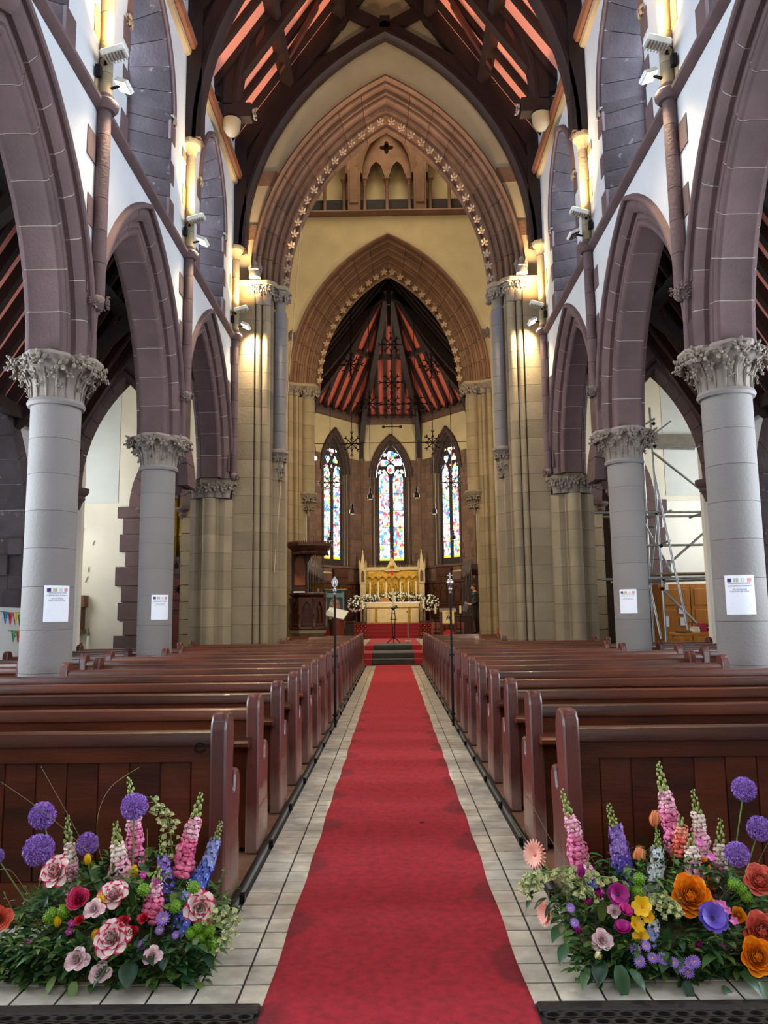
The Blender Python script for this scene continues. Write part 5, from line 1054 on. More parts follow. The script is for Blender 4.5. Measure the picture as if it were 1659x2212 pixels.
# ------------------------------------------------------------------ things on the chancel landing
t = thing('paschal_candle_stand', (0.02, 25.5, .462), 'tall white paschal candle on a black iron tripod with a flower wreath', 'candle stand'); X_, Y_, Z_ = .02, 25.5, .462
mb = MB(); mb.tube([(X_-.03, Y_, Z_+.15), (X_-.04, Y_, Z_+.55), (X_-.06, Y_, Z_+.8), (X_-.03, Y_, Z_+1.08)], .014, 6); mb.tube([(X_+.03, Y_, Z_+.15), (X_+.04, Y_, Z_+.55), (X_+.06, Y_, Z_+.8), (X_+.03, Y_, Z_+1.08)], .014, 6)
for zz_ in (.15, .5, .75, .95): mb.tube([(X_+(.06+.05*(zz_ == .75))*math.cos(a), Y_+.06*math.sin(a), Z_+zz_) for a in [2*PI*i/10 for i in range(11)]], .012, 5)
part('stem', mb, IRON, t)
for a in (PI*.5, PI*1.17, PI*1.83): mb = MB(); mb.tube([(X_, Y_, Z_+.2), (X_+.08*math.cos(a), Y_+.08*math.sin(a), Z_+.14), (X_+.24*math.cos(a), Y_+.24*math.sin(a), Z_+.012)], .015, 6); part('leg', mb, IRON, t)
mb = MB(); mb.lathe([(.02, 1.05), (.07, 1.1), (.07, 1.13)], 10, (X_, Y_, Z_)); part('drip_pan', mb, IRON, t); mb = MB(); mb.cyl((X_, Y_, Z_+1.13), (X_, Y_, Z_+1.75), .038, n=12); part('candle', mb, CANDLE, t)
mb = MB(); mb2 = MB()
for i in range(46): a = rnd.uniform(0, 2*PI); r = rnd.uniform(.06, .17); p = (X_+r*math.cos(a), Y_+r*math.sin(a), Z_+1.14+rnd.uniform(-.03, .05)); (mb if i % 2 else mb2).ell(p, (.03, .03, .02), 5, 4)
part('wreath_flowers', mb, WFL, t); part('wreath_leaves', mb2, GRN, t)
t = thing('microphone_stand', (.52, 27.4, .45), 'slim grey microphone stand on a square foot right of the paschal candle', 'microphone'); mb = MB(); mb.box(.42, .62, 27.3, 27.5, .45, .48); part('foot', mb, WHITE_M, t); mb = MB(); mb.cyl((.52, 27.4, .48), (.52, 27.4, 1.05), .025, n=8); mb.tube([(.52, 27.4, 1.05), (.52, 27.4, 1.4), (.50, 27.36, 1.45)], .01, 6); part('pole', mb, STEEL, t); mb = MB(); mb.ell((.49, 27.34, 1.47), (.02, .04, .02), 6, 4); part('microphone', mb, BLACK, t)
t = thing('lectern', (1.72, 24.7, .44), 'oak lectern with a cream crowned fall and a red gold-embroidered banner', 'lectern'); x, y = 1.72, 24.7
mb = MB(); mb.box(x-.24, x-.18, y-.12, y+.2, .44, 1.45); mb.box(x+.18, x+.24, y-.12, y+.2, .44, 1.45); mb.box(x-.26, x+.26, y-.16, y+.24, .44, .5); part('frame', mb, WOOD_C, t); mb = MB(); mb.obox((x, y, 1.47), (.26, .18, .02), Matrix.Rotation(.35, 3, 'X')); part('desk', mb, WOOD_C, t)
mb = MB(); mb.box(x-.18, x+.18, y-.19, y-.175, 1.08, 1.47); fa = part('fall', mb, mat('cream_fall', (238, 220, 170), .6, .05), t); mb = MB(); mb.box(x-.18, x+.18, y-.195, y-.19, 1.05, 1.085); part('fringe', mb, GOLD, fa)
mb = MB(); mb.prism([(-.08, 1.38), (-.1, 1.44), (-.04, 1.41), (0, 1.46), (.04, 1.41), (.1, 1.44), (.08, 1.38)], lambda a, b, q: (x+a, q, b), y-.2, y-.19); part('crown', mb, mat('ochre_print', (220, 160, 80), .6), fa); text_mb('A', .22, lambda a, b: (x+a, y-.2, 1.18+b), mb=(mm := MB())); text_mb('M', .17, lambda a, b: (x+a, y-.2, 1.17+b), mb=mm); part('monogram', mm, INK, fa, sharp=0)
mb = MB(); mb.prism([(-.16, .48), (-.16, .82), (0, .9), (.16, .82), (.16, .48)], lambda a, b, q: (x+a, q, b), y-.19, y-.17); part('red_banner', mb, mat('scarlet', (206, 20, 24), .6, .1), t); mb = MB(); mb.prism(lobes(x, .66, .09, 6, 0), XZ(0), y-.2, y-.19); part('emblem', mb, GOLD, t)
for i, x in enumerate((1.33, 2.11)):
    t = thing('candle_stand', (x, 24.6, .44), 'thin black candle stand with a short candle, %s of the lectern' % ('left', 'right')[i], 'candle stand', 'lectern candles'); mb = MB(); mb.lathe([(.12, 0), (.1, .03), (.015, .06), (.015, .88), (.06, .92), (.06, .94)], 10, (x, 24.6, .44)); part('stand', mb, IRON, t); mb = MB(); mb.cyl((x, 24.6, 1.38), (x, 24.6, 1.62), .033, n=10); part('candle', mb, CANDLE, t)
for i, (x, y) in enumerate(((1.42, 25.3), (2.05, 25.3), (3.05, 21.9), (-3.2, 21.9))):
    z = .44 if y > 23 else .15; t = thing('chair', (x, y, z), ('low wooden chair behind the lectern, left one', 'low wooden chair behind the lectern, right one', 'wooden chair against the right pier of the arch', 'light wooden chair against the left pier of the arch')[i], 'chair', 'wooden chairs'); m_ = mat('chair_wood', (150, 76, 48), .5, .2, 4) if i < 3 else OAK
    h = .66 if y > 23 else .85
    for a in (-.17, .17):
        for b in (-.16, .16): mb = MB(); mb.box(x+a-.02, x+a+.02, y+b-.02, y+b+.02, z, z+(.36 if b > 0 else h)); part('leg', mb, m_, t)
    mb = MB(); mb.box(x-.2, x+.2, y-.19, y+.19, z+.36, z+.4); part('seat', mb, m_, t); mb = MB(); mb.box(x-.2, x+.2, y-.19, y-.16, z+h-.2, z+h); part('back_rail', mb, m_, t, bevel=.01)
# blue banner and reading desk beside the pulpit
t = thing('banner', (-1.78, 24.6, .44), 'blue embroidered church banner with a robed figure, hung on a stand', 'banner'); x, y = -1.78, 24.6
mb = MB(); mb.box(x-.33, x+.3, y, y+.02, .95, 2.15); cl = part('cloth', mb, mat('banner_blue', (52, 92, 110), .7, .2, 8), t); mb = MB(); mb.box(x-.36, x+.34, y-.01, y+.03, 2.15, 2.19); mb.cyl((x, y+.04, .44), (x, y+.04, 2.17), .015, n=6); part('pole', mb, BRASS, t)
mb = MB(); mb.prism([(x-.2, 1.2)]+[(x-.03+a, b) for a, b in arch_pts(.17, .3, 0, 5, 1.65)]+[(x+.14, 1.2)], XZ(0), y-.006, y); part('picture', mb, mat('banner_picture', (226, 196, 160), .7, .5, 9, rgb2=(120, 60, 60)), cl); mb = MB(); mb.lathe([(.08, 0), (.05, .3), (.03, .36)], 8, (x-.04, y, 1.25)); part('figure', mb, mat('banner_navy', (40, 44, 70), .7), cl); mb = MB(); mb.ell((x-.04, y-.01, 1.67), (.035, .015, .045), 8, 5); part('face', mb, mat('banner_skin', (220, 170, 140), .7), cl)
for a in (-.3, .22): mb = MB(); mb.box(x+a, x+a+.03, y-.004, y, 1.0, 2.1); part('border', mb, mat('banner_pale', (150, 180, 180), .7), cl)
mb = MB(); mb.box(x-.27, x+.22, y-.005, y, 1.93, 2.06); part('scroll', mb, MATS['banner_pale'], cl)
t = thing('reading_desk', (-1.66, 23.3, .30), 'curved wooden reading desk with papers beside the pulpit', 'lectern'); x, y = -1.66, 23.3
mb = MB(); mb.lathe([(.22, 0), (.22, .05), (.18, .08), (.2, .5), (.25, .95)], 14, (x, y, .30)); part('body', mb, mat('red_wood', (128, 56, 36), .4, .3, 4), t); mb = MB(); mb.obox((x, y-.05, 1.42), (.3, .02, .2), Matrix.Rotation(-.9, 3, 'X')@Matrix.Rotation(.35, 3, 'Y')); part('papers', mb, WHITE, t)
# ------------------------------------------------------------------ iron star pendants
def star_mb(c, r, mb=None):
    c = Vector(c); mb = mb or MB()
    for k in range(8):
        a = k*PI/4; d = Vector((math.cos(a), 0, math.sin(a))); L_ = r if k % 2 == 0 else r*.78; tt = Vector((-d.z, 0, d.x)); mb.tube([c, c+d*L_], .018, 4); e = c+d*L_
        for s_ in (-1, 1): mb.tube([e-d*r*.12, e+tt*s_*r*.1, e+tt*s_*r*.13+d*r*.06, e+tt*s_*r*.06+d*r*.09], .015, 4)
        d2 = Vector((math.cos(a+PI/4), 0, math.sin(a+PI/4))); L2 = r if (k+1) % 2 == 0 else r*.78; mb.tube([c+d*L_*.72, c+(d+d2)*r*.2, c+d2*L2*.72], .014, 4)
    return mb
for i, (u, v, vl, Y_, ul) in enumerate(((798.5, 872, 1073, 26.0, 800), (894, 872, 1070, 26.0, 900), (758, 959, 1105, 27.5, 761), (933, 956, 1105, 27.5, 938), (715, 1042, 1163, 29.0, 714), (980, 1042, 1160, 29.0, 979))):
    a = at(u, v, Y_); b = at(ul, vl, Y_); x = b.x; t = thing('pendant_lamp', (x, Y_, b.z-.1), 'black pendant lamp with an iron star on its rod, %s pair, %s side' % (('upper', 'middle', 'lowest')[i//2], ('left', 'right')[i % 2]), 'pendant lamp', 'chancel pendant lamps')
    top = 15.3-(15.3-10.6)*abs(x)/3.8-.1; mb = MB(); mb.cyl((x, Y_, b.z+.15), (x, Y_, top), .012, n=5); part('rod', mb, IRON, t); part('star', star_mb((x, Y_, a.z), .42), IRON, t)
    mb = MB(); mb.lathe([(.03, .28), (.05, .22), (.035, .18), (.05, .13), (.04, .1), (.09, .06), (.1, -.06), (.085, -.08)], 10, (x, Y_, b.z)); part('shade', mb, IRON, t); mb = MB(); mb.lathe([(.08, -.085), (.05, -.1), (.005, -.105)], 10, (x, Y_, b.z)); part('bulb', mb, mat('lamp_glass', (236, 230, 210), .3, emit=.5), t)
for i, (u, v) in enumerate(((757, 788), (932, 791))):
    p = at(u, v, 25.2); t = thing('iron_star', (p.x, 25.2, p.z-.4), 'black wrought iron star hanging high on the %s of the chancel' % ('left', 'right')[i], 'ornament', 'hanging iron stars'); part('star', star_mb(p, .4), IRON, t); mb = MB(); mb.cyl(p, (p.x, 25.2, 15.2-1.24*abs(p.x)), .01, n=5); part('rod', mb, IRON, t)
p = at(847, 922, 26.8); t = thing('iron_corona', (p.x, 26.8, p.z-.3), 'central black wrought iron hanging with stacked stars and a cross', 'ornament'); x = p.x
mb = MB(); mb.cyl((x, 26.8, p.z-.2), (x, 26.8, 15.2), .014, n=5); part('rod', mb, IRON, t)
for v in (744, 826, 873): part('star', star_mb((x, 26.8, at(847, v, 26.8).z), .42), IRON, t)
mb = MB(); mb.tube([(x-.3, 26.8, p.z), (x+.3, 26.8, p.z)], .018, 5); mb.tube([(x, 26.8, p.z-.3), (x, 26.8, p.z+.3)], .018, 5)
for dx in (-.3, .3): mb.ell((x+dx, 26.8, p.z), (.06, .03, .06), 6, 4)
mb.tube([(x+.07*math.cos(a), 26.8, p.z+.37+.07*math.sin(a)) for a in [2*PI*i/10 for i in range(11)]], .012, 5); part('cross', mb, IRON, t)
p = at(848, 957, 24.3); mb = MB(); mb.cyl((-2.4, 24.25, p.z), (2.4, 24.25, p.z), .012, n=5); solo('tie_rod', mb, IRON, (0, 24.25, p.z), 'thin iron tie rod across the inner arch', 'rod')
a, b = at(655, 440, 17.6), at(592, 1237, 17.08); mb = MB(); mb.tube([a, a.lerp(b, .5)+Vector((-.02, 0, -.05)), b], .012, 6); solo('bell_rope', mb, mat('rope', (206, 176, 130), .8, .2, 30), tuple(b), 'pale rope slanting down past the left jamb of the great arch', 'rope')
p = at(681, 990, 24.0); t = thing('spotlight', tuple(p), 'small glowing spotlight on the left inner jamb', 'spotlight'); mb = MB(); mb.ell(p, (.06, .06, .07), 8, 6); part('bulb', mb, mat('bulb_lit', (255, 230, 180), .3, emit=8), t); mb = MB(); mb.tube([p+Vector((0, 0, .05)), p+Vector((0, .1, .3)), p+Vector((-.1, .2, .9))], .015, 5); part('arm', mb, BRASS, t)
# ------------------------------------------------------------------ flower arrangements in front of the first pews
FR = random.Random(21)
def pm(n, rgb, rgb2=None, rough=.5, sc=30): return mat('petal_'+n, rgb, rough, .12, sc, 0, rgb2=rgb2)
P_PINK, P_PALE, P_BLUSH, P_HOT, P_RED = pm('pink', (238, 138, 176), (226, 106, 156)), pm('pale', (246, 226, 210)), pm('blush', (244, 190, 204), (238, 170, 190)), pm('hot', (230, 62, 120), (214, 40, 96)), pm('red', (206, 22, 52), (170, 14, 40))
P_CREAM, P_YEL, P_ORG, P_PEACH, P_CORAL = pm('cream', (250, 238, 226), (246, 222, 214)), pm('yellow', (250, 206, 20), (240, 184, 6)), pm('orange', (250, 150, 16), (240, 122, 6)), pm('peach', (250, 164, 110), (246, 140, 90)), pm('coral', (240, 120, 96), (230, 96, 84))
P_LIL, P_PUR, P_BLUE, P_MAG, P_GRN, P_WHT, P_DK = pm('lilac', (160, 124, 204), (136, 96, 188)), pm('purple', (108, 84, 190), (86, 60, 168)), pm('blue', (104, 126, 214), (76, 98, 196)), pm('magenta', (186, 26, 138), (150, 14, 110)), pm('bud', (168, 184, 104), (140, 160, 80)), pm('white', (232, 234, 236), (206, 212, 220)), pm('eye', (44, 26, 60))
P_ALL = pm('allium', (184, 138, 222), (140, 96, 190), sc=120); P_BELL = pm('bell', (202, 204, 138), (150, 150, 96)); P_POM = pm('pompon', (122, 166, 30), (86, 130, 16), sc=80); STEM = pm('stem', (118, 148, 74), (92, 122, 54), sc=10)
LV = [mat('foliage_a', (74, 112, 52), .5, .4, 9), mat('foliage_b', (50, 92, 50), .42, .4, 9), mat('foliage_c', (116, 144, 66), .5, .4, 9), mat('foliage_d', (32, 66, 38), .35, .4, 9)]
def frame(n):
    n = Vector(n).normalized(); a = n.cross(Vector((0, 0, 1))); a = a if a.length > .1 else n.cross(Vector((1, 0, 0))); a.normalize(); return a, n.cross(a), n
def petal(mb, c, F, phi, L, W, a0, curl, r0=0, cup=.25, rim=.8, nu=4, nt=4, m0=0, m1=1, frill=0):
    ax, ay, az = F; rd = ax*math.cos(phi)+ay*math.sin(phi); tg = az.cross(rd); p = c+rd*r0; vs = []; al = a0
    for i in range(nu+1):
        s = i/nu; w = W*(math.sin(PI*(.12+.74*s))**.7)*(1 if s < .99 else .75); nrm = rd*math.cos(al)-az*math.sin(al)
        for j in range(nt+1):
            t = j/nt*2-1; vs.append(p+tg*t*w-nrm*cup*w*t*t*(1 if cup > 0 else 1)+az*frill*W*math.sin(9*t+phi*7)*s)
        p = p+(rd*math.sin(al)+az*math.cos(al))*(L/nu); al += curl/nu
    n = nt+1; base = len(mb.v); fs0 = []; fs1 = []
    for i in range(nu):
        for j in range(nt):
            f = (i*n+j, i*n+j+1, (i+1)*n+j+1, (i+1)*n+j); (fs1 if (i >= nu*rim or (rim < 1 and j in (0, nt-1) and i > nu*.3)) else fs0).append(f)
    k = len(mb.v); mb.v += [tuple(v) for v in vs]
    for f in fs0: mb.f.append(tuple(q+k for q in f)); mb.m.append(m0)
    for f in fs1: mb.f.append(tuple(q+k for q in f)); mb.m.append(m1)
def rose(c, r, n, count=22, mats=(P_CREAM, P_HOT), opening=1.0, rim=.74, frill=0, cup=.3):
    mb = MB(); F = frame(n); r *= .80; c = Vector(c)-F[2]*r*.5
    for i in range(count):
        q = i/(count-1); phi = i*2.3999; a0 = .02+(1.0*q**1.25)*opening; petal(mb, c, F, phi, r*(.85+.35*q), r*(.34+.36*q), a0, .05+.85*q*q*opening, r*.05+r*.22*q, cup, .84 if rim < .8 else rim, nu=6, nt=7, frill=frill)
    return mb, mats
def ranunc(c, r, n, mats, count=46):
    "tight ball of layered petals, the inner ones curling over the heart"
    mb = MB(); F = frame(n); c = Vector(c)-F[2]*r*.55
    for i in range(count):
        q = i/(count-1); petal(mb, c+F[2]*r*.25*(1-q), F, i*2.3999, r*(.62+.45*q), r*(.24+.34*q), .12+.78*q, -1.0+1.25*q, r*(.04+.34*q), .35, .84, 6, 6)
    mb.ell(c+F[2]*r*.5, (r*.2, r*.2, r*.2), 8, 6, None, 2); return mb, (*mats, P_GRN)
def ball(c, r, k, seed):
    q = random.Random(seed); mb = MB(); c = Vector(c); mb.ell(c, (r*.60,)*3, 10, 7, m=1)
    for i in range(k):
        z = 1-2*(i+.5)/k; a = i*2.3999; d = Vector(((1-z*z)**.5*math.cos(a), (1-z*z)**.5*math.sin(a), z)); d = (d+Vector((q.gauss(0, .08), q.gauss(0, .08), q.gauss(0, .08)))).normalized(); x, y, _ = frame(d); p = c+d*r*q.uniform(.74, .98); h = r*.27
        for b in range(6):
            t = b*PI/3+q.random(); e = x*math.cos(t)+y*math.sin(t); f = x*math.cos(t+.5)+y*math.sin(t+.5); mb.add([p, p+e*h*.45+f*h*.28, p+e*h+d*h*.3], [(0, 1, 2)], 0)
        mb.add([c+d*r*.7, p, c+d*r*.7+x*.0012], [(0, 1, 2)], 2)
    return mb, (P_ALL, pm('allium_core', (96, 70, 126)), P_LIL)
def spike(top, bot, w, kind, seed):
    q = random.Random(seed); top, bot = Vector(top), Vector(bot); ax = (top-bot); H = ax.length; mb = MB(); F = frame(ax); bend = Vector((q.uniform(-.02, .02), 0, 0))
    mb.tube([bot-ax*.5, bot, bot.lerp(top, .5)+bend*.6, top], [.004, .004, .003, .0015], 5, 3); n = int(H/.0068) if kind == 's' else int(H/.0038)
    for i in range(n):
        s = i/n; p = bot.lerp(top, s)+bend*math.sin(PI*s)*.6; phi = i*2.3999; rd = F[0]*math.cos(phi)+F[1]*math.sin(phi); tg = F[2].cross(rd)
        if kind == 's':
            size = w*.86*(1-.66*s)*q.uniform(.8, 1.15)
            if s > .66:
                b = w*.34*(1.25-s)*1.3; mb.ell(p+rd*b*1.3+F[2]*.004, (b*.62, b*.62, b), 6, 4, Matrix((tg, rd, F[2])).transposed(), 2)
            else:
                m = 0 if s < .42 else 1; e = p+rd*size*.75; M = Matrix((tg, rd, F[2])).transposed()
                mb.ell(p+rd*size*.4, (size*.3, size*.5, size*.28), 6, 4, M, m)
                for a, b, k in ((-.3, .42, .34), (.3, .42, .34), (-.36, -.2, .36), (.36, -.2, .36), (0, -.42, .34)):
                    mb.ell(e+tg*a*size+F[2]*b*size+rd*q.uniform(.0, .2)*size, (size*k*1.1, size*.13, size*k*.95), 6, 4, M@Matrix.Rotation(b*1.4+q.uniform(-.3, .3), 3, 'X'), m)
        else:
            size = w*(1-.6*s)*q.uniform(.8, 1.1); e = p+rd*size*.85
            if s > .72: b = w*.3*(1.3-s); mb.ell(p+rd*b*2, (b*.7, b*.7, b), 6, 4, None, 2)
            else:
                m = 0 if s < .38 else 1; Fq = frame(rd+F[2]*.15)
                for k in range(5): petal(mb, e, Fq, k*1.2566+phi, size*.62, size*.28, 1.25, .3, .0, .1, 1, 2, 2, m, m)
                mb.ell(e+rd*size*.08, (size*.12,)*3, 5, 3, None, 4)
    return mb
def tulip(c, h, n, m):
    mb = MB(); F = frame(n); c = Vector(c)-F[2]*h*.5
    for i in range(6): petal(mb, c, F, i*PI/3+.2, h*1.12, h*.36, .62 if i % 2 else .5, -1.15, h*.02, .45, 1, 6, 4)
    mb.ell(c+F[2]*h*.45, (h*.27, h*.27, h*.42), 8, 6, Matrix((F[0], F[1], F[2])).transposed()); return mb, (m, m)
def daisy(c, r, n, np, w, mats, rings=1, tilt=1.35, eye=.22):
    mb = MB(); F = frame(n); c = Vector(c)
    for k in range(rings):
        for i in range(np): petal(mb, c+F[2]*r*.05*k, F, 2*PI*(i+.5*k)/np, r*(1-.16*k), r*w, tilt-.2*k, .25, r*.05, .15, 1, 3, 2, 0, 0)
    mb.ell(c+F[2]*r*.06, (r*eye, r*eye, r*eye*.6), 8, 5, Matrix((F[0], F[1], F[2])).transposed(), 1)
    for i in range(10): a = i*.628; mb.ell(c+F[2]*r*.08+(F[0]*math.cos(a)+F[1]*math.sin(a))*r*eye*1.3, (r*.03,)*3, 4, 3, None, 1)
    return mb, mats
def bells(pts, n, size, seed):
    q = random.Random(seed); mb = MB(); P = [Vector(p) for p in pts]; mb.tube(P, .0035, 5, 1)
    for i in range(n):
        s = i/n*(len(P)-1); k = min(int(s), len(P)-2); p = P[k].lerp(P[k+1], s-k); a = i*2.4; d = Vector((math.cos(a), math.sin(a)*.7, q.uniform(-.5, .2))).normalized(); e = p+d*size*q.uniform(1.2, 2.0); dn_ = (Vector((0, -.25, -1))+d*.5).normalized(); F = frame(dn_); sz = size*q.uniform(.75, 1.15)
        mb.tube([p, e-dn_*sz*.3], .0012, 3, 1, False)
        for k2 in range(5): petal(mb, e-dn_*sz*.3, F, k2*1.2566, sz*1.1, sz*.5, .75, -.55, 0, .4, 1, 3, 2, 0, 0)
    return mb, (P_BELL, STEM)
def leaf(mb, p, d, L, W, droop=.5, m=0, nu=3):
    p = Vector(p); d = Vector(d).normalized(); sd_ = d.cross(Vector((0, 0, 1))); sd_ = sd_.normalized() if sd_.length > .05 else Vector((1, 0, 0)); vs = []
    for i in range(nu+1):
        s = i/nu; w = W*math.sin(PI*min(1, .12+.88*s))*(1.25-.6*s) if s < 1 else 0; up = sd_.cross(d)
        vs += [p-sd_*w+up*w*.25, p, p+sd_*w+up*w*.25]; p = p+d*(L/nu); d = (d+Vector((0, 0, -droop/nu))).normalized()
    mb.add(vs, [f for i in range(nu) for f in ((3*i, 3*i+1, 3*i+4, 3*i+3), (3*i+1, 3*i+2, 3*i+5, 3*i+4))], m)
def fdir(q, up=.3): return Vector((q.uniform(-.5, .5), -1, up+q.uniform(-.2, .3)))
def stemto(t, p, base, mb=None, r=.003, sag=0):
    p, base = Vector(p), Vector(base); m = p.lerp(base, .5)+Vector((FR.uniform(-.015, .015), .01, sag)); mb = MB(); mb.tube([p, p.lerp(m, .5)+Vector((0, 0, sag*.5)), m, base], r, 5); return mb
def arrange(s, base, label, items, big_leaves, grasses, cx, hx):
    t = thing('flower_arrangement', base, label, 'flower arrangement', 'flower arrangements'); q = random.Random(5+s); bx, by = cx, 3.36
    # moss covered trough
    mb = MB(); n = 40; k = 16; vs = []
    for i in range(n+1):
        for j in range(k+1):
            u, v = i/n*2-1, j/k*2-1; e = max(0, 1-abs(u)**4)*max(0, 1-abs(v)**4); vs.append((bx+u*hx, by+v*.24, .005+.13*e**.5+q.uniform(-.006, .008)*(e > 0)))
    mb.add(vs, [(i*(k+1)+j, (i+1)*(k+1)+j, (i+1)*(k+1)+j+1, i*(k+1)+j+1) for i in range(n) for j in range(k)]); ms = part('moss', mb, mat('moss', (84, 84, 40), .9, .5, 30, .8, 90, rgb2=(52, 46, 24)), t); ms['kind'] = 'stuff'
    mb = MB()
    for i in range(2600):
        a, b = q.uniform(-1, 1), q.uniform(-1, 1); e = max(0, 1-abs(a)**4)*max(0, 1-abs(b)**4); p = Vector((bx+a*hx, by+b*.24, .13*e**.5)); d = Vector((a*.8+q.uniform(-.6, .6), b-.2+q.uniform(-.6, .6), q.uniform(.1, 1))).normalized()*q.uniform(.01, .024); w = Vector((q.uniform(-.0016, .0016), q.uniform(-.0016, .0016), .0008)); mb.add([p-w, p+w, p+d], [(0, 1, 2)])
    o = part('moss_fronds', mb, MATS['moss'], t, sharp=0); o['kind'] = 'stuff'
    # leafy filling
    mb = MB()
    for i in range(2300):
        a = q.uniform(-1, 1); b = q.uniform(-1, 1); hgt = .34*(1-.6*a*a)*q.random()**.75; p = Vector((bx+a*hx*1.12, by+.02+b*.22*(1.1 if hgt < .12 else .8), .03+hgt))
        if i % 3 == 0: p = Vector((bx+a*hx*1.15, by-.20-.10*q.random(), .01+.14*q.random()))
        d = Vector((a*.9+q.gauss(0, .5), -.55+q.gauss(0, .55), q.uniform(-.25, .9)))
        if abs(p.x) < .5: continue
        leaf(mb, p, d, q.uniform(.028, .07), q.uniform(.007, .019), q.uniform(.2, 1), q.choice((0, 0, 0, 1, 1, 2, 2, 3)))
    for i in range(70):
        a = q.uniform(-1, 1); p = Vector((bx+a*hx, by+q.uniform(-.15, .15), .12)); d = Vector((a*.5+q.gauss(0, .25), -.2+q.gauss(0, .3), 1)).normalized(); L_ = q.uniform(.12, .32)*(1-.4*abs(a)); e = p+d*L_; mb.tube([p, p+d*L_*.5+Vector((0, 0, .01)), e], .0012, 4, 2)
        for j in range(9): f = .25+.75*j/9; leaf(mb, p+d*L_*f, Vector((q.gauss(0, 1), q.gauss(0, 1), .4)), q.uniform(.012, .03), q.uniform(.003, .008), .4, q.choice((0, 1, 2)))
    o = part('foliage', mb, LV, t, sharp=60); o['kind'] = 'stuff'
    for u, v, Y, dx, dz, L_, W_, m in big_leaves:
        mb = MB(); leaf(mb, at(u, v, Y), (dx, -.5, dz), L_, W_, .8, 0, 6); part('large_leaf', mb, LV[m], t, sharp=60)
    for pts in grasses:
        P_ = [at(*p) for p in pts]; S_ = []
        for i in range(len(P_)-1):
            p0, p1, p2, p3 = P_[max(i-1, 0)], P_[i], P_[i+1], P_[min(i+2, len(P_)-1)]
            for j in range(6): w_ = j/6; S_.append(.5*((2*p1)+(p2-p0)*w_+(2*p0-5*p1+4*p2-p3)*w_*w_+(3*p1-p0-3*p2+p3)*w_**3))
        mb = MB(); mb.tube(S_+[P_[-1]], .0012, 4); part('grass_stem', mb, mat('grass_straw', (128, 118, 70), .6), t)
    for it in items:
        kd = it[0]; u, v, Y = it[1:4]; p = at(u, v, Y); st = Vector((bx+(p.x-bx)*.55, by, .08))
        def add(name, mb, mats, stem=True, r=.003):
            o = part(name, mb, mats, t, sharp=50)
            if stem: part('stem', stemto(t, p, st, r=r), STEM, o)
        if kd == 'allium': mb, m = ball(p, it[4]/512, 330, int(u)); add('allium', mb, m)
        elif kd in ('snap', 'delph'):
            b = at(it[4], it[5], Y-.01); mb = spike(p, b, it[6]/512, 's' if kd == 'snap' else 'd', int(u)); part('snapdragon' if kd == 'snap' else 'delphinium', mb, it[7]+(P_GRN, STEM, P_WHT), t, sharp=60)
        elif kd == 'rose': mb, m = rose(p, it[4]/512, it[5], it[6], it[7], *it[8:]); add(it[9] if False else 'rose', mb, m)
        elif kd == 'ranunculus': mb, m = ranunc(p, it[4]/512, it[5], it[6]); add('ranunculus', mb, m)
        elif kd == 'tulip': mb, m = tulip(p, it[4]/512, it[5], it[6]); add('tulip', mb, m, r=.004)
        elif kd == 'daisy': mb, m = daisy(p, it[4]/512, it[5], *it[6:]); add(('anemone' if it[6] < 10 else 'gerbera' if it[4] > 12 else 'aster'), mb, m, it[4] > 11)
        elif kd == 'bells': mb, m = bells([at(*c) for c in it[4]], it[5], it[6], int(u)); part('bell_flower', mb, m, t, sharp=60)
        elif kd == 'pom':
            mb = MB(); r = it[4]/512; mb.ell(p, (r, r, r*.9), 10, 7)
            for i in range(60): z = 1-2*(i+.5)/60; a = i*2.4; d = Vector(((1-z*z)**.5*math.cos(a), (1-z*z)**.5*math.sin(a), z)); mb.ell(p+d*r, (r*.16,)*3, 4, 3)
            add('pompon', mb, P_POM)
    return t
SN1, SN2, SN3, SN4 = (P_PINK, P_BLUSH), (P_PINK, P_PALE), (P_BLUSH, P_PALE), (pm('rosepink', (240, 124, 160), (232, 100, 146)), P_BLUSH)
O_L, C_L = pm('orange_edge', (254, 186, 56), (250, 164, 30)), pm('coral_edge', (250, 176, 142), (246, 152, 120))
up = (0, -.8, .6); BI = (P_CREAM, P_HOT)
PB_ = (P_CREAM, P_PALE); LIS = (pm('lisi', (242, 206, 214), (236, 190, 204)), P_PALE)
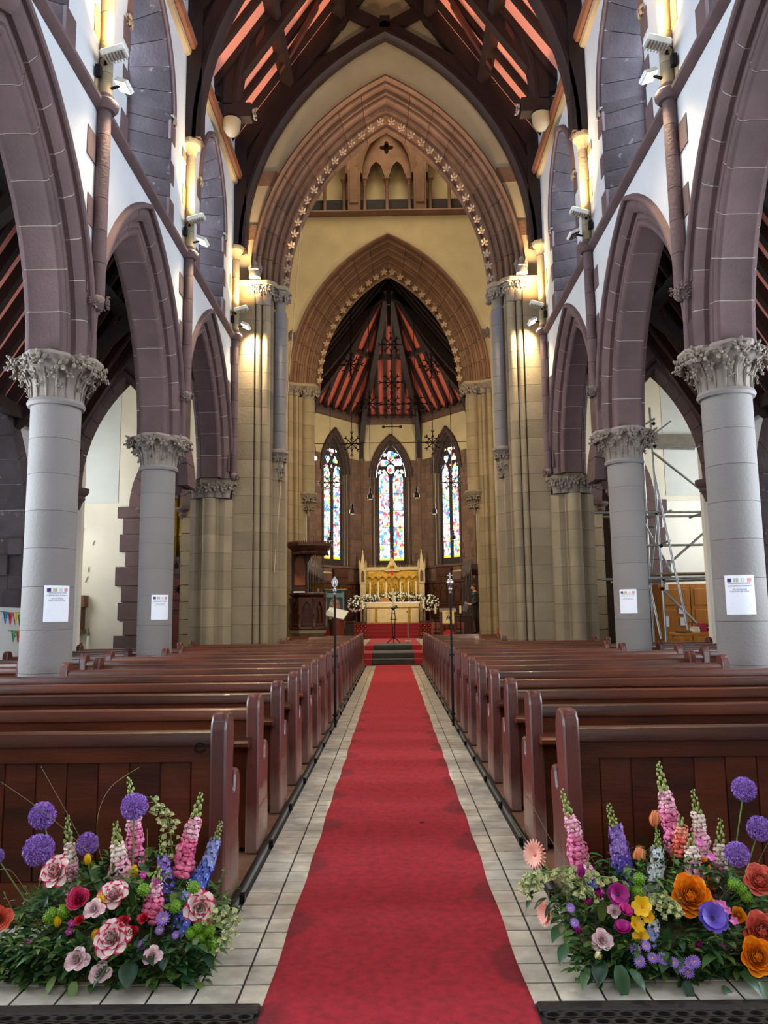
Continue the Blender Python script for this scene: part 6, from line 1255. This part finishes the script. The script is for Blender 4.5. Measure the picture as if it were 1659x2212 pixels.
left = [('allium', 92, 1762, 3.42, 28), ('allium', 84, 1836, 3.30, 31), ('allium', 189, 1823, 3.40, 23), ('allium', 290, 1742, 3.28, 27), ('allium', -8, 1850, 3.38, 16),
 ('snap', 278, 1678, 3.46, 290, 1868, 25, SN1), ('snap', 146, 1762, 3.40, 166, 1950, 24, SN3), ('snap', 250, 1775, 3.34, 266, 1915, 27, SN3), ('snap', 436, 1712, 3.40, 396, 1878, 26, SN4), ('snap', 344, 1870, 3.22, 330, 1982, 24, SN4),
 ('delph', 347, 1802, 3.36, 372, 1968, 20, (P_PUR, P_LIL)), ('delph', 478, 1772, 3.40, 424, 1915, 19, (P_BLUE, pm('skyblue', (150, 160, 222)))), ('delph', 412, 1898, 3.24, 394, 2005, 17, (P_BLUE, pm('skyblue', (1, 1, 1)))),
 ('rose', 118, 1883, 3.22, 31, (-.2, -.8, .5), 24, BI, 1.0, .7), ('rose', 246, 1930, 3.16, 29, (.1, -.6, .75), 22, BI, 1.05, .7), ('rose', 433, 1962, 3.14, 31, (.3, -.9, .25), 24, BI, 1.05, .75), ('rose', 240, 2026, 3.04, 32, (0, -.85, .5), 26, BI, 1.1, .75),
 ('rose', 168, 1942, 3.14, 27, (.1, -.8, .5), 26, (P_HOT, pm('hot2', (240, 110, 150))), .55, .9), ('rose', -2, 1986, 3.1, 27, (.3, -.9, .3), 26, (P_CORAL, P_PEACH), .7, .85)]
for u, v, r in ((268, 1990, 13), (283, 2014, 15), (310, 1984, 12), (172, 1988, 11)): left.append(('rose', u, v, 3.07, r, up, 14, (P_RED, P_RED), .8, .9))
for u, v, h in ((189, 1857, 22), (290, 1882, 24), (217, 1946, 24), (124, 1990, 22), (207, 2022, 24)): left.append(('tulip', u, v, 3.12 if v > 1930 else 3.3, h, (.1, -.2, 1), P_YEL))
for u, v, r in ((165, 2072, 21), (215, 2100, 19), (328, 2063, 17), (202, 1962, 18)): left.append(('rose', u, v, 3.03, r, (0, -.8, .6), 18, LIS, 1.1, .9, .12))
for u, v in ((430, 2003), (452, 2010), (434, 2026), (456, 2038), (414, 2016), (112, 1974), (136, 1968), (106, 1982), (378, 1958), (271, 2050), (419, 1917), (310, 1922)): left.append(('pom', u, v, 3.12, 11))
for u, v, r in ((353, 1985, 14), (345, 2009, 9), (308, 2041, 10), (380, 2020, 8)): left.append(('daisy', u, v, 3.12, r, up, 14, .14, (P_LIL, P_YEL), 2, 1.3, .25))
for u, v in ((150, 2013), (60, 2038), (155, 1995), (310, 1890), (340, 1905)): left.append(('daisy', u, v, 3.12, 8, up, 5, .4, (P_MAG, P_WHT), 1, 1.1, .15))
left += [('bells', 375, 1865, 3.4, [(374, 1860, 3.4), (368, 1800, 3.38), (362, 1768, 3.36), (345, 1745, 3.34), (325, 1720, 3.32)], 34, .020), ('bells', 480, 1960, 3.12, [(440, 2000, 3.14), (485, 1955, 3.1), (500, 1990, 3.08), (488, 2045, 3.05)], 34, .018)]
gL = [[(88, 1655, 3.4), (130, 1730, 3.38), (172, 1808, 3.36)], [(300, 1658, 3.4), (240, 1700, 3.4), (212, 1760, 3.4), (213, 1830, 3.38), (236, 1900, 3.36)], [(2, 1689, 3.4), (80, 1743, 3.38), (140, 1792, 3.36), (200, 1850, 3.3)], [(318, 1790, 3.4), (318, 1900, 3.36)], [(0, 1878, 3.3), (25, 1882, 3.28), (60, 1930, 3.26), (98, 1985, 3.25)]]
bL = [(70, 2080, 3.12, -.2, .9, .14, .018, 2), (100, 2050, 3.08, -.5, .0, .12, .020, 0), (280, 2080, 3.04, .1, -.3, .10, .035, 3), (300, 2060, 3.05, .6, .1, .10, .03, 3), (380, 2085, 3.08, .5, .1, .08, .022, 1), (395, 2100, 3.06, .7, -.2, .07, .022, 3), (230, 2085, 3.04, -.4, -.5, .08, .02, 1), (60, 2075, 3.1, -.8, -.1, .09, .022, 0), (30, 2050, 3.14, -.8, .1, .09, .02, 0), (15, 2090, 3.1, -.8, -.4, .08, .02, 0), (120, 2110, 3.06, -.3, -.6, .07, .018, 2), (160, 2120, 3.04, .1, -.7, .07, .018, 2), (445, 2060, 3.1, .4, -.3, .07, .02, 3), (120, 1925, 3.28, .1, 1, .16, .012, 2), (186, 1925, 3.28, -.05, 1, .15, .010, 2), (288, 1965, 3.2, .05, 1, .17, .011, 0), (210, 2000, 3.1, .5, .6, .09, .016, 0), (350, 2050, 3.08, .2, -.4, .08, .026, 3)]
arrange(-1, (-1.10, 3.36, 0), 'spring flower trough left of the carpet: purple alliums, snapdragons and bicoloured roses', left, bL, gL, -1.12, .36)
right = [('allium', 1607, 1705, 3.42, 25), ('allium', 1640, 1790, 3.38, 25), ('allium', 1592, 1845, 3.26, 24),
 ('snap', 1212, 1705, 3.42, 1255, 1870, 24, (P_PINK, P_BLUSH)), ('snap', 1422, 1646, 3.48, 1466, 1835, 27, (P_PINK, P_BLUSH)), ('snap', 1496, 1705, 3.44, 1516, 1860, 23, SN3), ('snap', 1494, 1798, 3.34, 1504, 1902, 23, SN3), ('snap', 1556, 1768, 3.38, 1560, 1945, 24, SN2), ('snap', 1468, 1758, 3.40, 1470, 1848, 22, (P_CORAL, C_L)),
 ('delph', 1313, 1736, 3.42, 1352, 1915, 25, (P_PUR, P_LIL)), ('delph', 1420, 1792, 3.36, 1406, 1935, 20, (P_WHT, P_WHT)), ('delph', 1268, 1850, 3.36, 1288, 1915, 16, (P_BLUE, P_BLUSH)), ('delph', 1412, 1965, 3.12, 1404, 2035, 14, (pm('skyblue', (150, 160, 222)), P_WHT)),
 ('ranunculus', 1494, 1934, 3.14, 34, (-.1, -.8, .55), (P_ORG, O_L)), ('ranunculus', 1638, 2066, 3.0, 28, (-.1, -.85, .5), (P_ORG, O_L)), ('ranunculus', 1642, 1900, 3.2, 27, (-.2, -.7, .6), (P_CORAL, C_L)), ('ranunculus', 1648, 2013, 3.06, 31, (-.2, -.9, .3), (P_CORAL, C_L)), ('ranunculus', 1517, 1868, 3.34, 14, up, (P_ORG, O_L)), ('ranunculus', 1540, 1906, 3.3, 12, up, (P_ORG, O_L)), ('ranunculus', 1596, 1976, 3.2, 13, up, (P_ORG, P_YEL)),
 ('daisy', 1538, 1985, 3.08, 29, (0, -.8, .6), 8, .5, (P_PUR, P_DK), 2, 1.1, .2), ('daisy', 1334, 1933, 3.16, 22, (0, -.9, .45), 8, .5, (P_MAG, P_DK), 2, 1.1, .22), ('daisy', 1349, 1971, 3.12, 17, (.2, -.6, .8), 8, .5, (pm('magpink', (214, 40, 140)), P_DK), 2, .8, .2), ('daisy', 1345, 2010, 3.08, 19, (-.1, -.5, .85), 8, .5, (P_MAG, P_DK), 2, .8, .2),
 ('daisy', 1157, 1845, 3.2, 28, (-.75, -.65, .1), 22, .11, (pm('gerb', (248, 186, 160), (244, 160, 140)), P_CORAL), 2, 1.35, .2), ('daisy', 1186, 1972, 3.14, 26, (-.85, -.35, .1), 22, .11, (pm('gerb', (1, 1, 1)), P_CORAL), 2, 1.0, .2)]
for u, v, h, m in ((1414, 1769, 32, P_PEACH), (1380, 1850, 36, P_PEACH), (1255, 1883, 22, P_MAG), (1296, 1930, 26, P_MAG), (1248, 2008, 24, P_MAG), (1512, 2043, 24, P_MAG), (1272, 1948, 20, P_MAG)): right.append(('tulip', u, v, 3.36 if v < 1880 else 3.1, h, (.05, -.2, 1) if v < 1900 else (-.3, -.6, .6), m))
for u, v, r in ((1388, 1960, 22), (1372, 1998, 18), (1384, 2024, 18), (1374, 2036, 16), (1400, 1982, 14)): right.append(('daisy', u, v, 3.1, r, (FR.uniform(-.4, .4), -.8, .5), 6, .42, (P_YEL, P_ORG), 1, .9, .1))
right += [('rose', 1300, 2030, 3.06, 20, (0, -.8, .6), 18, LIS, 1.1, .9, .12), ('rose', 1328, 1968, 3.14, 14, up, 14, LIS, 1, .9, .1), ('tulip', 1292, 2064, 3.03, 20, (.2, -.8, .4), pm('lemon', (236, 232, 168)))]
for u, v, r in ((1381, 2077, 12), (1409, 2070, 10), (1431, 2073, 12), (1466, 2090, 14), (1490, 2082, 14), (1486, 2100, 12), (1372, 2052, 11), (1455, 2080, 10), (1232, 1962, 9), (1241, 1994, 9), (1500, 2078, 12), (1395, 2044, 10)): right.append(('daisy', u, v, 3.04, min(r, 11.9), up, 16, .13, (P_LIL, P_YEL), 2, 1.3, .22))
for u, v in ((1380, 1898), (1378, 1925), (1600, 1920), (1612, 1936), (1585, 1910), (1520, 2040), (1545, 2045), (1500, 2030)): right.append(('pom', u, v, 3.18, 11))
for u, v in ((1536, 1852), (1512, 1820), (1570, 1968), (1560, 1955), (1588, 2055), (1565, 2044), (1545, 1953), (1585, 1990)): right.append(('daisy', u, v, 3.14, 9, up, 5, .4, (pm('dianthus', (238, 110, 190)), P_WHT), 1, 1.1, .15))
right += [('bells', 1320, 1905, 3.18, [(1330, 1900, 3.22), (1280, 1890, 3.2), (1230, 1880, 3.16), (1175, 1885, 3.12), (1140, 1900, 3.08)], 44, .022), ('bells', 1230, 1900, 3.16, [(1215, 1870, 3.2), (1250, 1910, 3.15), (1280, 1935, 3.12)], 24, .022), ('bells', 1440, 1960, 3.12, [(1420, 1930, 3.16), (1440, 1950, 3.1), (1455, 1975, 3.08)], 26, .020), ('bells', 1140, 1905, 3.08, [(1150, 1895, 3.1), (1142, 1925, 3.07)], 16, .018)]
gR = [[(1100, 1760, 3.4), (1160, 1845, 3.3), (1260, 1960, 3.2)], [(1140, 1720, 3.5), (1200, 1830, 3.4), (1260, 1900, 3.3)], [(1659, 1820, 3.4), (1620, 1900, 3.35), (1590, 1970, 3.3)], [(1240, 1770, 3.4), (1270, 1860, 3.35)]]
bR = [(1335, 2085, 3.03, .1, -.9, .12, .030, 1), (1300, 2075, 3.04, -.3, -.5, .09, .03, 3), (1360, 2095, 3.02, .5, -.5, .09, .026, 1), (1215, 2000, 3.12, -.6, -.3, .08, .026, 1), (1225, 2040, 3.1, -.5, -.5, .08, .024, 1), (1180, 1940, 3.1, -.9, -.2, .07, .012, 3), (1165, 1925, 3.1, -.8, .1, .07, .012, 3), (1150, 1935, 3.08, -.6, -.6, .06, .012, 3), (1195, 1950, 3.1, -.6, -.4, .07, .012, 3), (1205, 1930, 3.1, .1, .6, .06, .012, 3), (1300, 1990, 3.12, -.05, 1, .14, .018, 2), (1250, 2015, 3.1, -.8, .4, .08, .016, 0), (1480, 2120, 3.02, 0, -.3, .08, .02, 3), (1560, 2130, 3.02, .3, -.4, .08, .02, 1), (1600, 2100, 3.0, .3, -.2, .1, .026, 1), (1640, 2120, 2.98, .2, -.6, .09, .018, 0), (1440, 2085, 3.04, -.3, .2, .08, .022, 1), (1545, 2065, 3.06, -.6, .1, .1, .02, 0), (1384, 1900, 3.34, -.1, 1, .14, .012, 0), (1610, 2010, 3.1, -.4, .4, .1, .03, 3), (1270, 2090, 3.06, -.4, -.5, .08, .02, 0)]
arrange(1, (1.12, 3.36, 0), 'spring flower trough right of the carpet: orange ranunculus, alliums and pink snapdragons', right, bR, gR, 1.10, .38)
# ------------------------------------------------------------------ left transept: organ, shelf, bunting
og = thing('organ', (-5.75, 20.8, 0), 'pipe organ with gilt pipes above a panelled wooden case', 'organ')
mb = MB(); mb.box(-6.5, -4.9, 20.75, 21.4, 0, 2.55); part('case', mb, WOOD_C, og)
mb = MB(); mb.box(-6.5, -4.9, 20.68, 20.8, 2.5, 2.62); mb.box(-6.5, -4.9, 20.66, 20.8, 2.85, 2.95); part('cornice', mb, WOOD_C, og)
for i in range(8):
    x = -6.4+.2*i; mb = MB(); mb.prism([(x, 2.62), (x+.17, 2.62), (x+.17, 2.85), (x, 2.85)], XZ(0), 20.7, 20.76, [[(x+.03, 2.65)]+[(x+.085+a, b) for a, b in arch_pts(.05, .08, 0, 3, 2.74)]+[(x+.14, 2.65)]]); part('arcade_panel', mb, WOOD_C, og, sharp=0)
RW = mat('organ_red_wood', (112, 50, 30), .4, .3, 4)
for i in range(3):
    x = -6.4+.5*i; mb = MB(); mb.box(x+.04, x+.44, 20.72, 20.76, .1, 1.45); mb.box(x+.04, x+.44, 20.72, 20.76, 1.55, 1.75); mb.box(x+.04, x+.44, 20.72, 20.76, 1.82, 2.4); p_ = part('door', mb, RW, og, bevel=.01)
    mb = MB()
    for a in (0, PI/4, PI/2, 3*PI/4): mb.bar((x+.24-.11*math.cos(a), 20.71, 2.1-.11*math.sin(a)), (x+.24+.11*math.cos(a), 20.71, 2.1+.11*math.sin(a)), .02, .02)
    part('fret', mb, BLACK, p_)
for i in range(7):
    x = -6.32+.155*i; mb = MB(); mb.lathe([(.012, 2.95), (.07, 3.45), (.075, 3.5)], 12, (x, 21, 0)); mb.cyl((x, 21, 3.52), (x, 21, 5.0+.12*abs(i-3)), .066, n=12); mb.box(x-.04, x+.04, 20.925, 20.94, 3.55, 3.62); part('pipe', mb, mat('organ_gilt', (216, 178, 84), .35, .2, 6, metal=.5), og)
mb = MB()
for r in (.1, .2, .3): mb.tube([(-6.15+r*math.cos(a), 20.66, 3.3+r*math.sin(a)) for a in [2*PI*i/18 for i in range(19)]], .018, 5)
for k in range(8): a = k*PI/4; mb.tube([(-6.15+.1*math.cos(a), 20.66, 3.3+.1*math.sin(a)), (-6.15+.3*math.cos(a+.4), 20.66, 3.3+.3*math.sin(a+.4))], .014, 4)
part('carved_roundel', mb, WOOD_C, og); mb = MB(); mb.box(-6.46, -6.38, 20.62, 20.7, .0, 4.6); part('post', mb, WOOD_C, og)
sf = thing('wall_shelf', (-8.0, 19.9, 1.0), 'dark wooden wall cabinet with papers on the left transept wall', 'cabinet'); mb = MB(); mb.box(-8.25, -7.9, 19.95, 20.18, 1.05, 1.9); part('body', mb, WOOD_C, sf); mb = MB(); mb.box(-8.3, -7.84, 19.9, 20.19, 1.66, 1.95); mb.box(-8.3, -7.86, 19.9, 20.19, .98, 1.1); part('shelf_boards', mb, mat('old_oak', (110, 74, 44), .6, .3, 5), sf); mb = MB(); mb.box(-8.22, -8.0, 19.93, 19.95, 1.12, 1.62); part('papers', mb, CANDLE, sf)
cd_ = thing('spire_ornament', (-7.5, 19.4, 0), 'white pointed standing ornament with a dark tip by the left transept wall', 'ornament'); mb = MB(); mb.cyl((-7.5, 19.4, 0), (-7.5, 19.4, .95), .07, .03, n=8); part('shaft', mb, WHITE_M, cd_); mb = MB(); mb.cyl((-7.5, 19.4, .95), (-7.5, 19.4, 1.15), .05, .005, n=8); part('tip', mb, mat('slate_tip', (90, 90, 96), .6), cd_)
tb = thing('side_table', (-8.1, 18.9, 0), 'low table under a white cloth in the left transept', 'table'); mb = MB(); mb.box(-8.6, -7.6, 18.6, 19.3, .72, .78); part('top', mb, WOOD_C, tb); mb = MB(); mb.box(-8.62, -7.9, 18.58, 19.32, .55, .8); part('cloth', mb, WFL, tb)
for dx in (-8.55, -7.65):
    for dy in (18.65, 19.25): mb = MB(); mb.box(dx-.03, dx+.03, dy-.03, dy+.03, 0, .72); part('leg', mb, WOOD_C, tb)
ck = MB()
for pts in (((181, 1140), (176, 1158), (163, 1182)), ((204, 1168), (200, 1178)), ((192, 1224), (191, 1236)), ((190, 1245), (184, 1258)), ((166, 1200), (161, 1222))):
    P = [at(u, v, 20.18) for u, v in pts]
    for a, b in zip(P, P[1:]): ck.bar(a, b, .02, .006)
part('crack', ck, mat('crack_dark', (60, 48, 40), .9), bpy.data.objects['wall_transept_end_left'])
FL = [(60, 150, 210), (236, 60, 110), (250, 200, 60), (90, 190, 120), (240, 130, 50), (80, 90, 190), (230, 70, 70)]
for r, (word, y0, z0) in enumerate((('CHILD', 12.44, 1.49), ('COR', 12.74, 1.19))):
    t = thing('bunting', (-6.17, y0, z0-.15), ('upper string of bright letter pennants on the left aisle wall', 'lower string of bright letter pennants on the left aisle wall')[r], 'bunting', 'letter bunting'); n = len(word); mb = MB(); mb.tube([(-6.175, y0-.1+.17*i, z0-.02*math.sin(i/n*3)) for i in range(n+2)], .004, 4); part('cord', mb, STEM, t)
    for i, ch in enumerate(word):
        y = y0+.165*i+.04; z = z0-.015*i; mb = MB(); mb.prism([(y, z), (y+.14, z-.01), (y+.07, z-.2)], lambda a, b, q: (q, a, b), -6.185, -6.178); pe = part('pennant', mb, mat('flag_%d' % ((i+3*r) % 7), FL[(i+3*r) % 7], .7, .25, 20), t, sharp=0)
        part('letter', text_mb(ch, .12, lambda a, b: (-6.174, y+.07+a, z-.11+b)), INK, pe, sharp=0)
# ------------------------------------------------------------------ right transept: scaffold, cupboard, book table
sc_ = thing('scaffold', (6.6, 17.4, 0), 'scaffold of galvanised tubes filling the right transept', 'scaffold')
SP = [((1403, 880, 17.3), (1440, 1392, 17.3)), ((1388, 974, 17.9), (1413, 1392, 17.9)), ((1521, 1040, 17.9), (1538, 1392, 17.9)), ((1520, 980, 17.3), (1549, 1392, 17.3)),
      ((1280, 1108, 17.25), (1560, 1105, 17.25)), ((1300, 1117, 17.85), (1560, 1114, 17.85)), ((1300, 1252, 17.25), (1560, 1246, 17.25)), ((1320, 1258, 17.85), (1560, 1252, 17.85)), ((1385, 1179, 17.3), (1560, 1176, 17.3)), ((1400, 962, 17.3), (1500, 964, 17.3)), ((1400, 968, 17.9), (1500, 970, 17.9)),
      ((1409, 976, 17.25), (1522, 1064, 17.25)), ((1414, 1026, 17.2), (1486, 1360, 17.0)), ((1431, 1230, 17.35), (1542, 1132, 17.35)), ((1430, 1272, 17.35), (1514, 1356, 17.2)), ((1404, 945, 17.35), (1450, 910, 17.35)), ((1403, 1264, 17.8), (1428, 1380, 17.6)), ((1413, 905, 17.2), (1396, 915, 18.0)), ((1418, 1105, 17.2), (1398, 1116, 17.9)), ((1450, 1103, 17.2), (1400, 1118, 17.9)), ((1448, 1168, 17.2), (1390, 1182, 17.9)), ((1530, 1104, 17.2), (1490, 1118, 17.9)), ((1420, 1100, 17.3), (1406, 1240, 17.8)), ((1380, 1110, 17.8), (1450, 1235, 17.3))]
for a, b in SP: mb = MB(); mb.cyl(at(*a), at(*b), .027, n=10); part('tube', mb, STEEL, sc_)
for u, v in ((1415, 964), (1418, 1108), (1428, 1179), (1433, 1250), (1431, 1272), (1533, 1106), (1538, 1246), (1412, 915), (1414, 944)): mb = MB(); mb.ell(at(u, v, 17.27), (.045, .045, .045), 6, 4); part('coupler', mb, IRON, sc_)
for i in range(4): mb = MB(); p = at(1440, 1244, 17.3); mb.box(5.9, 7.4, 17.25+.2*i, 17.43+.2*i, p.z+.03, p.z+.07); part('board', mb, mat('scaffold_board', (150, 136, 112), .8, .3, 6), sc_)
wp = bpy.data.objects['wall_transept_end_right']; mb = MB(); a = at(1408, 940, 20.18); b = at(1560, 966, 20.18); mb.box(6.7, 9.0, 20.1, 20.19, b.z, a.z); part('beam', mb, mat('beam_grey', (120, 112, 100), .8, .3, 5), wp); mb = MB(); mb.box(6.9, 9, 20.17, 20.195, 1.4, 4.2); part('white_board', mb, mat('white_board', (240, 238, 226), .8, .06, 2), wp)
cb = thing('cupboard', (7.0, 19.0, 0), 'tall light oak double cupboard behind the scaffold', 'cupboard'); p0, p1 = at(1421, 1262, 18.8), at(1556, 1262, 18.8)
mb = MB(); mb.box(p0.x, p1.x, 18.8, 19.4, 0, p0.z); part('body', mb, OAK, cb, bevel=.01); w_ = (p1.x-p0.x-.12)/2
for i in range(2):
    x = p0.x+.05+i*(w_+.02); mb = MB(); mb.box(x, x+w_, 18.77, 18.8, .06, p0.z-.06); d = part('door', mb, OAK, cb, bevel=.006)
    for z0, z1 in ((.12, .75), (.85, 1.4), (1.5, p0.z-.12)): mb = MB(); mb.box(x+.08, x+w_-.08, 18.755, 18.77, z0, z1); part('panel', mb, OAK, d, bevel=.008)
    mb = MB(); mb.ell((x+(w_-.04 if i == 0 else .04), 18.75, 1.1), (.02, .02, .02), 8, 5); part('knob', mb, BRASS, d)
for i, (u0, v0, u1, v1) in enumerate(((1466, 1308, 1480, 1326), (1469, 1334, 1484, 1351), (1436, 1262, 1444, 1275), (1436, 1332, 1446, 1354))):
    a, b = at(u0, v0, 18.74), at(u1, v1, 18.74); mb = MB(); mb.box(a.x, b.x, 18.735, 18.745, b.z, a.z); solo('paper_sheet', mb, WHITE, (a.x, 18.74, b.z), ('upper white paper taped to the oak cupboard', 'lower white paper taped to the oak cupboard', 'narrow white paper at the top left of the oak cupboard', 'narrow white paper at the lower left of the oak cupboard')[i], 'paper', 'papers on the cupboard', sharp=0)
bt = thing('book_table', (6.8, 16.6, 0), 'table of stacked books in front of the oak cupboard', 'table'); tz = at(1500, 1366, 16.6).z; tx0, tx1 = at(1459, 1366, 16.6).x, at(1556, 1366, 16.6).x
mb = MB(); mb.box(tx0, tx1, 16.3, 17.0, tz-.05, tz); part('top', mb, OAK, bt, bevel=.005)
for x in (tx0+.05, tx1-.05):
    for y in (16.35, 16.95): mb = MB(); mb.box(x-.025, x+.025, y-.025, y+.025, 0, tz-.05); part('leg', mb, OAK, bt)
BC = [(190, 30, 70), (220, 200, 160), (40, 70, 60), (200, 190, 170), (150, 40, 60), (60, 50, 40), (230, 222, 200)]; ST = [(.22, 1, (2,)), (.40, 3, (1, 6, 3)), (.56, 5, (0, 4, 0, 4, 0)), (.72, 4, (3, 2, 6, 2)), (.07, 1, (5,)), (.90, 2, (3, 2))]; bi = 0
for fx, n, cs in ST:
    z = tz
    for j in range(n):
        x = tx0+(tx1-tx0)*fx; h = .035+.01*(j % 2); mb = MB(); mb.obox((x, 16.5, z+h/2), (.066, .10, h/2), Matrix.Rotation(rnd.uniform(-.08, .08), 3, 'Z')); c_ = BC[cs[j]]; nm = {0: 'crimson', 1: 'cream', 2: 'dark green', 3: 'buff', 4: 'maroon', 5: 'black', 6: 'ivory'}[cs[j]]
        solo('book', mb, mat('book_%d' % cs[j], c_, .6, .1, 6), (x, 16.5, z), '%s book %s in the %s stack on the book table' % (nm, ('at the bottom', 'second up', 'third up', 'fourth up', 'on top')[j] if n > 1 else 'lying alone', ('second', 'third', 'fourth', 'fifth', 'leftmost', 'rightmost')[bi]), 'book', 'books on the table', bevel=.004); z += h+.001
    bi += 1
# ------------------------------------------------------------------ person in the chancel
pf = at(1027, 1369, 27.6); sc1 = (pf.z-at(1024, 1263, 27.6).z)/-1.76
PL = MB(); PL.box(2.3, 3.5, 27.2, 28.35, .44, pf.z-.005); solo('stall_platform', PL, WOOD_C, (2.9, 27.7, .44), 'low wooden platform under the standing man', 'platform')
pr = thing('person', (pf.x+.02, 27.6, pf.z), 'person in a black suit standing in profile, looking down at a bag', 'person')
J = [((0, 0, .95), .15), ((.02, 0, 1.15), .14), ((.01, 0, 1.34), .165), ((0, 0, 1.45), .11), ((-.02, 0, 1.53), .058), ((-.05, 0, 1.60), .078), ((-.065, 0, 1.68), .09), ((-.05, 0, 1.73), .07),
     ((0, -.1, .88), .105), ((-.01, -.1, .5), .072), ((.03, -.1, .1), .05), ((-.06, -.1, .045), .045), ((-.17, -.11, .035), .032),
     ((.02, .1, .88), .105), ((.05, .11, .5), .072), ((.1, .11, .1), .05), ((.01, .11, .045), .045), ((-.1, .12, .035), .032),
     ((.01, -.18, 1.4), .085), ((.06, -.24, 1.13), .06), ((-.12, -.17, 1.05), .042), ((-.25, -.07, 1.06), .034),
     ((.01, .18, 1.4), .085), ((.06, .24, 1.13), .06), ((-.12, .17, 1.05), .042), ((-.25, .07, 1.06), .034)]
E_ = [(0, 1), (1, 2), (2, 3), (3, 4), (4, 5), (5, 6), (6, 7), (0, 8), (8, 9), (9, 10), (10, 11), (11, 12), (0, 13), (13, 14), (14, 15), (15, 16), (16, 17), (3, 18), (18, 19), (19, 20), (20, 21), (3, 22), (22, 23), (23, 24), (24, 25)]
sk = bpy.data.meshes.new('skeleton'); sk.from_pydata([p for p, r in J], E_, []); so = bpy.data.objects.new('skeleton', sk); COL.objects.link(so)
mo = so.modifiers.new('skin', 'SKIN'); mo.use_smooth_shade = True
for i, (p, r) in enumerate(J): v = sk.skin_vertices[0].data[i]; v.radius = (r, r); v.use_root = i == 0
so.modifiers.new('sub', 'SUBSURF').levels = 2
dg = bpy.context.evaluated_depsgraph_get(); bm_ = bpy.data.meshes.new_from_object(so.evaluated_get(dg)); bpy.data.objects.remove(so)
SUIT, SKIN, HAIR = mat('black_suit', (20, 20, 23), .7, .2, 6), mat('skin', (214, 160, 130), .5, .08, 6), mat('dark_hair', (44, 28, 20), .6, .3, 40)
bm_.name = 'body'; bm_.materials.clear(); [bm_.materials.append(m) for m in (SUIT, SKIN)]
for f in bm_.polygons: c = f.center; f.material_index = 1 if (c.z > 1.505 or (c.x < -.15 and 1.0 < c.z < 1.13)) else 0; f.use_smooth = True
put('body', bm_, pr, sc=(sc1,)*3)
mb = MB(); mb.ell((-.03, 0, 1.705), (.105, .085, .075), 12, 8); mb.ell((.015, 0, 1.65), (.06, .08, .09), 10, 7); mb.v = [(a*sc1, b*sc1, c*sc1) for a, b, c in mb.v]; part('hair', mb, HAIR, pr, local=True)
mb = MB(); mb.ell((-.10, 0, 1.575), (.045, .05, .045), 8, 6); mb.v = [(a*sc1, b*sc1, c*sc1) for a, b, c in mb.v]; part('beard', mb, HAIR, pr, local=True)
mb = MB(); mb.ell((-.158, 0, 1.63), (.022, .014, .022), 6, 5); mb.ell((-.02, -.088, 1.64), (.02, .01, .03), 6, 5); mb.ell((-.02, .088, 1.64), (.02, .01, .03), 6, 5); mb.v = [(a*sc1, b*sc1, c*sc1) for a, b, c in mb.v]; fa = part('nose_and_ears', mb, SKIN, pr, local=True)
mb = MB()
for q in (-1, 1): mb.ell((-.138, q*.034, 1.66), (.01, .014, .008), 6, 4)
mb.v = [(a*sc1, b*sc1, c*sc1) for a, b, c in mb.v]; part('eyes', mb, BLACK, pr, local=True)
mb = MB()
for q in (-1, 1):
    for k in range(4): y0 = q*(.045+.018*k-.01); mb.tube([(-.26, y0, 1.075-.006*k), (-.30, y0-q*.01, 1.065), (-.325+.006*k, y0-q*.02, 1.035)], [.01, .009, .007], 5)
    mb.tube([(-.2, q*.055, 1.07), (-.24, q*.03, 1.09), (-.28, q*.02, 1.085)], [.012, .011, .008], 5)
mb.v = [(a*sc1, b*sc1, c*sc1) for a, b, c in mb.v]; part('fingers', mb, SKIN, pr, local=True)
mb = MB(); mb.prism([(-.02, .02), (.0, .09), (.045, .13), (.06, .09), (.05, .0)], lambda a, b, q: (a*sc1-.03*sc1, q*sc1, (1.40+b)*sc1), -.055, .055); part('collar', mb, SUIT, pr, local=True)
bg_ = thing('gift_bag', (pf.x-.42, 27.55, pf.z+.78), 'small striped bag held by the person in black', 'bag'); M = Matrix.Rotation(.35, 3, 'Y'); mb = MB(); mb.obox((pf.x-.33, 27.6, pf.z+.93*sc1), (.09, .06, .13), M); part('body', mb, mat('bag_grey', (96, 84, 92), .6, .3, 12), bg_); mb = MB()
for k in range(4): mb.obox(Vector((pf.x-.33, 27.6, pf.z+.93*sc1))+M@Vector((-.06+.04*k, -.062, 0)), (.006, .003, .12), M)
mb.obox(Vector((pf.x-.31, 27.6, pf.z+1.09*sc1)), (.045, .02, .045), M); part('tissue', mb, mat('bag_lilac', (196, 190, 226), .6), bg_)
